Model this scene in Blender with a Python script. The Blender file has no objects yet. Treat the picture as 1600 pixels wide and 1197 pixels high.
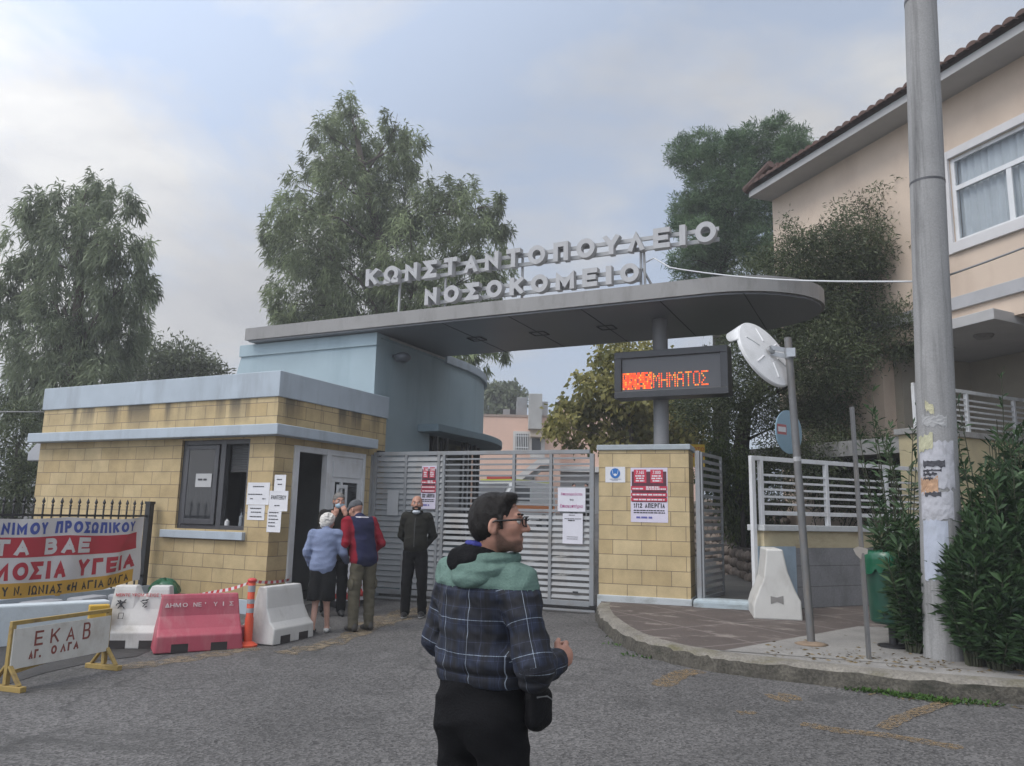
import bpy, math, random
import numpy as np
from mathutils import Matrix, Vector
C = bpy.context.scene.collection
S = bpy.context.scene
R_ = math.radians

# ---------------------------------------------------------------- camera
F, H, YAW, PITCH, ROLL = 1215., 1.55, R_(25.7), math.atan(206 / 1215.), R_(1.2)
fw = np.array([-math.sin(YAW) * math.cos(PITCH), math.cos(YAW) * math.cos(PITCH), math.sin(PITCH)])
_r0 = np.array([math.cos(YAW), math.sin(YAW), 0.]); _u0 = np.cross(_r0, fw)
CR = _r0 * math.cos(ROLL) + _u0 * math.sin(ROLL); CU = -_r0 * math.sin(ROLL) + _u0 * math.cos(ROLL)
EYE = np.array([0, 0, H])
cam = bpy.data.objects.new('camera', bpy.data.cameras.new('camera')); C.objects.link(cam)
cam.matrix_world = Matrix(((CR[0], CU[0], -fw[0], 0), (CR[1], CU[1], -fw[1], 0), (CR[2], CU[2], -fw[2], H), (0, 0, 0, 1)))
cam.data.sensor_width = 36; cam.data.lens = F / 1600 * 36; cam.data.clip_end = 3000; cam.data.clip_start = .05
S.camera = cam
# ---------------------------------------------------------------- sky, sun, exposure
SUN_AZ, SUN_EL = R_(215), R_(52)          # compass azimuth of the sun (from +Y, clockwise), soft behind cloud
world = bpy.data.worlds.new("World"); S.world = world; world.use_nodes = True
wn, wl = world.node_tree.nodes, world.node_tree.links
wn.clear()
sky = wn.new('ShaderNodeTexSky'); sky.sky_type = 'NISHITA'; sky.sun_disc = False
sky.sun_elevation = SUN_EL; sky.sun_rotation = SUN_AZ; sky.dust_density = 2.0
tc = wn.new('ShaderNodeTexCoord'); mp = wn.new('ShaderNodeMapping'); mp.inputs['Scale'].default_value = (1, 1, 2.1)
mp.inputs['Location'].default_value = (4.4, 2.0, .6)
wl.new(tc.outputs['Generated'], mp.inputs[0])
n1 = wn.new('ShaderNodeTexNoise'); n1.inputs['Scale'].default_value = 1.8; n1.inputs['Detail'].default_value = 10; n1.inputs['Roughness'].default_value = .57; n1.inputs['Distortion'].default_value = .35
n2 = wn.new('ShaderNodeTexNoise'); n2.inputs['Scale'].default_value = 3.0; n2.inputs['Detail'].default_value = 8; n2.inputs['Roughness'].default_value = .58; n2.inputs['Distortion'].default_value = .2
wl.new(mp.outputs[0], n1.inputs[0]); wl.new(mp.outputs[0], n2.inputs[0])
r1 = wn.new('ShaderNodeValToRGB'); r1.color_ramp.elements[0].position = .41; r1.color_ramp.elements[1].position = .57
wl.new(n1.outputs['Fac'], r1.inputs[0])
r2 = wn.new('ShaderNodeValToRGB')
r2.color_ramp.elements[0].position = .32; r2.color_ramp.elements[0].color = (3.0, 3.1, 3.4, 1)
r2.color_ramp.elements[1].position = .62; r2.color_ramp.elements[1].color = (4.5, 4.5, 4.5, 1)
e = r2.color_ramp.elements.new(.75); e.color = (5.9, 5.85, 5.75, 1)
wl.new(n2.outputs['Fac'], r2.inputs[0])
blue = wn.new('ShaderNodeMix'); blue.data_type = 'RGBA'; blue.inputs[0].default_value = .80
wl.new(sky.outputs[0], blue.inputs[6]); blue.inputs[7].default_value = (3.2, 3.7, 4.6, 1)
mx = wn.new('ShaderNodeMix'); mx.data_type = 'RGBA'
wl.new(r1.outputs[0], mx.inputs[0]); wl.new(blue.outputs[2], mx.inputs[6]); wl.new(r2.outputs[0], mx.inputs[7])
bg = wn.new('ShaderNodeBackground'); bg.inputs[1].default_value = .12
wo = wn.new('ShaderNodeOutputWorld'); dt = wn.new('ShaderNodeVectorMath'); dt.operation = 'DOT_PRODUCT'; dt.inputs[1].default_value = (math.sin(SUN_AZ) * math.cos(SUN_EL), math.cos(SUN_AZ) * math.cos(SUN_EL), math.sin(SUN_EL)); wl.new(tc.outputs['Generated'], dt.inputs[0])
br_ = wn.new('ShaderNodeMapRange'); br_.inputs[1].default_value = .1; br_.inputs[2].default_value = 1.; br_.inputs[3].default_value = 1.07; br_.inputs[4].default_value = 2.9; wl.new(dt.outputs['Value'], br_.inputs[0])   # the cloud glows round the hidden sun
ml_ = wn.new('ShaderNodeVectorMath'); ml_.operation = 'SCALE'; wl.new(mx.outputs[2], ml_.inputs[0]); wl.new(br_.outputs[0], ml_.inputs['Scale']); wl.new(ml_.outputs[0], bg.inputs[0]); wl.new(bg.outputs[0], wo.inputs[0])
sl = bpy.data.lights.new('sun', 'SUN'); sl.energy = 1.45; sl.angle = R_(28); sl.color = (1, .96, .9)
so = bpy.data.objects.new('sun', sl); C.objects.link(so)
sd = Vector((math.sin(SUN_AZ) * math.cos(SUN_EL), math.cos(SUN_AZ) * math.cos(SUN_EL), math.sin(SUN_EL)))
so.rotation_euler = sd.to_track_quat('Z', 'Y').to_euler()
S.view_settings.view_transform = 'Standard'; S.view_settings.look = 'None'; S.view_settings.gamma = 1
S.view_settings.use_curve_mapping = False; S.view_settings.exposure = 0.27
S.render.engine = 'CYCLES'; S.cycles.use_denoising = True; S.cycles.max_bounces = 6; S.cycles.transparent_max_bounces = 6

# ---------------------------------------------------------------- helpers
def ray(px, py): return fw + CR * ((px - 800) / F) + CU * ((598.5 - py) / F)
def at(px, py, depth): return EYE + ray(px, py) * depth
def onz(px, py, z): r = ray(px, py); return EYE + r * ((z - H) / r[2])
def ony(px, py, y): r = ray(px, py); return EYE + r * (y / r[1])
def onx(px, py, x): r = ray(px, py); return EYE + r * (x / r[0])
def gh(y):                                       # the ground rises gently to the gate, more in the yard behind it
    z = min(.13, max(0., .022 * (y - 6)))
    return z + .058 * min(max(0., y - 13.2), 27)

WM = {}
def tag(o, label=None, cat=None, group=None, kind=None):
    if label: o['label'] = label
    if cat: o['category'] = cat
    if group: o['group'] = group
    if kind: o['kind'] = kind
    return o
def thing(name, label, cat, loc=(0, 0, 0), rz=0., group=None):
    o = bpy.data.objects.new(name, None); C.objects.link(o); o.empty_display_size = .2
    o.location = loc; o.rotation_euler = (0, 0, rz)
    WM[o.name] = Matrix.Translation(Vector(loc)) @ Matrix.Rotation(rz, 4, 'Z')
    return tag(o, label, cat, group)

_fontcache = {}
def text_geo(s, offset=0., extrude=.001):
    key = (s, offset, extrude)
    if key not in _fontcache:
        cu = bpy.data.curves.new('t', 'FONT'); cu.body = s; cu.size = 1; cu.extrude = extrude; cu.offset = offset; cu.resolution_u = 3
        ob = bpy.data.objects.new('t', cu); me = ob.to_mesh()
        v = np.array([tuple(x.co) for x in me.vertices]) if len(me.vertices) else np.zeros((0, 3))
        f = [tuple(p.vertices) for p in me.polygons]
        ob.to_mesh_clear(); bpy.data.objects.remove(ob); bpy.data.curves.remove(cu)
        _fontcache[key] = (v, f)
    return _fontcache[key]

class MB:
    def __init__(s): s.v = []; s.f = []; s.m = []; s.M = None; s.mi = 0
    def add(s, vs, fs):
        b = len(s.v)
        if s.M is not None: vs = [tuple(s.M @ Vector(v)) for v in vs]
        s.v += [tuple(map(float, v)) for v in vs]
        s.f += [tuple(b + i for i in f) for f in fs]; s.m += [s.mi] * len(fs); return s
    def box(s, x0, x1, y0, y1, z0, z1):
        return s.add([(x0, y0, z0), (x1, y0, z0), (x1, y1, z0), (x0, y1, z0), (x0, y0, z1), (x1, y0, z1), (x1, y1, z1), (x0, y1, z1)],
                     [(3, 2, 1, 0), (4, 5, 6, 7), (0, 1, 5, 4), (1, 2, 6, 5), (2, 3, 7, 6), (3, 0, 4, 7)])
    def cbox(s, c, sz): return s.box(c[0] - sz[0] / 2, c[0] + sz[0] / 2, c[1] - sz[1] / 2, c[1] + sz[1] / 2, c[2] - sz[2] / 2, c[2] + sz[2] / 2)
    def bar(s, p0, p1, w, h, up=(0, 0, 1)):          # rectangular bar between two points
        p0 = Vector(p0); p1 = Vector(p1); d = (p1 - p0).normalized(); u = Vector(up)
        if abs(d.dot(u)) > .97: u = Vector((0, 1, 0)) if abs(d.y) < .9 else Vector((1, 0, 0))
        r = d.cross(u).normalized(); u = r.cross(d); vs = []
        for p in (p0, p1):
            for a, b in ((-1, -1), (1, -1), (1, 1), (-1, 1)): vs.append(p + r * (a * w / 2) + u * (b * h / 2))
        return s.add(vs, [(0, 1, 2, 3), (7, 6, 5, 4), (0, 4, 5, 1), (1, 5, 6, 2), (2, 6, 7, 3), (3, 7, 4, 0)])
    def prism(s, poly, z0, z1):
        n = len(poly); z0 = z0 if callable(z0) else (lambda x, y, q=z0: q); z1 = z1 if callable(z1) else (lambda x, y, q=z1: q)
        vs = [(x, y, z0(x, y)) for x, y in poly] + [(x, y, z1(x, y)) for x, y in poly]
        return s.add(vs, [tuple(range(n))[::-1], tuple(range(n, 2 * n))] + [(i, (i + 1) % n, n + (i + 1) % n, n + i) for i in range(n)])
    def quad(s, *p): return s.add(p, [tuple(range(len(p)))])
    def rings(s, rings, closed=True, cap=True):
        n = len(rings[0]); vs = [p for r in rings for p in r]; fs = []
        for k in range(len(rings) - 1):
            for i in range(n if closed else n - 1):
                j = (i + 1) % n; fs.append((k * n + i, k * n + j, (k + 1) * n + j, (k + 1) * n + i))
        if cap and closed: fs += [tuple(range(n))[::-1], tuple(range((len(rings) - 1) * n, len(rings) * n))]
        return s.add(vs, fs)
    def tube(s, pts, r, seg=8, cap=True):
        pts = [Vector(p) for p in pts]; n = len(pts); rs = r if hasattr(r, '__len__') else [r] * n
        rr = []; prev = None
        for i, p in enumerate(pts):
            d = (pts[min(i + 1, n - 1)] - pts[max(i - 1, 0)]).normalized()
            if prev is None:
                a = Vector((0, 0, 1)) if abs(d.z) < .9 else Vector((1, 0, 0)); u = d.cross(a).normalized()
            else:
                u = (prev - d * prev.dot(d)).normalized()
            prev = u; w = d.cross(u)
            rr.append([p + (u * math.cos(2 * math.pi * k / seg) + w * math.sin(2 * math.pi * k / seg)) * rs[i] for k in range(seg)])
        return s.rings(rr, True, cap)
    def lathe(s, prof, c=(0, 0, 0), seg=24, a0=0., a1=2 * math.pi):
        full = abs(a1 - a0 - 2 * math.pi) < 1e-6; k = seg if full else seg + 1
        rr = [[(c[0] + r * math.cos(a0 + (a1 - a0) * i / seg), c[1] + r * math.sin(a0 + (a1 - a0) * i / seg), c[2] + z) for i in range(k)] for r, z in prof]
        return s.rings(rr, full, full)
    def ball(s, c, r, seg=12, rings=8):
        r = r if hasattr(r, '__len__') else (r, r, r)
        pr = [[(c[0] + r[0] * math.sin(math.pi * k / rings) * math.cos(2 * math.pi * i / seg), c[1] + r[1] * math.sin(math.pi * k / rings) * math.sin(2 * math.pi * i / seg), c[2] - r[2] * math.cos(math.pi * k / rings)) for i in range(seg)] for k in range(rings + 1)]
        pr[0] = [(x * .999 + c[0] * .001 + 1e-4 * math.cos(i), y + 1e-4 * math.sin(i), z) for i, (x, y, z) in enumerate(pr[0])]
        return s.rings(pr)
    def text(s, t, M, size=1., sx=1., offset=0., extrude=.001, align='L', width=None):
        v, f = text_geo(t, offset, extrude)
        if not len(v): return s
        v = v.copy(); w = v[:, 0].max() - v[:, 0].min(); v[:, 0] -= v[:, 0].min()
        if width: sx = width / (w * size)
        v[:, 0] *= size * sx; v[:, 1] *= size
        if align == 'C': v[:, 0] -= w * size * sx / 2
        old = s.M; s.M = (old @ M) if old is not None else M; s.add([tuple(q) for q in v], f); s.M = old; return s
    def build(s, name, mats, parent=None, local=False, bevel=0., smooth=False, label=None, cat=None, group=None, kind=None, loc=None, seg=2):
        vs = s.v
        if parent is not None and not local:
            inv = WM[parent.name].inverted(); vs = [tuple(inv @ Vector(v)) for v in vs]
        if loc is not None: vs = [(v[0] - loc[0], v[1] - loc[1], v[2] - loc[2]) for v in vs]
        me = bpy.data.meshes.new(name); me.from_pydata(vs, [], s.f)
        mats = mats if isinstance(mats, (list, tuple)) else [mats]
        for m in mats: me.materials.append(m)
        if len(mats) > 1: me.polygons.foreach_set('material_index', s.m)
        if smooth: me.polygons.foreach_set('use_smooth', [True] * len(me.polygons))
        me.update()
        o = bpy.data.objects.new(name, me); C.objects.link(o)
        if parent is not None: o.parent = parent; WM[o.name] = WM[parent.name]
        elif loc is not None: o.location = loc; WM[o.name] = Matrix.Translation(Vector(loc))
        else: WM[o.name] = Matrix()
        if smooth == 'auto':
            me.shade_smooth() if hasattr(me, 'shade_smooth') else None
            try: me.set_sharp_from_angle(angle=R_(35))
            except Exception: pass
        if bevel:
            b = o.modifiers.new('bevel', 'BEVEL'); b.width = bevel; b.segments = seg; b.limit_method = 'ANGLE'; b.angle_limit = R_(35)
        return tag(o, label, cat, group, kind)
# stroke lettering: heavy block capitals drawn as ribbons
def _arc(cx, cy, rx, ry, a0, a1, n=10): return [(cx + rx * math.cos(R_(a0 + (a1 - a0) * k / n)), cy + ry * math.sin(R_(a0 + (a1 - a0) * k / n))) for k in range(n + 1)]
GLY = {'Α': [[(0, 0), (.5, 1), (1, 0)], [(.22, .3), (.78, .3)]], 'Β': [[(0, 0), (0, 1)], [(0, 1), (.55, 1)] + _arc(.6, .77, .32, .23, 88, -88) + [(.55, .54), (0, .54)], [(.55, .54)] + _arc(.62, .27, .38, .27, 88, -88) + [(.55, 0), (0, 0)]],
       'Γ': [[(0, 0), (0, 1), (1, 1)]], 'Δ': [[(0, 0), (.5, 1), (1, 0)], [(0, 0), (1, 0)]], 'Ε': [[(1, 1), (0, 1), (0, 0), (1, 0)], [(0, .5), (.85, .5)]], 'Η': [[(0, 0), (0, 1)], [(1, 0), (1, 1)], [(0, .5), (1, .5)]],
       'Ι': [[(.5, 0), (.5, 1)]], 'Κ': [[(0, 0), (0, 1)], [(1, 1), (.08, .42)], [(.36, .6), (1, 0)]], 'Λ': [[(0, 0), (.5, 1), (1, 0)]], 'Μ': [[(0, 0), (0, 1), (.5, .25), (1, 1), (1, 0)]], 'Ν': [[(0, 0), (0, 1), (1, 0), (1, 1)]],
       'Ο': [_arc(.5, .5, .5, .5, 90, 450, 28)], 'Π': [[(0, 0), (0, 1), (1, 1), (1, 0)]], 'Ρ': [[(0, 0), (0, 1)], [(0, 1), (.55, 1)] + _arc(.62, .72, .38, .28, 88, -88) + [(.55, .44), (0, .44)]],
       'Σ': [[(1, 1), (0, 1), (.58, .5), (0, 0), (1, 0)]], 'Τ': [[(0, 1), (1, 1)], [(.5, 0), (.5, 1)]], 'Υ': [[(0, 1), (.5, .42), (1, 1)], [(.5, .42), (.5, 0)]],
       'Ω': [[(0, 0), (.30, 0)] + _arc(.5, .54, .5, .46, 235, -55, 20) + [(.70, 0), (1, 0)]], '1': [[(.05, .72), (.6, 1), (.6, 0)]], '2': [_arc(.5, .72, .5, .28, 170, -20, 10) + [(0, 0), (1, 0)]], '/': [[(0, 0), (1, 1)]],
       '«': [[(.45, .75), (.05, .45), (.45, .15)], [(1, .75), (.6, .45), (1, .15)]], '.': [[(.5, 0), (.5, .02)]], "'": [[(.5, .85), (.5, 1)]]}
GW = {'Ι': .0, 'Μ': 1.18, 'Ω': 1.1, 'Ο': 1.1, ' ': .55, '.': .0, "'": .0, '«': .7, '1': .5, '/': .5}
def ribbon(pl, t, y1):
    P = [Vector((p[0], p[1])) for p in pl]; n = len(P); closed = (P[0] - P[-1]).length < 1e-6; L = []; Rr = []
    for i in range(n):
        a = P[i - 1] if i else (P[-2] if closed else None); b = P[i + 1] if i < n - 1 else (P[1] if closed else None); p = P[i].copy()
        d0 = (p - a).normalized() if a is not None else None; d1 = (b - p).normalized() if b is not None else None
        if d0 is None: p = p - d1 * t / 2; d0 = d1
        elif d1 is None: p = p + d0 * t / 2; d1 = d0
        n0, n1 = Vector((-d0.y, d0.x)), Vector((-d1.y, d1.x)); m = n0 + n1; m = m.normalized() if m.length > .2 else n0; k = min(1 / max(m.dot(n0), .3), 2.6)
        L.append(p + m * k * t / 2); Rr.append(p - m * k * t / 2)
    c = lambda q: (q.x, min(max(q.y, 0), y1))
    return [c(q) for q in L], [c(q) for q in Rr]
def glyph(b, ch, x0, w, y0, h, t, z, depth, slant=0.):
    """ribbons of one letter as solids from z to z + depth; each stroke a hair prouder than the last"""
    for k, pl in enumerate(GLY[ch]):
        q = [(t / 2 + p[0] * (w - t), t / 2 + p[1] * (h - t)) for p in pl]; L, Rr = ribbon(q, t, h); zz = z + depth + (.0006 if depth < .01 else .003) * k; n = len(L)
        f = lambda p, z_: (x0 + p[0] + slant * p[1], y0 + p[1], z_)
        if depth: vs = [f(p, z) for p in L] + [f(p, z) for p in Rr] + [f(p, zz) for p in L] + [f(p, zz) for p in Rr]; fs = [(2 * n + i, 3 * n + i, 3 * n + i + 1, 2 * n + i + 1) for i in range(n - 1)] + [(i, 2 * n + i, 2 * n + i + 1, i + 1) for i in range(n - 1)] + [(n + i, n + i + 1, 3 * n + i + 1, 3 * n + i) for i in range(n - 1)] + [(0, n, 3 * n, 2 * n), (n - 1, 3 * n - 1, 4 * n - 1, 2 * n - 1)]
        else: vs = [f(p, zz) for p in L] + [f(p, zz) for p in Rr]; fs = [(i, n + i, n + i + 1, i + 1) for i in range(n - 1)]
        b.add(vs, fs)
def layout(txt, x0, x1, t, gapf=.28):
    ws = [GW.get(c, .92) for c in txt]; n0 = sum(1 for w in ws if w == 0); u = (x1 - x0 - n0 * t) / (sum(ws) + gapf * (len(txt) - 1)); out = []; x = x0
    for c, w in zip(txt, ws):
        wd = w * u if w else t; out.append((c, x, wd)); x += wd + gapf * u
    return out
def stext(b, txt, M, width, h, t, depth=.0, slant=0., lift=.0, gapf=.28):
    old = b.M; b.M = (old @ M) if old is not None else M
    for c, x, w in layout(txt, 0, width, t, gapf):
        if c != ' ': glyph(b, c, x, w, 0, h, t, lift, depth, slant)
    b.M = old; return b
def plane_M(origin, xdir, up=(0, 0, 1), push=0.):
    x = Vector(xdir).normalized(); u = Vector(up); z = x.cross(u).normalized(); y = z.cross(x); o = Vector(origin) + z * push
    return Matrix(((x.x, y.x, z.x, o.x), (x.y, y.y, z.y, o.y), (x.z, y.z, z.z, o.z), (0, 0, 0, 1)))
def cp(o, parent=None, label=None):
    c = o.copy(); C.objects.link(c)
    if parent is not None: c.parent = parent
    WM[c.name] = WM.get(o.name, Matrix())
    for ch in list(o.children): cp(ch, c)
    if label: c['label'] = label
    return c

# ---------------------------------------------------------------- materials
MAT = {}
def clear_glass(name, tint=(.9, .92, .93)):
    if name in MAT: return MAT[name]
    m = bpy.data.materials.new(name); m.use_nodes = True; n, l = m.node_tree.nodes, m.node_tree.links; n.remove(n['Principled BSDF']); MAT[name] = m
    tr = n.new('ShaderNodeBsdfTransparent'); tr.inputs[0].default_value = (*tint, 1); gl = n.new('ShaderNodeBsdfGlossy'); gl.inputs['Roughness'].default_value = .02; fr = n.new('ShaderNodeFresnel'); fr.inputs[0].default_value = 1.5
    ge = n.new('ShaderNodeNewGeometry'); mu = n.new('ShaderNodeMath'); mu.operation = 'SUBTRACT'; mu.use_clamp = True; l.new(fr.outputs[0], mu.inputs[0]); l.new(ge.outputs['Backfacing'], mu.inputs[1]); ms = n.new('ShaderNodeMixShader'); l.new(mu.outputs[0], ms.inputs[0]); l.new(tr.outputs[0], ms.inputs[1]); l.new(gl.outputs[0], ms.inputs[2]); l.new(ms.outputs[0], n['Material Output'].inputs[0]); return m
def mat(name, col, rough=.7, var=.12, scale=6., bump=.0, bscale=40., fine=0., metal=0., stain=None, stain_amt=0., stain_scale=(1, 1, 1), emit=None, space='Position', spec=.5, trans=0.):
    if name in MAT: return MAT[name]
    m = bpy.data.materials.new(name); m.use_nodes = True; MAT[name] = m
    n, l = m.node_tree.nodes, m.node_tree.links; b = n['Principled BSDF']
    b.inputs['Roughness'].default_value = rough; b.inputs['Metallic'].default_value = metal; b.inputs['Specular IOR Level'].default_value = spec
    if space == 'Position': g = n.new('ShaderNodeNewGeometry').outputs['Position']
    else: g = n.new('ShaderNodeTexCoord').outputs['Object']
    c = None
    def rgb(x): return (x[0], x[1], x[2], 1)
    last = None
    if var:
        t = n.new('ShaderNodeTexNoise'); t.inputs['Scale'].default_value = scale; t.inputs['Detail'].default_value = 6; t.inputs['Roughness'].default_value = .6
        l.new(g, t.inputs['Vector'])
        r = n.new('ShaderNodeValToRGB'); r.color_ramp.elements[0].position = .3; r.color_ramp.elements[1].position = .7
        r.color_ramp.elements[0].color = rgb([x * (1 - var) for x in col]); r.color_ramp.elements[1].color = rgb([min(1, x * (1 + var)) for x in col])
        l.new(t.outputs['Fac'], r.inputs[0]); last = r.outputs[0]
    else:
        q = n.new('ShaderNodeRGB'); q.outputs[0].default_value = rgb(col); last = q.outputs[0]
    if fine:
        t = n.new('ShaderNodeTexNoise'); t.inputs['Scale'].default_value = bscale; t.inputs['Detail'].default_value = 3
        l.new(g, t.inputs['Vector'])
        r = n.new('ShaderNodeMapRange'); r.inputs[1].default_value = .3; r.inputs[2].default_value = .7; r.inputs[3].default_value = 1 - fine; r.inputs[4].default_value = 1 + fine
        l.new(t.outputs['Fac'], r.inputs[0])
        x = n.new('ShaderNodeMix'); x.data_type = 'RGBA'; x.blend_type = 'MULTIPLY'; x.inputs[0].default_value = 1
        l.new(last, x.inputs[6]); l.new(r.outputs[0], x.inputs[7]); last = x.outputs[2]
    if stain is not None:
        mpn = n.new('ShaderNodeMapping'); mpn.inputs['Scale'].default_value = stain_scale; l.new(g, mpn.inputs[0])
        t = n.new('ShaderNodeTexNoise'); t.inputs['Scale'].default_value = 1.; t.inputs['Detail'].default_value = 8; t.inputs['Roughness'].default_value = .65
        l.new(mpn.outputs[0], t.inputs['Vector'])
        r = n.new('ShaderNodeMapRange'); r.inputs[1].default_value = .5; r.inputs[2].default_value = .72; r.inputs[3].default_value = 0; r.inputs[4].default_value = stain_amt
        l.new(t.outputs['Fac'], r.inputs[0])
        x = n.new('ShaderNodeMix'); x.data_type = 'RGBA'; l.new(r.outputs[0], x.inputs[0]); l.new(last, x.inputs[6]); x.inputs[7].default_value = rgb(stain); last = x.outputs[2]
    l.new(last, b.inputs['Base Color'])
    if bump:
        t = n.new('ShaderNodeTexNoise'); t.inputs['Scale'].default_value = bscale; t.inputs['Detail'].default_value = 5
        l.new(g, t.inputs['Vector'])
        bp = n.new('ShaderNodeBump'); bp.inputs['Strength'].default_value = bump; bp.inputs['Distance'].default_value = .01
        l.new(t.outputs['Fac'], bp.inputs['Height']); l.new(bp.outputs[0], b.inputs['Normal'])
    if emit: b.inputs['Emission Color'].default_value = rgb(col); b.inputs['Emission Strength'].default_value = emit
    if trans: b.inputs['Transmission Weight'].default_value = trans
    m['last'] = 1
    return m
def nd(m): return m.node_tree.nodes, m.node_tree.links

def brick_mat(name, base, row=.21, bw=.43, dirt_z=None):
    m = mat(name, base, .8, .05, 3., 0); n, l = nd(m); b = n['Principled BSDF']
    tcn = n.new('ShaderNodeTexCoord'); sp = n.new('ShaderNodeSeparateXYZ'); l.new(tcn.outputs['Object'], sp.inputs[0])
    a = n.new('ShaderNodeMath'); l.new(sp.outputs[0], a.inputs[0]); l.new(sp.outputs[1], a.inputs[1])
    cb = n.new('ShaderNodeCombineXYZ'); l.new(a.outputs[0], cb.inputs[0]); l.new(sp.outputs[2], cb.inputs[1])
    br = n.new('ShaderNodeTexBrick'); br.inputs['Scale'].default_value = 1; br.inputs['Brick Width'].default_value = bw; br.inputs['Row Height'].default_value = row
    br.inputs['Mortar Size'].default_value = .0045; br.inputs['Mortar Smooth'].default_value = .15; br.inputs['Bias'].default_value = .0
    br.inputs['Color1'].default_value = (base[0], base[1], base[2], 1); br.inputs['Color2'].default_value = (base[0] * .85, base[1] * .81, base[2] * .74, 1)
    br.inputs['Mortar'].default_value = (.17, .13, .09, 1)
    l.new(cb.outputs[0], br.inputs['Vector'])
    t = n.new('ShaderNodeTexNoise'); t.inputs['Scale'].default_value = 2.5; t.inputs['Detail'].default_value = 9; t.inputs['Roughness'].default_value = .65; l.new(tcn.outputs['Object'], t.inputs['Vector'])
    mr = n.new('ShaderNodeMapRange'); mr.inputs[1].default_value = .3; mr.inputs[2].default_value = .7; mr.inputs[3].default_value = .76; mr.inputs[4].default_value = 1.13; l.new(t.outputs['Fac'], mr.inputs[0])
    mu = n.new('ShaderNodeMix'); mu.data_type = 'RGBA'; mu.blend_type = 'MULTIPLY'; mu.inputs[0].default_value = 1; l.new(br.outputs['Color'], mu.inputs[6]); l.new(mr.outputs[0], mu.inputs[7])
    last = mu.outputs[2]
    if dirt_z:                                         # rain streaks below the parapet
        mpn = n.new('ShaderNodeMapping'); mpn.inputs['Scale'].default_value = (3.2, 3.2, .12); l.new(tcn.outputs['Object'], mpn.inputs[0])
        t2 = n.new('ShaderNodeTexNoise'); t2.inputs['Scale'].default_value = 1; t2.inputs['Detail'].default_value = 4; l.new(mpn.outputs[0], t2.inputs['Vector'])
        q = n.new('ShaderNodeMapRange'); q.inputs[1].default_value = .46; q.inputs[2].default_value = .60; q.inputs[3].default_value = 0; q.inputs[4].default_value = .85; l.new(t2.outputs['Fac'], q.inputs[0])
        zz = n.new('ShaderNodeMapRange'); zz.inputs[1].default_value = dirt_z - .5; zz.inputs[2].default_value = dirt_z - .1; l.new(sp.outputs[2], zz.inputs[0])
        mm = n.new('ShaderNodeMath'); mm.operation = 'MULTIPLY'; l.new(q.outputs[0], mm.inputs[0]); l.new(zz.outputs[0], mm.inputs[1])
        x = n.new('ShaderNodeMix'); x.data_type = 'RGBA'; l.new(mm.outputs[0], x.inputs[0]); l.new(last, x.inputs[6]); x.inputs[7].default_value = (.075, .065, .05, 1); last = x.outputs[2]
    l.new(last, b.inputs['Base Color'])
    bp = n.new('ShaderNodeBump'); bp.inputs['Strength'].default_value = .5; bp.inputs['Distance'].default_value = .01; bp.invert = True
    l.new(br.outputs['Fac'], bp.inputs['Height']); l.new(bp.outputs[0], b.inputs['Normal'])
    return m

BLUE = mat('light_blue_render', (.30, .40, .46), .85, .07, 1.6, .12, 60, stain=(.22, .27, .30), stain_amt=.5, stain_scale=(2.4, 2.4, .35))
PALEBLUE = mat('pale_blue_render', (.40, .455, .505), .85, .07, 2., .12, 60, stain=(.24, .26, .28), stain_amt=.55, stain_scale=(2.6, 2.6, .5))
TOWERB = mat('tower_blue_render', (.325, .41, .45), .85, .06, 1.2, .1, 60, stain=(.17, .25, .29), stain_amt=.45, stain_scale=(1.8, 1.8, .25))
WHITEP = mat('white_metal', (.62, .63, .64), .45, .05, 5., stain=(.4, .38, .34), stain_amt=.5, stain_scale=(4, 4, 2))
GREYGATE = mat('gate_grey_metal', (.25, .26, .27), .5, .07, 3., metal=.1, stain=(.20, .17, .14), stain_amt=.55, stain_scale=(3, 3, 2))
CONC = mat('grey_concrete', (.30, .295, .285), .9, .14, 3., .4, 50, .12, stain=(.14, .135, .125), stain_amt=.7, stain_scale=(3, 3, .7))
POLEC = mat('pole_concrete', (.27, .268, .265), .9, .10, 2.5, .3, 60, .1, stain=(.075, .075, .075), stain_amt=.85, stain_scale=(9, 9, .35))
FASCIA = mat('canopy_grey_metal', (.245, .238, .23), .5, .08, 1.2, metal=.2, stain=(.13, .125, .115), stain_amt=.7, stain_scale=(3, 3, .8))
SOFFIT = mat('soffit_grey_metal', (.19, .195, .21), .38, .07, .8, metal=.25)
DARK = mat('dark_opening', (.012, .012, .013), .6, 0)
DFRAME = mat('dark_aluminium', (.055, .055, .06), .4, .1, 4)
BLACKM = mat('black_painted_metal', (.018, .018, .02), .5, .1, 10)
GLASS = mat('dark_glass', (.02, .022, .026), .08, 0, spec=.6)
PAPER = mat('white_paper', (.66, .66, .68), .8, .03, 8)
INK = mat('black_ink', (.03, .03, .035), .8, 0)
RED = mat('red_paint', (.42, .028, .035), .6, .06, 8)
BRICK = brick_mat('cream_block_wall', (.52, .405, .225), .205, .42, 3.2)
BRICKP = brick_mat('cream_block_pillar', (.55, .435, .25), .218, .44)
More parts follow.
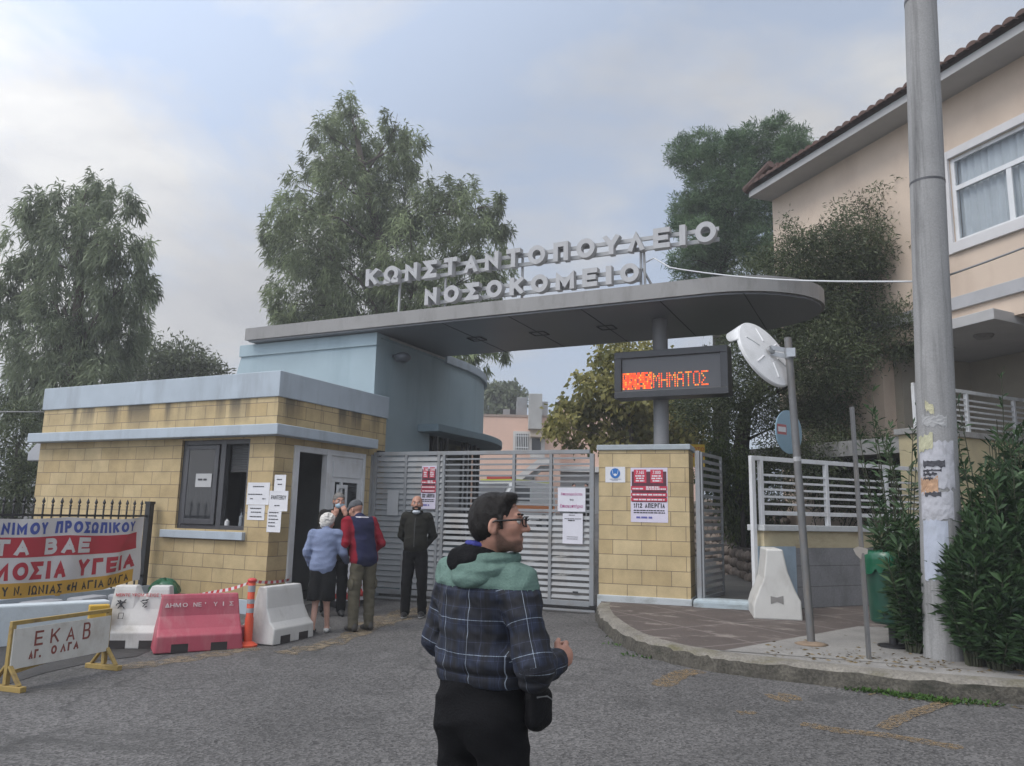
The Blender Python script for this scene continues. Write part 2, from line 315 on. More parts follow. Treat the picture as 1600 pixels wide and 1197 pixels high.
# ---------------------------------------------------------------- ground
def asphalt(name, base=.15, light=1.):
    m = mat(name, (base, base * .955, base * .93), .88, .32, .45, 0); n, l = nd(m); b = n['Principled BSDF']
    prev = b.inputs['Base Color'].links[0].from_socket; g = n.new('ShaderNodeNewGeometry').outputs['Position']
    v = n.new('ShaderNodeTexVoronoi'); v.inputs['Scale'].default_value = 62; l.new(g, v.inputs['Vector'])       # aggregate
    r = n.new('ShaderNodeMapRange'); r.inputs[1].default_value = 0; r.inputs[2].default_value = 1; r.inputs[3].default_value = .25; r.inputs[4].default_value = 2.0
    l.new(v.outputs['Color'], r.inputs[0])
    x = n.new('ShaderNodeMix'); x.data_type = 'RGBA'; x.blend_type = 'MULTIPLY'; x.inputs[0].default_value = 1; l.new(prev, x.inputs[6]); l.new(r.outputs[0], x.inputs[7])
    # oil and damp patches
    t = n.new('ShaderNodeTexNoise'); t.inputs['Scale'].default_value = .9; t.inputs['Detail'].default_value = 8; t.inputs['Roughness'].default_value = .62; t.inputs['Distortion'].default_value = .6; l.new(g, t.inputs['Vector'])
    q = n.new('ShaderNodeMapRange'); q.inputs[1].default_value = .54; q.inputs[2].default_value = .68; q.inputs[3].default_value = 0; q.inputs[4].default_value = .7; l.new(t.outputs['Fac'], q.inputs[0])
    y = n.new('ShaderNodeMix'); y.data_type = 'RGBA'; l.new(q.outputs[0], y.inputs[0]); l.new(x.outputs[2], y.inputs[6]); y.inputs[7].default_value = (base * .45, base * .44, base * .42, 1)
    # cracks
    dn = n.new('ShaderNodeTexNoise'); dn.inputs['Scale'].default_value = 1.4; dn.inputs['Detail'].default_value = 5; l.new(g, dn.inputs['Vector'])
    mm = n.new('ShaderNodeMix'); mm.data_type = 'VECTOR'; mm.inputs[0].default_value = .42; l.new(g, mm.inputs[4]); l.new(dn.outputs['Color'], mm.inputs[5])
    vc = n.new('ShaderNodeTexVoronoi'); vc.feature = 'DISTANCE_TO_EDGE'; vc.inputs['Scale'].default_value = .75; l.new(mm.outputs[1], vc.inputs['Vector'])
    cq = n.new('ShaderNodeMapRange'); cq.inputs[1].default_value = .0; cq.inputs[2].default_value = .014; cq.inputs[3].default_value = .6; cq.inputs[4].default_value = 0; l.new(vc.outputs['Distance'], cq.inputs[0])
    tn = n.new('ShaderNodeTexNoise'); tn.inputs['Scale'].default_value = .35; l.new(g, tn.inputs['Vector'])
    tq = n.new('ShaderNodeMapRange'); tq.inputs[1].default_value = .46; tq.inputs[2].default_value = .58; l.new(tn.outputs['Fac'], tq.inputs[0])
    ml = n.new('ShaderNodeMath'); ml.operation = 'MULTIPLY'; l.new(cq.outputs[0], ml.inputs[0]); l.new(tq.outputs[0], ml.inputs[1])
    z = n.new('ShaderNodeMix'); z.data_type = 'RGBA'; l.new(ml.outputs[0], z.inputs[0]); l.new(y.outputs[2], z.inputs[6]); z.inputs[7].default_value = (.02, .02, .02, 1)
    l.new(z.outputs[2], b.inputs['Base Color'])
    bp = n.new('ShaderNodeBump'); bp.inputs['Strength'].default_value = .7; bp.inputs['Distance'].default_value = .006; l.new(v.outputs['Distance'], bp.inputs['Height']); l.new(bp.outputs[0], b.inputs['Normal'])
    return m
ASPH = asphalt('worn_asphalt', .078)
def worn_paint(name, col, under, thr=.5, scale=26):
    m = mat(name, col, .8, .12, 9); n, l = nd(m); b = n['Principled BSDF']; prev = b.inputs['Base Color'].links[0].from_socket
    g = n.new('ShaderNodeNewGeometry').outputs['Position']
    t = n.new('ShaderNodeTexNoise'); t.inputs['Scale'].default_value = scale; t.inputs['Detail'].default_value = 9; t.inputs['Roughness'].default_value = .75; l.new(g, t.inputs['Vector'])
    q = n.new('ShaderNodeMapRange'); q.inputs[1].default_value = thr - .09; q.inputs[2].default_value = thr + .10; l.new(t.outputs['Fac'], q.inputs[0])
    tr = n.new('ShaderNodeBsdfTransparent'); ms = n.new('ShaderNodeMixShader'); o = n['Material Output']
    l.new(q.outputs[0], ms.inputs[0]); l.new(tr.outputs[0], ms.inputs[2]); l.new(b.outputs[0], ms.inputs[1]); l.new(ms.outputs[0], o.inputs[0])
    return m
YPAINT = worn_paint('worn_yellow_paint', (.21, .145, .075), None, .48, 30)
WPAINT = worn_paint('worn_white_paint', (.5, .48, .44), None, .56, 14)
YPATCH = worn_paint('ochre_worn_asphalt', (.19, .15, .10), None, .50, 9)

g = MB()
ys = [-60, -10, 0, 3, 6, 7.5, 9, 10.5, 11.91, 13.2, 20, 28, 40.2, 80, 400]
xs = [-500, -60, -30, -20, -12, -6, 0, 6, 12, 60, 500]
vs = [(x, y, gh(y)) for y in ys for x in xs]; nx = len(xs)
g.add(vs, [(r * nx + i, r * nx + i + 1, (r + 1) * nx + i + 1, (r + 1) * nx + i) for r in range(len(ys) - 1) for i in range(nx - 1)])
g.build('road', ASPH, kind='structure')

def ground_strip(name, pts, w, m, lift=.004, rag=.2, seedv=1):
    rnd = random.Random(seedv); b = MB(); pts = [Vector(p) for p in pts]; L = []; n = 14
    for k in range(len(pts) - 1):
        for i in range(n + (k == len(pts) - 2)):
            p = pts[k].lerp(pts[k + 1], i / n); d = (pts[k + 1] - pts[k]).normalized(); L.append((p, Vector((-d.y, d.x))))
    vs = []
    for i, (p, nn) in enumerate(L):
        ww = w * (1 + rag * .6 * math.sin(i * .9 + seedv) + rnd.uniform(-rag, rag) * .35) * (.45 if i in (0, len(L) - 1) else 1)
        for s in (-.5, .5):
            q = p + nn * ww * s; vs.append((q.x, q.y, gh(q.y) + lift))
    b.add(vs, [(2 * i, 2 * i + 2, 2 * i + 3, 2 * i + 1) for i in range(len(L) - 1)])
    return b.build(name, m, kind='structure')
def g2(px, py, lift=0):
    z = 0
    for _ in range(30): z = gh(onz(px, py, z + lift)[1])
    return tuple(onz(px, py, z + lift)[:2])
ground_strip('yellow_road_marking', [g2(1252, 1131), g2(1310, 1142), g2(1390, 1150), g2(1505, 1170)], .13, YPAINT, seedv=2)
ground_strip('yellow_road_marking', [g2(1378, 1140), g2(1410, 1122), g2(1485, 1096)], .13, YPAINT, .008, seedv=3)
ground_strip('yellow_road_marking', [g2(1030, 1073), g2(1060, 1054), g2(1092, 1048)], .22, YPAINT, seedv=4)
ground_strip('yellow_road_marking', [g2(1205, 1092), g2(1246, 1088)], .22, YPAINT, seedv=5, rag=.5)
ground_strip('yellow_road_marking', [g2(1152, 1114), g2(1182, 1114)], .1, YPAINT, seedv=6, rag=.5)
ground_strip('yellow_road_marking', [g2(575, 978), g2(640, 957), g2(690, 950)], .55, YPATCH, seedv=7, rag=.3)
ground_strip('yellow_road_marking', [g2(440, 1022), g2(520, 1005), g2(600, 972)], .30, YPATCH, .006, seedv=8, rag=.4)
ground_strip('yellow_road_marking', [g2(170, 1046), g2(300, 1028), g2(400, 1012)], .30, YPATCH, seedv=9, rag=.4)
for k, pp in enumerate([[(745, 905), (800, 878)], [(850, 880), (920, 868)], [(700, 890), (740, 880)]]):
    pass
pb_ = MB(); pp_ = [g2(*p) for p in ((-60, 1010), (40, 1003), (150, 1004), (236, 1016), (215, 1026), (150, 1034), (70, 1052), (-60, 1092))]; pb_.add([(x, y, gh(y) + .005) for x, y in pp_], [tuple(range(len(pp_)))[::-1]]); pb_.build('asphalt_shade_patch', mat('damp_shaded_asphalt', (.035, .033, .032), .8, .3, 3., .4, 70, .3), kind='structure')  # dark damp asphalt, with contact shading by the barriers painted into its colour
# white arrow marks in the yard behind the gate
for k, (a, b_, w) in enumerate([((828, 832), (838, 850), .5), ((800, 862), (838, 852), .4), ((780, 885), (900, 878), .25), ((840, 905), (925, 890), .3), ((760, 915), (830, 922), .3), ((740, 855), (790, 850), .25)]):
    ground_strip('white_road_marking', [g2(*a), g2(*b_)], w, WPAINT, .004, .15, 20 + k)
ground_strip('gate_drain_channel', [(-8.0, 11.12), (-4.1, 11.36)], .12, mat('drain_black', (.03, .028, .026), .8, .3, 20), .005, .3, 31)

# kerb and pavement
K = [(-4.02, 11.52), (-3.95, 11.2), (-3.79, 10.75), (-3.55, 10.2), (-3.27, 9.70), (-3.03, 9.3), (-2.77, 8.93), (-2.45, 8.62), (-2.11, 8.38), (-1.8, 8.25), (-1.49, 8.17), (-1.07, 8.13), (-.64, 8.10), (.11, 8.06), (.97, 8.17), (2.5, 8.6), (5, 9.4), (9, 10.8)]
def off(poly, d):
    out = []
    for i, p in enumerate(poly):
        a = Vector(poly[max(i - 1, 0)]); b = Vector(poly[min(i + 1, len(poly) - 1)]); t = (b - a).normalized(); out.append((p[0] - t.y * d, p[1] + t.x * d))
    return out
KH = .17
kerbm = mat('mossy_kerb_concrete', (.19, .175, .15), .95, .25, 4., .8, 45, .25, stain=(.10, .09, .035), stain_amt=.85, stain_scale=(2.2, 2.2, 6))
rr = []; rnd = random.Random(4)
fine = []
for i in range(len(K) - 1):
    for k in range(5): a = Vector(K[i]).lerp(Vector(K[i + 1]), k / 5); fine.append((a.x, a.y))
fine.append(K[-1])
o0, o1, o2, o3 = fine, off(fine, .025), off(fine, .055), off(fine, .2)
for i in range(len(fine)):
    j = rnd.uniform(-.012, .012); j2 = rnd.uniform(-.012, .012)
    rr.append([(o0[i][0] + j, o0[i][1] + j, gh(o0[i][1]) - .05), (o0[i][0] + j, o0[i][1] + j, gh(o0[i][1]) + .02), (o1[i][0] + j2, o1[i][1] + j2, gh(o0[i][1]) + KH * .8 + j2), (o2[i][0], o2[i][1], gh(o0[i][1]) + KH + j * .5), (o3[i][0], o3[i][1], gh(o3[i][1]) + KH + .003), (o3[i][0], o3[i][1], gh(o3[i][1]) - .05)])
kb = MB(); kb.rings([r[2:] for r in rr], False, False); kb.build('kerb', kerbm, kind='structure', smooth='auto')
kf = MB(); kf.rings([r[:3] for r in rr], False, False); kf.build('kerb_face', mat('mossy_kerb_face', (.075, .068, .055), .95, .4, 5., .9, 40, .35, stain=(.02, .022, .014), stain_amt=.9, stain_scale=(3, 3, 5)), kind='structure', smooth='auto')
WA = Vector((-1.62, 11.79)); WD = Vector((.60, .80))                  # street wall: start and direction
def wp(t, s=0.): return (WA.x + WD.x * t - WD.y * s, WA.y + WD.y * t + WD.x * s)
pv = MB(); inner = off(K, .197); poly = inner[1:] + [(9, 25.9), wp(0), (-2.66, 11.70), (-4.0, 11.56)]
pm = mat('worn_red_brown_paving', (.095, .076, .067), .85, .16, 2., .25, 60, .15)
n, l = nd(pm); b = n['Principled BSDF']; prev = b.inputs['Base Color'].links[0].from_socket
gg = n.new('ShaderNodeNewGeometry').outputs['Position']
mpn = n.new('ShaderNodeMapping'); mpn.inputs['Rotation'].default_value = (0, 0, R_(37)); l.new(gg, mpn.inputs[0])
br = n.new('ShaderNodeTexBrick'); br.inputs['Scale'].default_value = 1; br.inputs['Brick Width'].default_value = 1.1; br.inputs['Row Height'].default_value = .8; br.inputs['Mortar Size'].default_value = .018; br.offset = 0
br.inputs['Color1'].default_value = (1, 1, 1, 1); br.inputs['Color2'].default_value = (.86, .86, .86, 1); br.inputs['Mortar'].default_value = (1.6, 1.7, 1.75, 1); l.new(mpn.outputs[0], br.inputs['Vector'])
x = n.new('ShaderNodeMix'); x.data_type = 'RGBA'; x.blend_type = 'MULTIPLY'; x.inputs[0].default_value = 1; l.new(prev, x.inputs[6]); l.new(br.outputs['Color'], x.inputs[7])
t = n.new('ShaderNodeTexNoise'); t.inputs['Scale'].default_value = 3.2; t.inputs['Detail'].default_value = 12; t.inputs['Roughness'].default_value = .72; t.inputs['Distortion'].default_value = .3; ms2 = n.new('ShaderNodeMapping'); ms2.inputs['Rotation'].default_value = (0, 0, R_(30)); ms2.inputs['Scale'].default_value = (.6, 1.3, 1); l.new(gg, ms2.inputs[0]); l.new(ms2.outputs[0], t.inputs['Vector'])
q = n.new('ShaderNodeMapRange'); q.inputs[1].default_value = .55; q.inputs[2].default_value = .64; q.inputs[3].default_value = 0; q.inputs[4].default_value = .95; l.new(t.outputs['Fac'], q.inputs[0])
y = n.new('ShaderNodeMix'); y.data_type = 'RGBA'; l.new(q.outputs[0], y.inputs[0]); l.new(x.outputs[2], y.inputs[6]); y.inputs[7].default_value = (.23, .20, .175, 1)
l.new(y.outputs[2], b.inputs['Base Color'])
pv.prism(poly, lambda x, y: gh(y) - .05, lambda x, y: gh(min(y, 13)) + KH); pv.build('pavement', pm, kind='structure')
cp_ = MB(); c0 = g2(1125, 1018, KH); c1 = g2(1341, 979, KH)
cpoly = [p for p in inner if p[0] > -1.9] + [(9, 14), (2.2, 11.5), (.9, 11.2), c1, c0]
cp_.prism(cpoly, lambda x, y: gh(y) + .05, lambda x, y: gh(min(y, 13)) + KH + .004)
cp_.build('pavement_concrete', mat('pavement_concrete_grey', (.235, .225, .21), .92, .16, 2., .35, 50, .12, stain=(.12, .11, .10), stain_amt=.6, stain_scale=(1.5, 1.5, 1)), kind='structure')
# raised path and soil behind the pedestrian gate
pth = MB(); pth.prism([(-2.62, 11.95), (-1.64, 12.0), (-1.2, 15.2), (-3.4, 16.2), (-4.6, 20), (-6, 20), (-3.6, 15)], .1, lambda x, y: .36 + .03 * max(0, y - 12))
tm = mat('grey_path_tiles', (.15, .145, .135), .9, .12, 3.); n, l = nd(tm); b = n['Principled BSDF']; prev = b.inputs['Base Color'].links[0].from_socket
gg = n.new('ShaderNodeNewGeometry').outputs['Position']; mpn = n.new('ShaderNodeMapping'); mpn.inputs['Rotation'].default_value = (0, 0, R_(-20)); l.new(gg, mpn.inputs[0])
br = n.new('ShaderNodeTexBrick'); br.inputs['Scale'].default_value = 1; br.inputs['Brick Width'].default_value = 8; br.inputs['Row Height'].default_value = .17; br.inputs['Mortar Size'].default_value = .014
br.inputs['Color1'].default_value = (1, 1, 1, 1); br.inputs['Color2'].default_value = (.85, .85, .85, 1); br.inputs['Mortar'].default_value = (.35, .35, .35, 1); l.new(mpn.outputs[0], br.inputs['Vector'])
x = n.new('ShaderNodeMix'); x.data_type = 'RGBA'; x.blend_type = 'MULTIPLY'; x.inputs[0].default_value = 1; l.new(prev, x.inputs[6]); l.new(br.outputs['Color'], x.inputs[7]); l.new(x.outputs[2], b.inputs['Base Color'])
pth.build('garden_path', tm, kind='structure')
soil = mat('dark_soil', (.045, .036, .026), .95, .3, 5., .5, 30)
gb = MB(); gb.prism([wp(.2, .3), wp(16, .3), wp(16, 12), (-6, 27), (-2.6, 16.4), (-1.3, 15.6)], .2, 1.3); gb.build('garden_bed', soil, kind='structure')

# ---------------------------------------------------------------- guardhouse
YF, XE = 8.84, -8.11
gz_ = gh(YF)
GHOUSE = thing('guardhouse', 'cream block guardhouse with pale blue parapet and a projecting slab over window and door', 'guardhouse', (XE, YF, gz_))
# front wall in pieces round the window, east wall round the door opening; a hollow room behind
wx0, wx1, wz0, wz1 = -10.02, -8.60, 1.24, 2.60
dy0, dy1, dz1 = 9.25, 11.05, 2.53
w = MB(); T = .22
w.box(-13.52, wx0, YF, YF + T, .26, 3.22); w.box(wx1, XE, YF, YF + T, .26, 3.22)
w.box(wx0, wx1, YF, YF + T, .26, wz0); w.box(wx0, wx1, YF, YF + T, wz1, 3.22)
w.box(XE - T, XE, YF + T, dy0, .26, 3.22); w.box(XE - T, XE, dy1, 11.64, .26, 3.22); w.box(XE - T, XE, dy0, dy1, dz1, 3.22)
w.box(-13.52, -13.52 + T, YF + T, 13.5, .26, 3.22)
w.build('wall', BRICK, GHOUSE)
pl = MB(); pl.box(-13.54, XE + .02, YF - .02, YF + .2, gz_ - .2, .26); pl.box(XE - .2, XE + .02, YF + .2, dy0, gz_ - .2, .26); pl.box(XE - .2, XE + .02, dy1, 11.64, gz_ - .2, .26); pl.build('plinth', PALEBLUE, GHOUSE, bevel=.006)
pp = MB(); pp.prism([(-13.55, YF - .03), (XE + .03, YF - .03), (XE + .03, 11.66), (XE - .25, 11.66), (XE - .25, YF + .25), (-13.3, YF + .25), (-13.3, 13.5), (-13.55, 13.5)], 3.22, 3.61)
pp.build('parapet', PALEBLUE, GHOUSE, bevel=.01)
rf = MB(); rf.box(-13.29, XE - .26, YF + .26, 11.6, 3.1, 3.32); rf.build('roof', CONC, GHOUSE)
sb = MB(); sb.prism([(-13.60, YF - .2), (XE + .20, YF - .2), (XE + .20, 11.15), (XE - .02, 11.15), (XE - .02, YF + .02), (-13.60, YF + .02)], 2.63, 2.79); sb.build('canopy_slab', PALEBLUE, GHOUSE, bevel=.012)
inn = MB(); inn.box(-11.5, XE - T, 11.6, 11.64, 0, 3.1); inn.box(-11.5, -11.46, YF + T, 11.6, 0, 3.1); inn.box(-11.46, XE - T, YF + T, 11.6, .05, .1)
inn.build('interior_wall', mat('guardhouse_interior', (.30, .30, .30), .9, .1, 2), GHOUSE)
sl_ = MB(); sl_.box(-10.26, -8.56, YF - .07, YF + .1, 1.10, 1.215); sl_.build('window_sill', PALEBLUE, GHOUSE, bevel=.006)
wf = MB()
for a in ((wx0, wx0 + .07), (wx1 - .07, wx1), (-9.22, -9.12)): wf.box(a[0], a[1], YF + .04, YF + .14, wz0, wz1)
wf.box(wx0 + .07, wx1 - .07, YF + .045, YF + .135, wz0, wz0 + .06); wf.box(wx0 + .07, wx1 - .07, YF + .045, YF + .135, wz1 - .07, wz1)
wf.box(wx0 + .08, wx0 + .15, YF + .02, YF + .042, wz0 + .07, wz1 - .08); wf.box(-9.32, -9.24, YF + .02, YF + .042, wz0 + .07, wz1 - .08); wf.box(wx0 + .15, -9.32, YF + .02, YF + .042, wz0 + .07, wz0 + .15); wf.box(wx0 + .15, -9.32, YF + .02, YF + .042, wz1 - .15, wz1 - .08)
WIN = wf.build('window', DFRAME, GHOUSE, bevel=.004)
gl = MB(); gl.box(wx0 + .15, -9.32, YF + .028, YF + .034, wz0 + .15, wz1 - .15); gl.build('pane', GLASS, WIN)
bl = MB()
for k in range(16): bl.box(-9.1, wx1 - .08, YF + .15, YF + .17, wz1 - .1 - k * .026, wz1 - .08 - k * .026)
bl.build('roller_blind', mat('blind_grey', (.08, .08, .08), .7), WIN)
# door frame, open doorway, white panelled door with hatch
df = MB()
for a, b_ in ((dy0, dy0 + .11), (10.02, 10.12), (dy1 - .06, dy1)): df.box(XE - .08, XE + .03, a, b_, gz_, dz1)
df.box(XE - .08, XE + .025, dy0 + .11, 10.02, dz1 - .09, dz1); df.box(XE - .08, XE + .025, 10.12, dy1 - .06, dz1 - .09, dz1)
DF = df.build('door_frame', WHITEP, GHOUSE, bevel=.005)
lf = MB(); lf.box(XE - .05, XE, 10.12, dy1 - .06, gz_ + .03, .95); lf.box(XE - .05, XE, 10.12, dy1 - .06, 2.02, dz1 - .09); lf.box(XE - .05, XE, 10.12, 10.28, .95, 2.02); lf.box(XE - .05, XE, dy1 - .16, dy1 - .06, .95, 2.02)
lf.box(XE - .045, XE + .012, 10.42, 10.47, .95, 2.02)
lf.box(XE, XE + .015, 10.2, dy1 - .14, 2.1, 2.36); lf.box(XE, XE + .015, 10.2, dy1 - .14, .2, .85)
LF = lf.build('door', WHITEP, GHOUSE, bevel=.004)
gl = MB(); gl.box(XE - .03, XE - .02, 10.28, dy1 - .16, .95, 2.02); gl.build('pane', GLASS, LF)
hf = MB(); hf.box(XE + .015, XE + .03, 10.30, 10.36, 1.0, 1.98); hf.box(XE + .015, XE + .03, 10.52, 10.58, 1.0, 1.98); hf.box(XE + .015, XE + .03, 10.36, 10.52, 1.0, 1.06); hf.box(XE + .015, XE + .03, 10.36, 10.52, 1.92, 1.98); hf.build('hatch_frame', WHITEP, LF, bevel=.003)
hn = MB(); hn.tube([(XE + .06, 10.17, 1.2), (XE + .06, 10.17, 1.45)], .012, 8); hn.box(XE, XE + .06, 10.16, 10.18, 1.2, 1.215); hn.box(XE, XE + .06, 10.16, 10.18, 1.435, 1.45); hn.build('handle', WHITEP, LF)
# spotlight on the corner
sp = MB(); sp.bar((XE, 11.45, 2.55), (XE + .16, 11.42, 2.55), .03, .03); sp.box(XE + .02, XE + .1, 11.36, 11.5, 2.5, 2.62)
SPT = sp.build('wall_spotlight', BLACKM, label='small black spotlight with white lens at the guardhouse wall end by the gate', cat='spotlight')
s2 = MB(); s2.ball((XE + .15, 11.38, 2.47), (.05, .05, .06)); s2.build('lens', WHITEP, SPT, smooth=True)
# soap bottles on the counter seen in the open half window
for nm, lab, dx, h_, col in (('bottle', 'small white bottle standing in the open guardhouse window', 0, .10, (.6, .6, .6)), ('bottle', 'clear pump bottle standing in the open guardhouse window', .28, .2, (.2, .22, .24))):
    x_ = -9.03 + dx; m_ = MB(); m_.lathe([(.0, 0), (.035, .002), (.035, h_ * .7), (.014, h_ * .8), (.014, h_), (0, h_ + .001)], (x_, YF + .09, wz0 + .061), 14)
    bo = m_.build(nm, mat('bottle_' + str(dx), col, .25, 0), label=lab, cat='bottle', smooth='auto')
    if dx: pm_ = MB(); pm_.tube([(x_, YF + .09, wz0 + .261), (x_, YF + .09, wz0 + .30), (x_ - .04, YF + .09, wz0 + .30)], .007, 6); pm_.build('pump', BLACKM, bo)
# grey hood of an extractor beside the far end of the guardhouse
hd = MB(); hd.prism([(-14.25, 9.1), (-13.6, 9.1), (-13.6, 9.7), (-14.25, 9.7)], lambda x, y: 2.35, lambda x, y: 2.5 if x < -14 else 3.0); hd.build('awning', mat('awning_grey', (.36, .37, .39), .7, .06, 3), label='folded pale grey awning at the far left end of the guardhouse', cat='awning', bevel=.01)

# ---------------------------------------------------------------- tower
XT, YT, RT = -8.40, 11.62, 1.66
TOWER = thing('gate_tower', 'light blue tower with rounded rear end rising behind the guardhouse under the canopy', 'tower', (XT, YT, gh(YT)))
def stad(r, y0, y1, x1, n=20):                     # plan: square front, round back
    p = [(x1 - 2 * RT + (RT - r), y0), (x1 - (RT - r), y0)]
    return p + bend(r - RT) + [(x1 - 2 * RT + (RT - r), bend(r - RT)[-1][1])]
BR, BY = 4.9, 14.75
def bend(d, n=16, y0=None): return ([(XT + d, y0)] if y0 else []) + [(XT - BR + (BR + d) * math.cos(R_(52) * k / n), BY + (BR + d) * math.sin(R_(52) * k / n)) for k in range(n + 1)]
YB = 15.6
tw = MB(); body = stad(RT, YT, YB, XT)
tw.prism(body, 3.16, 4.84); tw.build('wall', TOWERB, TOWER)
t2 = MB(); # lower part with a recessed window band
t2.prism([(XT - 2 * RT, YT), (XT, YT), (XT, 13.6), (XT - .25, 13.6)] + bend(-.25) + [(XT - 2 * RT, 18)], 0, 3.16); t2.build('base', TOWERB, TOWER)
t3 = MB(); rim = [(XT - RT + (RT + .07) * math.cos(a), YB + (RT + .07) * math.sin(a)) for a in [math.pi * k / 24 for k in range(25)]]
inn_ = [(XT - RT + (RT - .1) * math.cos(a), YB + (RT - .1) * math.sin(a)) for a in [math.pi * k / 24 for k in range(24, -1, -1)]]
t3.prism(bend(.07, y0=14.1) + bend(-.1, y0=14.1)[::-1], 4.72, 4.90); t3.build('rim', PALEBLUE, TOWER, bevel=.01)
t4 = MB(); r4 = bend(.48, y0=13.15) + bend(-.2, y0=13.15)[::-1]
t4.prism(r4, 3.15, 3.30); t4.build('window_canopy', mat('tower_canopy_blue', (.21, .28, .32), .85, .08, 2.), TOWER, bevel=.015)
t5 = MB(); t5.box(XT - 2 * RT - .03, XT + .03, YT - .04, YT + .1, 4.60, 4.84); t5.box(XT - .07, XT + .03, YT + .1, 14.09, 4.76, 4.84); t5.build('cornice', TOWERB, TOWER, bevel=.008)
t6 = MB()
for k in range(3): t6.box(XT - .13, XT - .07, 13.61 + k * .42, 13.67 + k * .42, .9, 3.16)
for x_, y_ in bend(-.1, 6)[1:]: t6.box(x_ - .03, x_ + .03, y_ - .03, y_ + .03, .9, 3.16)
TW = t6.build('window', DFRAME, TOWER)
t7 = MB(); ra = [[(x, y, z) for x, y in bend(-.16, y0=13.61)] for z in (.9, 3.16)]; t7.rings(ra, False, False); t7.build('pane', GLASS, TW)
t8 = MB(); t8.prism([(XT - 2 * RT - .42, YT + .05), (XT - 2 * RT - .001, YT + .05), (XT - 2 * RT - .001, YT + .35), (XT - 2 * RT - .42, YT + .35)], lambda x, y: 3.3, lambda x, y: 3.35 if x < XT - 2 * RT - .1 else 4.8); t8.build('buttress', TOWERB, TOWER)
lp = MB(); lp.ball((XT + .22, YT + .55, 4.46), (.17, .15, .10)); lp.tube([(XT, YT + .55, 4.5), (XT + .12, YT + .55, 4.5)], .03)
lp.build('wall_lamp', mat('lamp_grey', (.09, .10, .115), .4), label='grey round wall lamp under the canopy on the blue tower', cat='lamp', smooth=True)

# ---------------------------------------------------------------- canopy, column
CZ0, CZ1, CY0, CY1, CXL, CXR = 4.85, 5.12, 11.37, 14.08, -11.42, -.72
CAN = thing('gate_canopy', 'long flat grey entrance canopy with rounded right end spanning the gate', 'canopy', (-6, CY0, CZ0))
cr = (CY1 - CY0) / 2
cpl = [(CXL, CY0), (CXR - cr * 1.15, CY0)] + [(CXR - cr * 1.15 + cr * 1.15 * math.sin(a), (CY0 + CY1) / 2 - cr * math.cos(a)) for a in [math.pi * k / 32 for k in range(1, 32)]] + [(CXR - cr * 1.15, CY1), (CXL, CY1)]
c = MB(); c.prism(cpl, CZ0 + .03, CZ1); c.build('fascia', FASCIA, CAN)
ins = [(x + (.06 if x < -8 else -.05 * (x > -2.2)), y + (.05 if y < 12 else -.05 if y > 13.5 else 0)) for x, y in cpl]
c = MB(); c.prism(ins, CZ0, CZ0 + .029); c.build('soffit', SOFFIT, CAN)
for x_ in (-6.9, -5.6, -4.3, -3.0, -1.75): c = MB(); c.box(x_ - .008, x_ + .008, CY0 + .08, CY1 - .08, CZ0 - .006, CZ0 - .001); c.build('seam', mat('seam_dark', (.06, .06, .065), .6), CAN)
for x_ in (-6.9, -5.6, -4.3):
    c = MB()
    for s in (-1, 1): c.box(x_ - .14, x_ + .14, 12.75 + s * .14 - .012, 12.75 + s * .14 + .012, CZ0 - .018, CZ0 - .0065); c.box(x_ + s * .14 - .012, x_ + s * .14 + .012, 12.622, 12.878, CZ0 - .018, CZ0 - .0065)
    c.build('downlight', mat('seam_dark', (.06, .06, .065), .6), CAN)
c = MB(); c.tube([(XT + .06, YT + .35, 4.80), (XT + .05, 14.0, 4.80)], .025, 8); c.build('conduit', mat('conduit_pale', (.4, .4, .4), .6), CAN)
COLX, COLY = -3.31, 12.6
c = MB(); c.tube([(COLX, COLY, 0), (COLX, COLY, CZ0)], .125, 24); c.build('column', mat('column_grey', (.22, .22, .225), .5, .06, 2, stain=(.15, .15, .15), stain_amt=.5, stain_scale=(3, 3, .5)), CAN, smooth='auto')

# ---------------------------------------------------------------- rooftop lettering
SIGN = thing('rooftop_lettering', 'two rows of raised grey Greek capital letters on rails above the canopy', 'sign', (-5.4, 11.75, CZ1))
LET = mat('letter_grey_white', (.40, .40, .405), .5, .05, 3., stain=(.26, .255, .25), stain_amt=.5, stain_scale=(6, 6, 1.5))
YS = 11.74
def letters(txt, x0, x1, z0, z1):
    for ch, x_, wd in layout(txt, x0, x1, .10, .52):
        b_ = MB(); b_.M = Matrix(((1, 0, 0, 0), (0, 0, -1, YS + .05), (0, 1, 0, 0), (0, 0, 0, 1))); glyph(b_, ch, x_, wd, z0, z1 - z0, .082 if ch != 'Ι' else .095, 0, .13); b_.build('letter', LET, SIGN)
letters('ΚΩΝΣΤΑΝΤΟΠΟΥΛΕΙΟ', -8.76, -2.17, 5.785, 6.12)
letters('ΝΟΣΟΚΟΜΕΙΟ', -7.42, -3.40, 5.28, 5.595)
RAILM = mat('rail_grey', (.36, .365, .37), .5, .08, 4)
for (xa, xb, zs) in ((-8.7, -2.15, (5.86, 6.03)), (-7.35, -3.42, (5.35, 5.51))):
    for z_ in zs: q = MB(); q.box(xa, xb, YS + .06, YS + .10, z_ - .032, z_ + .032); q.build('rail', RAILM, SIGN)
for x_, zt in ((-8.1, 5.82), (-7.1, 5.82), (-5.55, 6.0), (-3.42, 5.9), (-3.35, 5.9)):
    q = MB(); q.bar((x_, YS + .12, CZ1), (x_ + (.0 if x_ != -3.35 else -.02), YS + .12, zt), .035, .035); q.build('post', RAILM, SIGN)
q = MB(); q.bar((-3.2, YS + .35, CZ1), (-3.40, YS + .13, 5.55), .03, .03); q.build('brace', RAILM, SIGN)

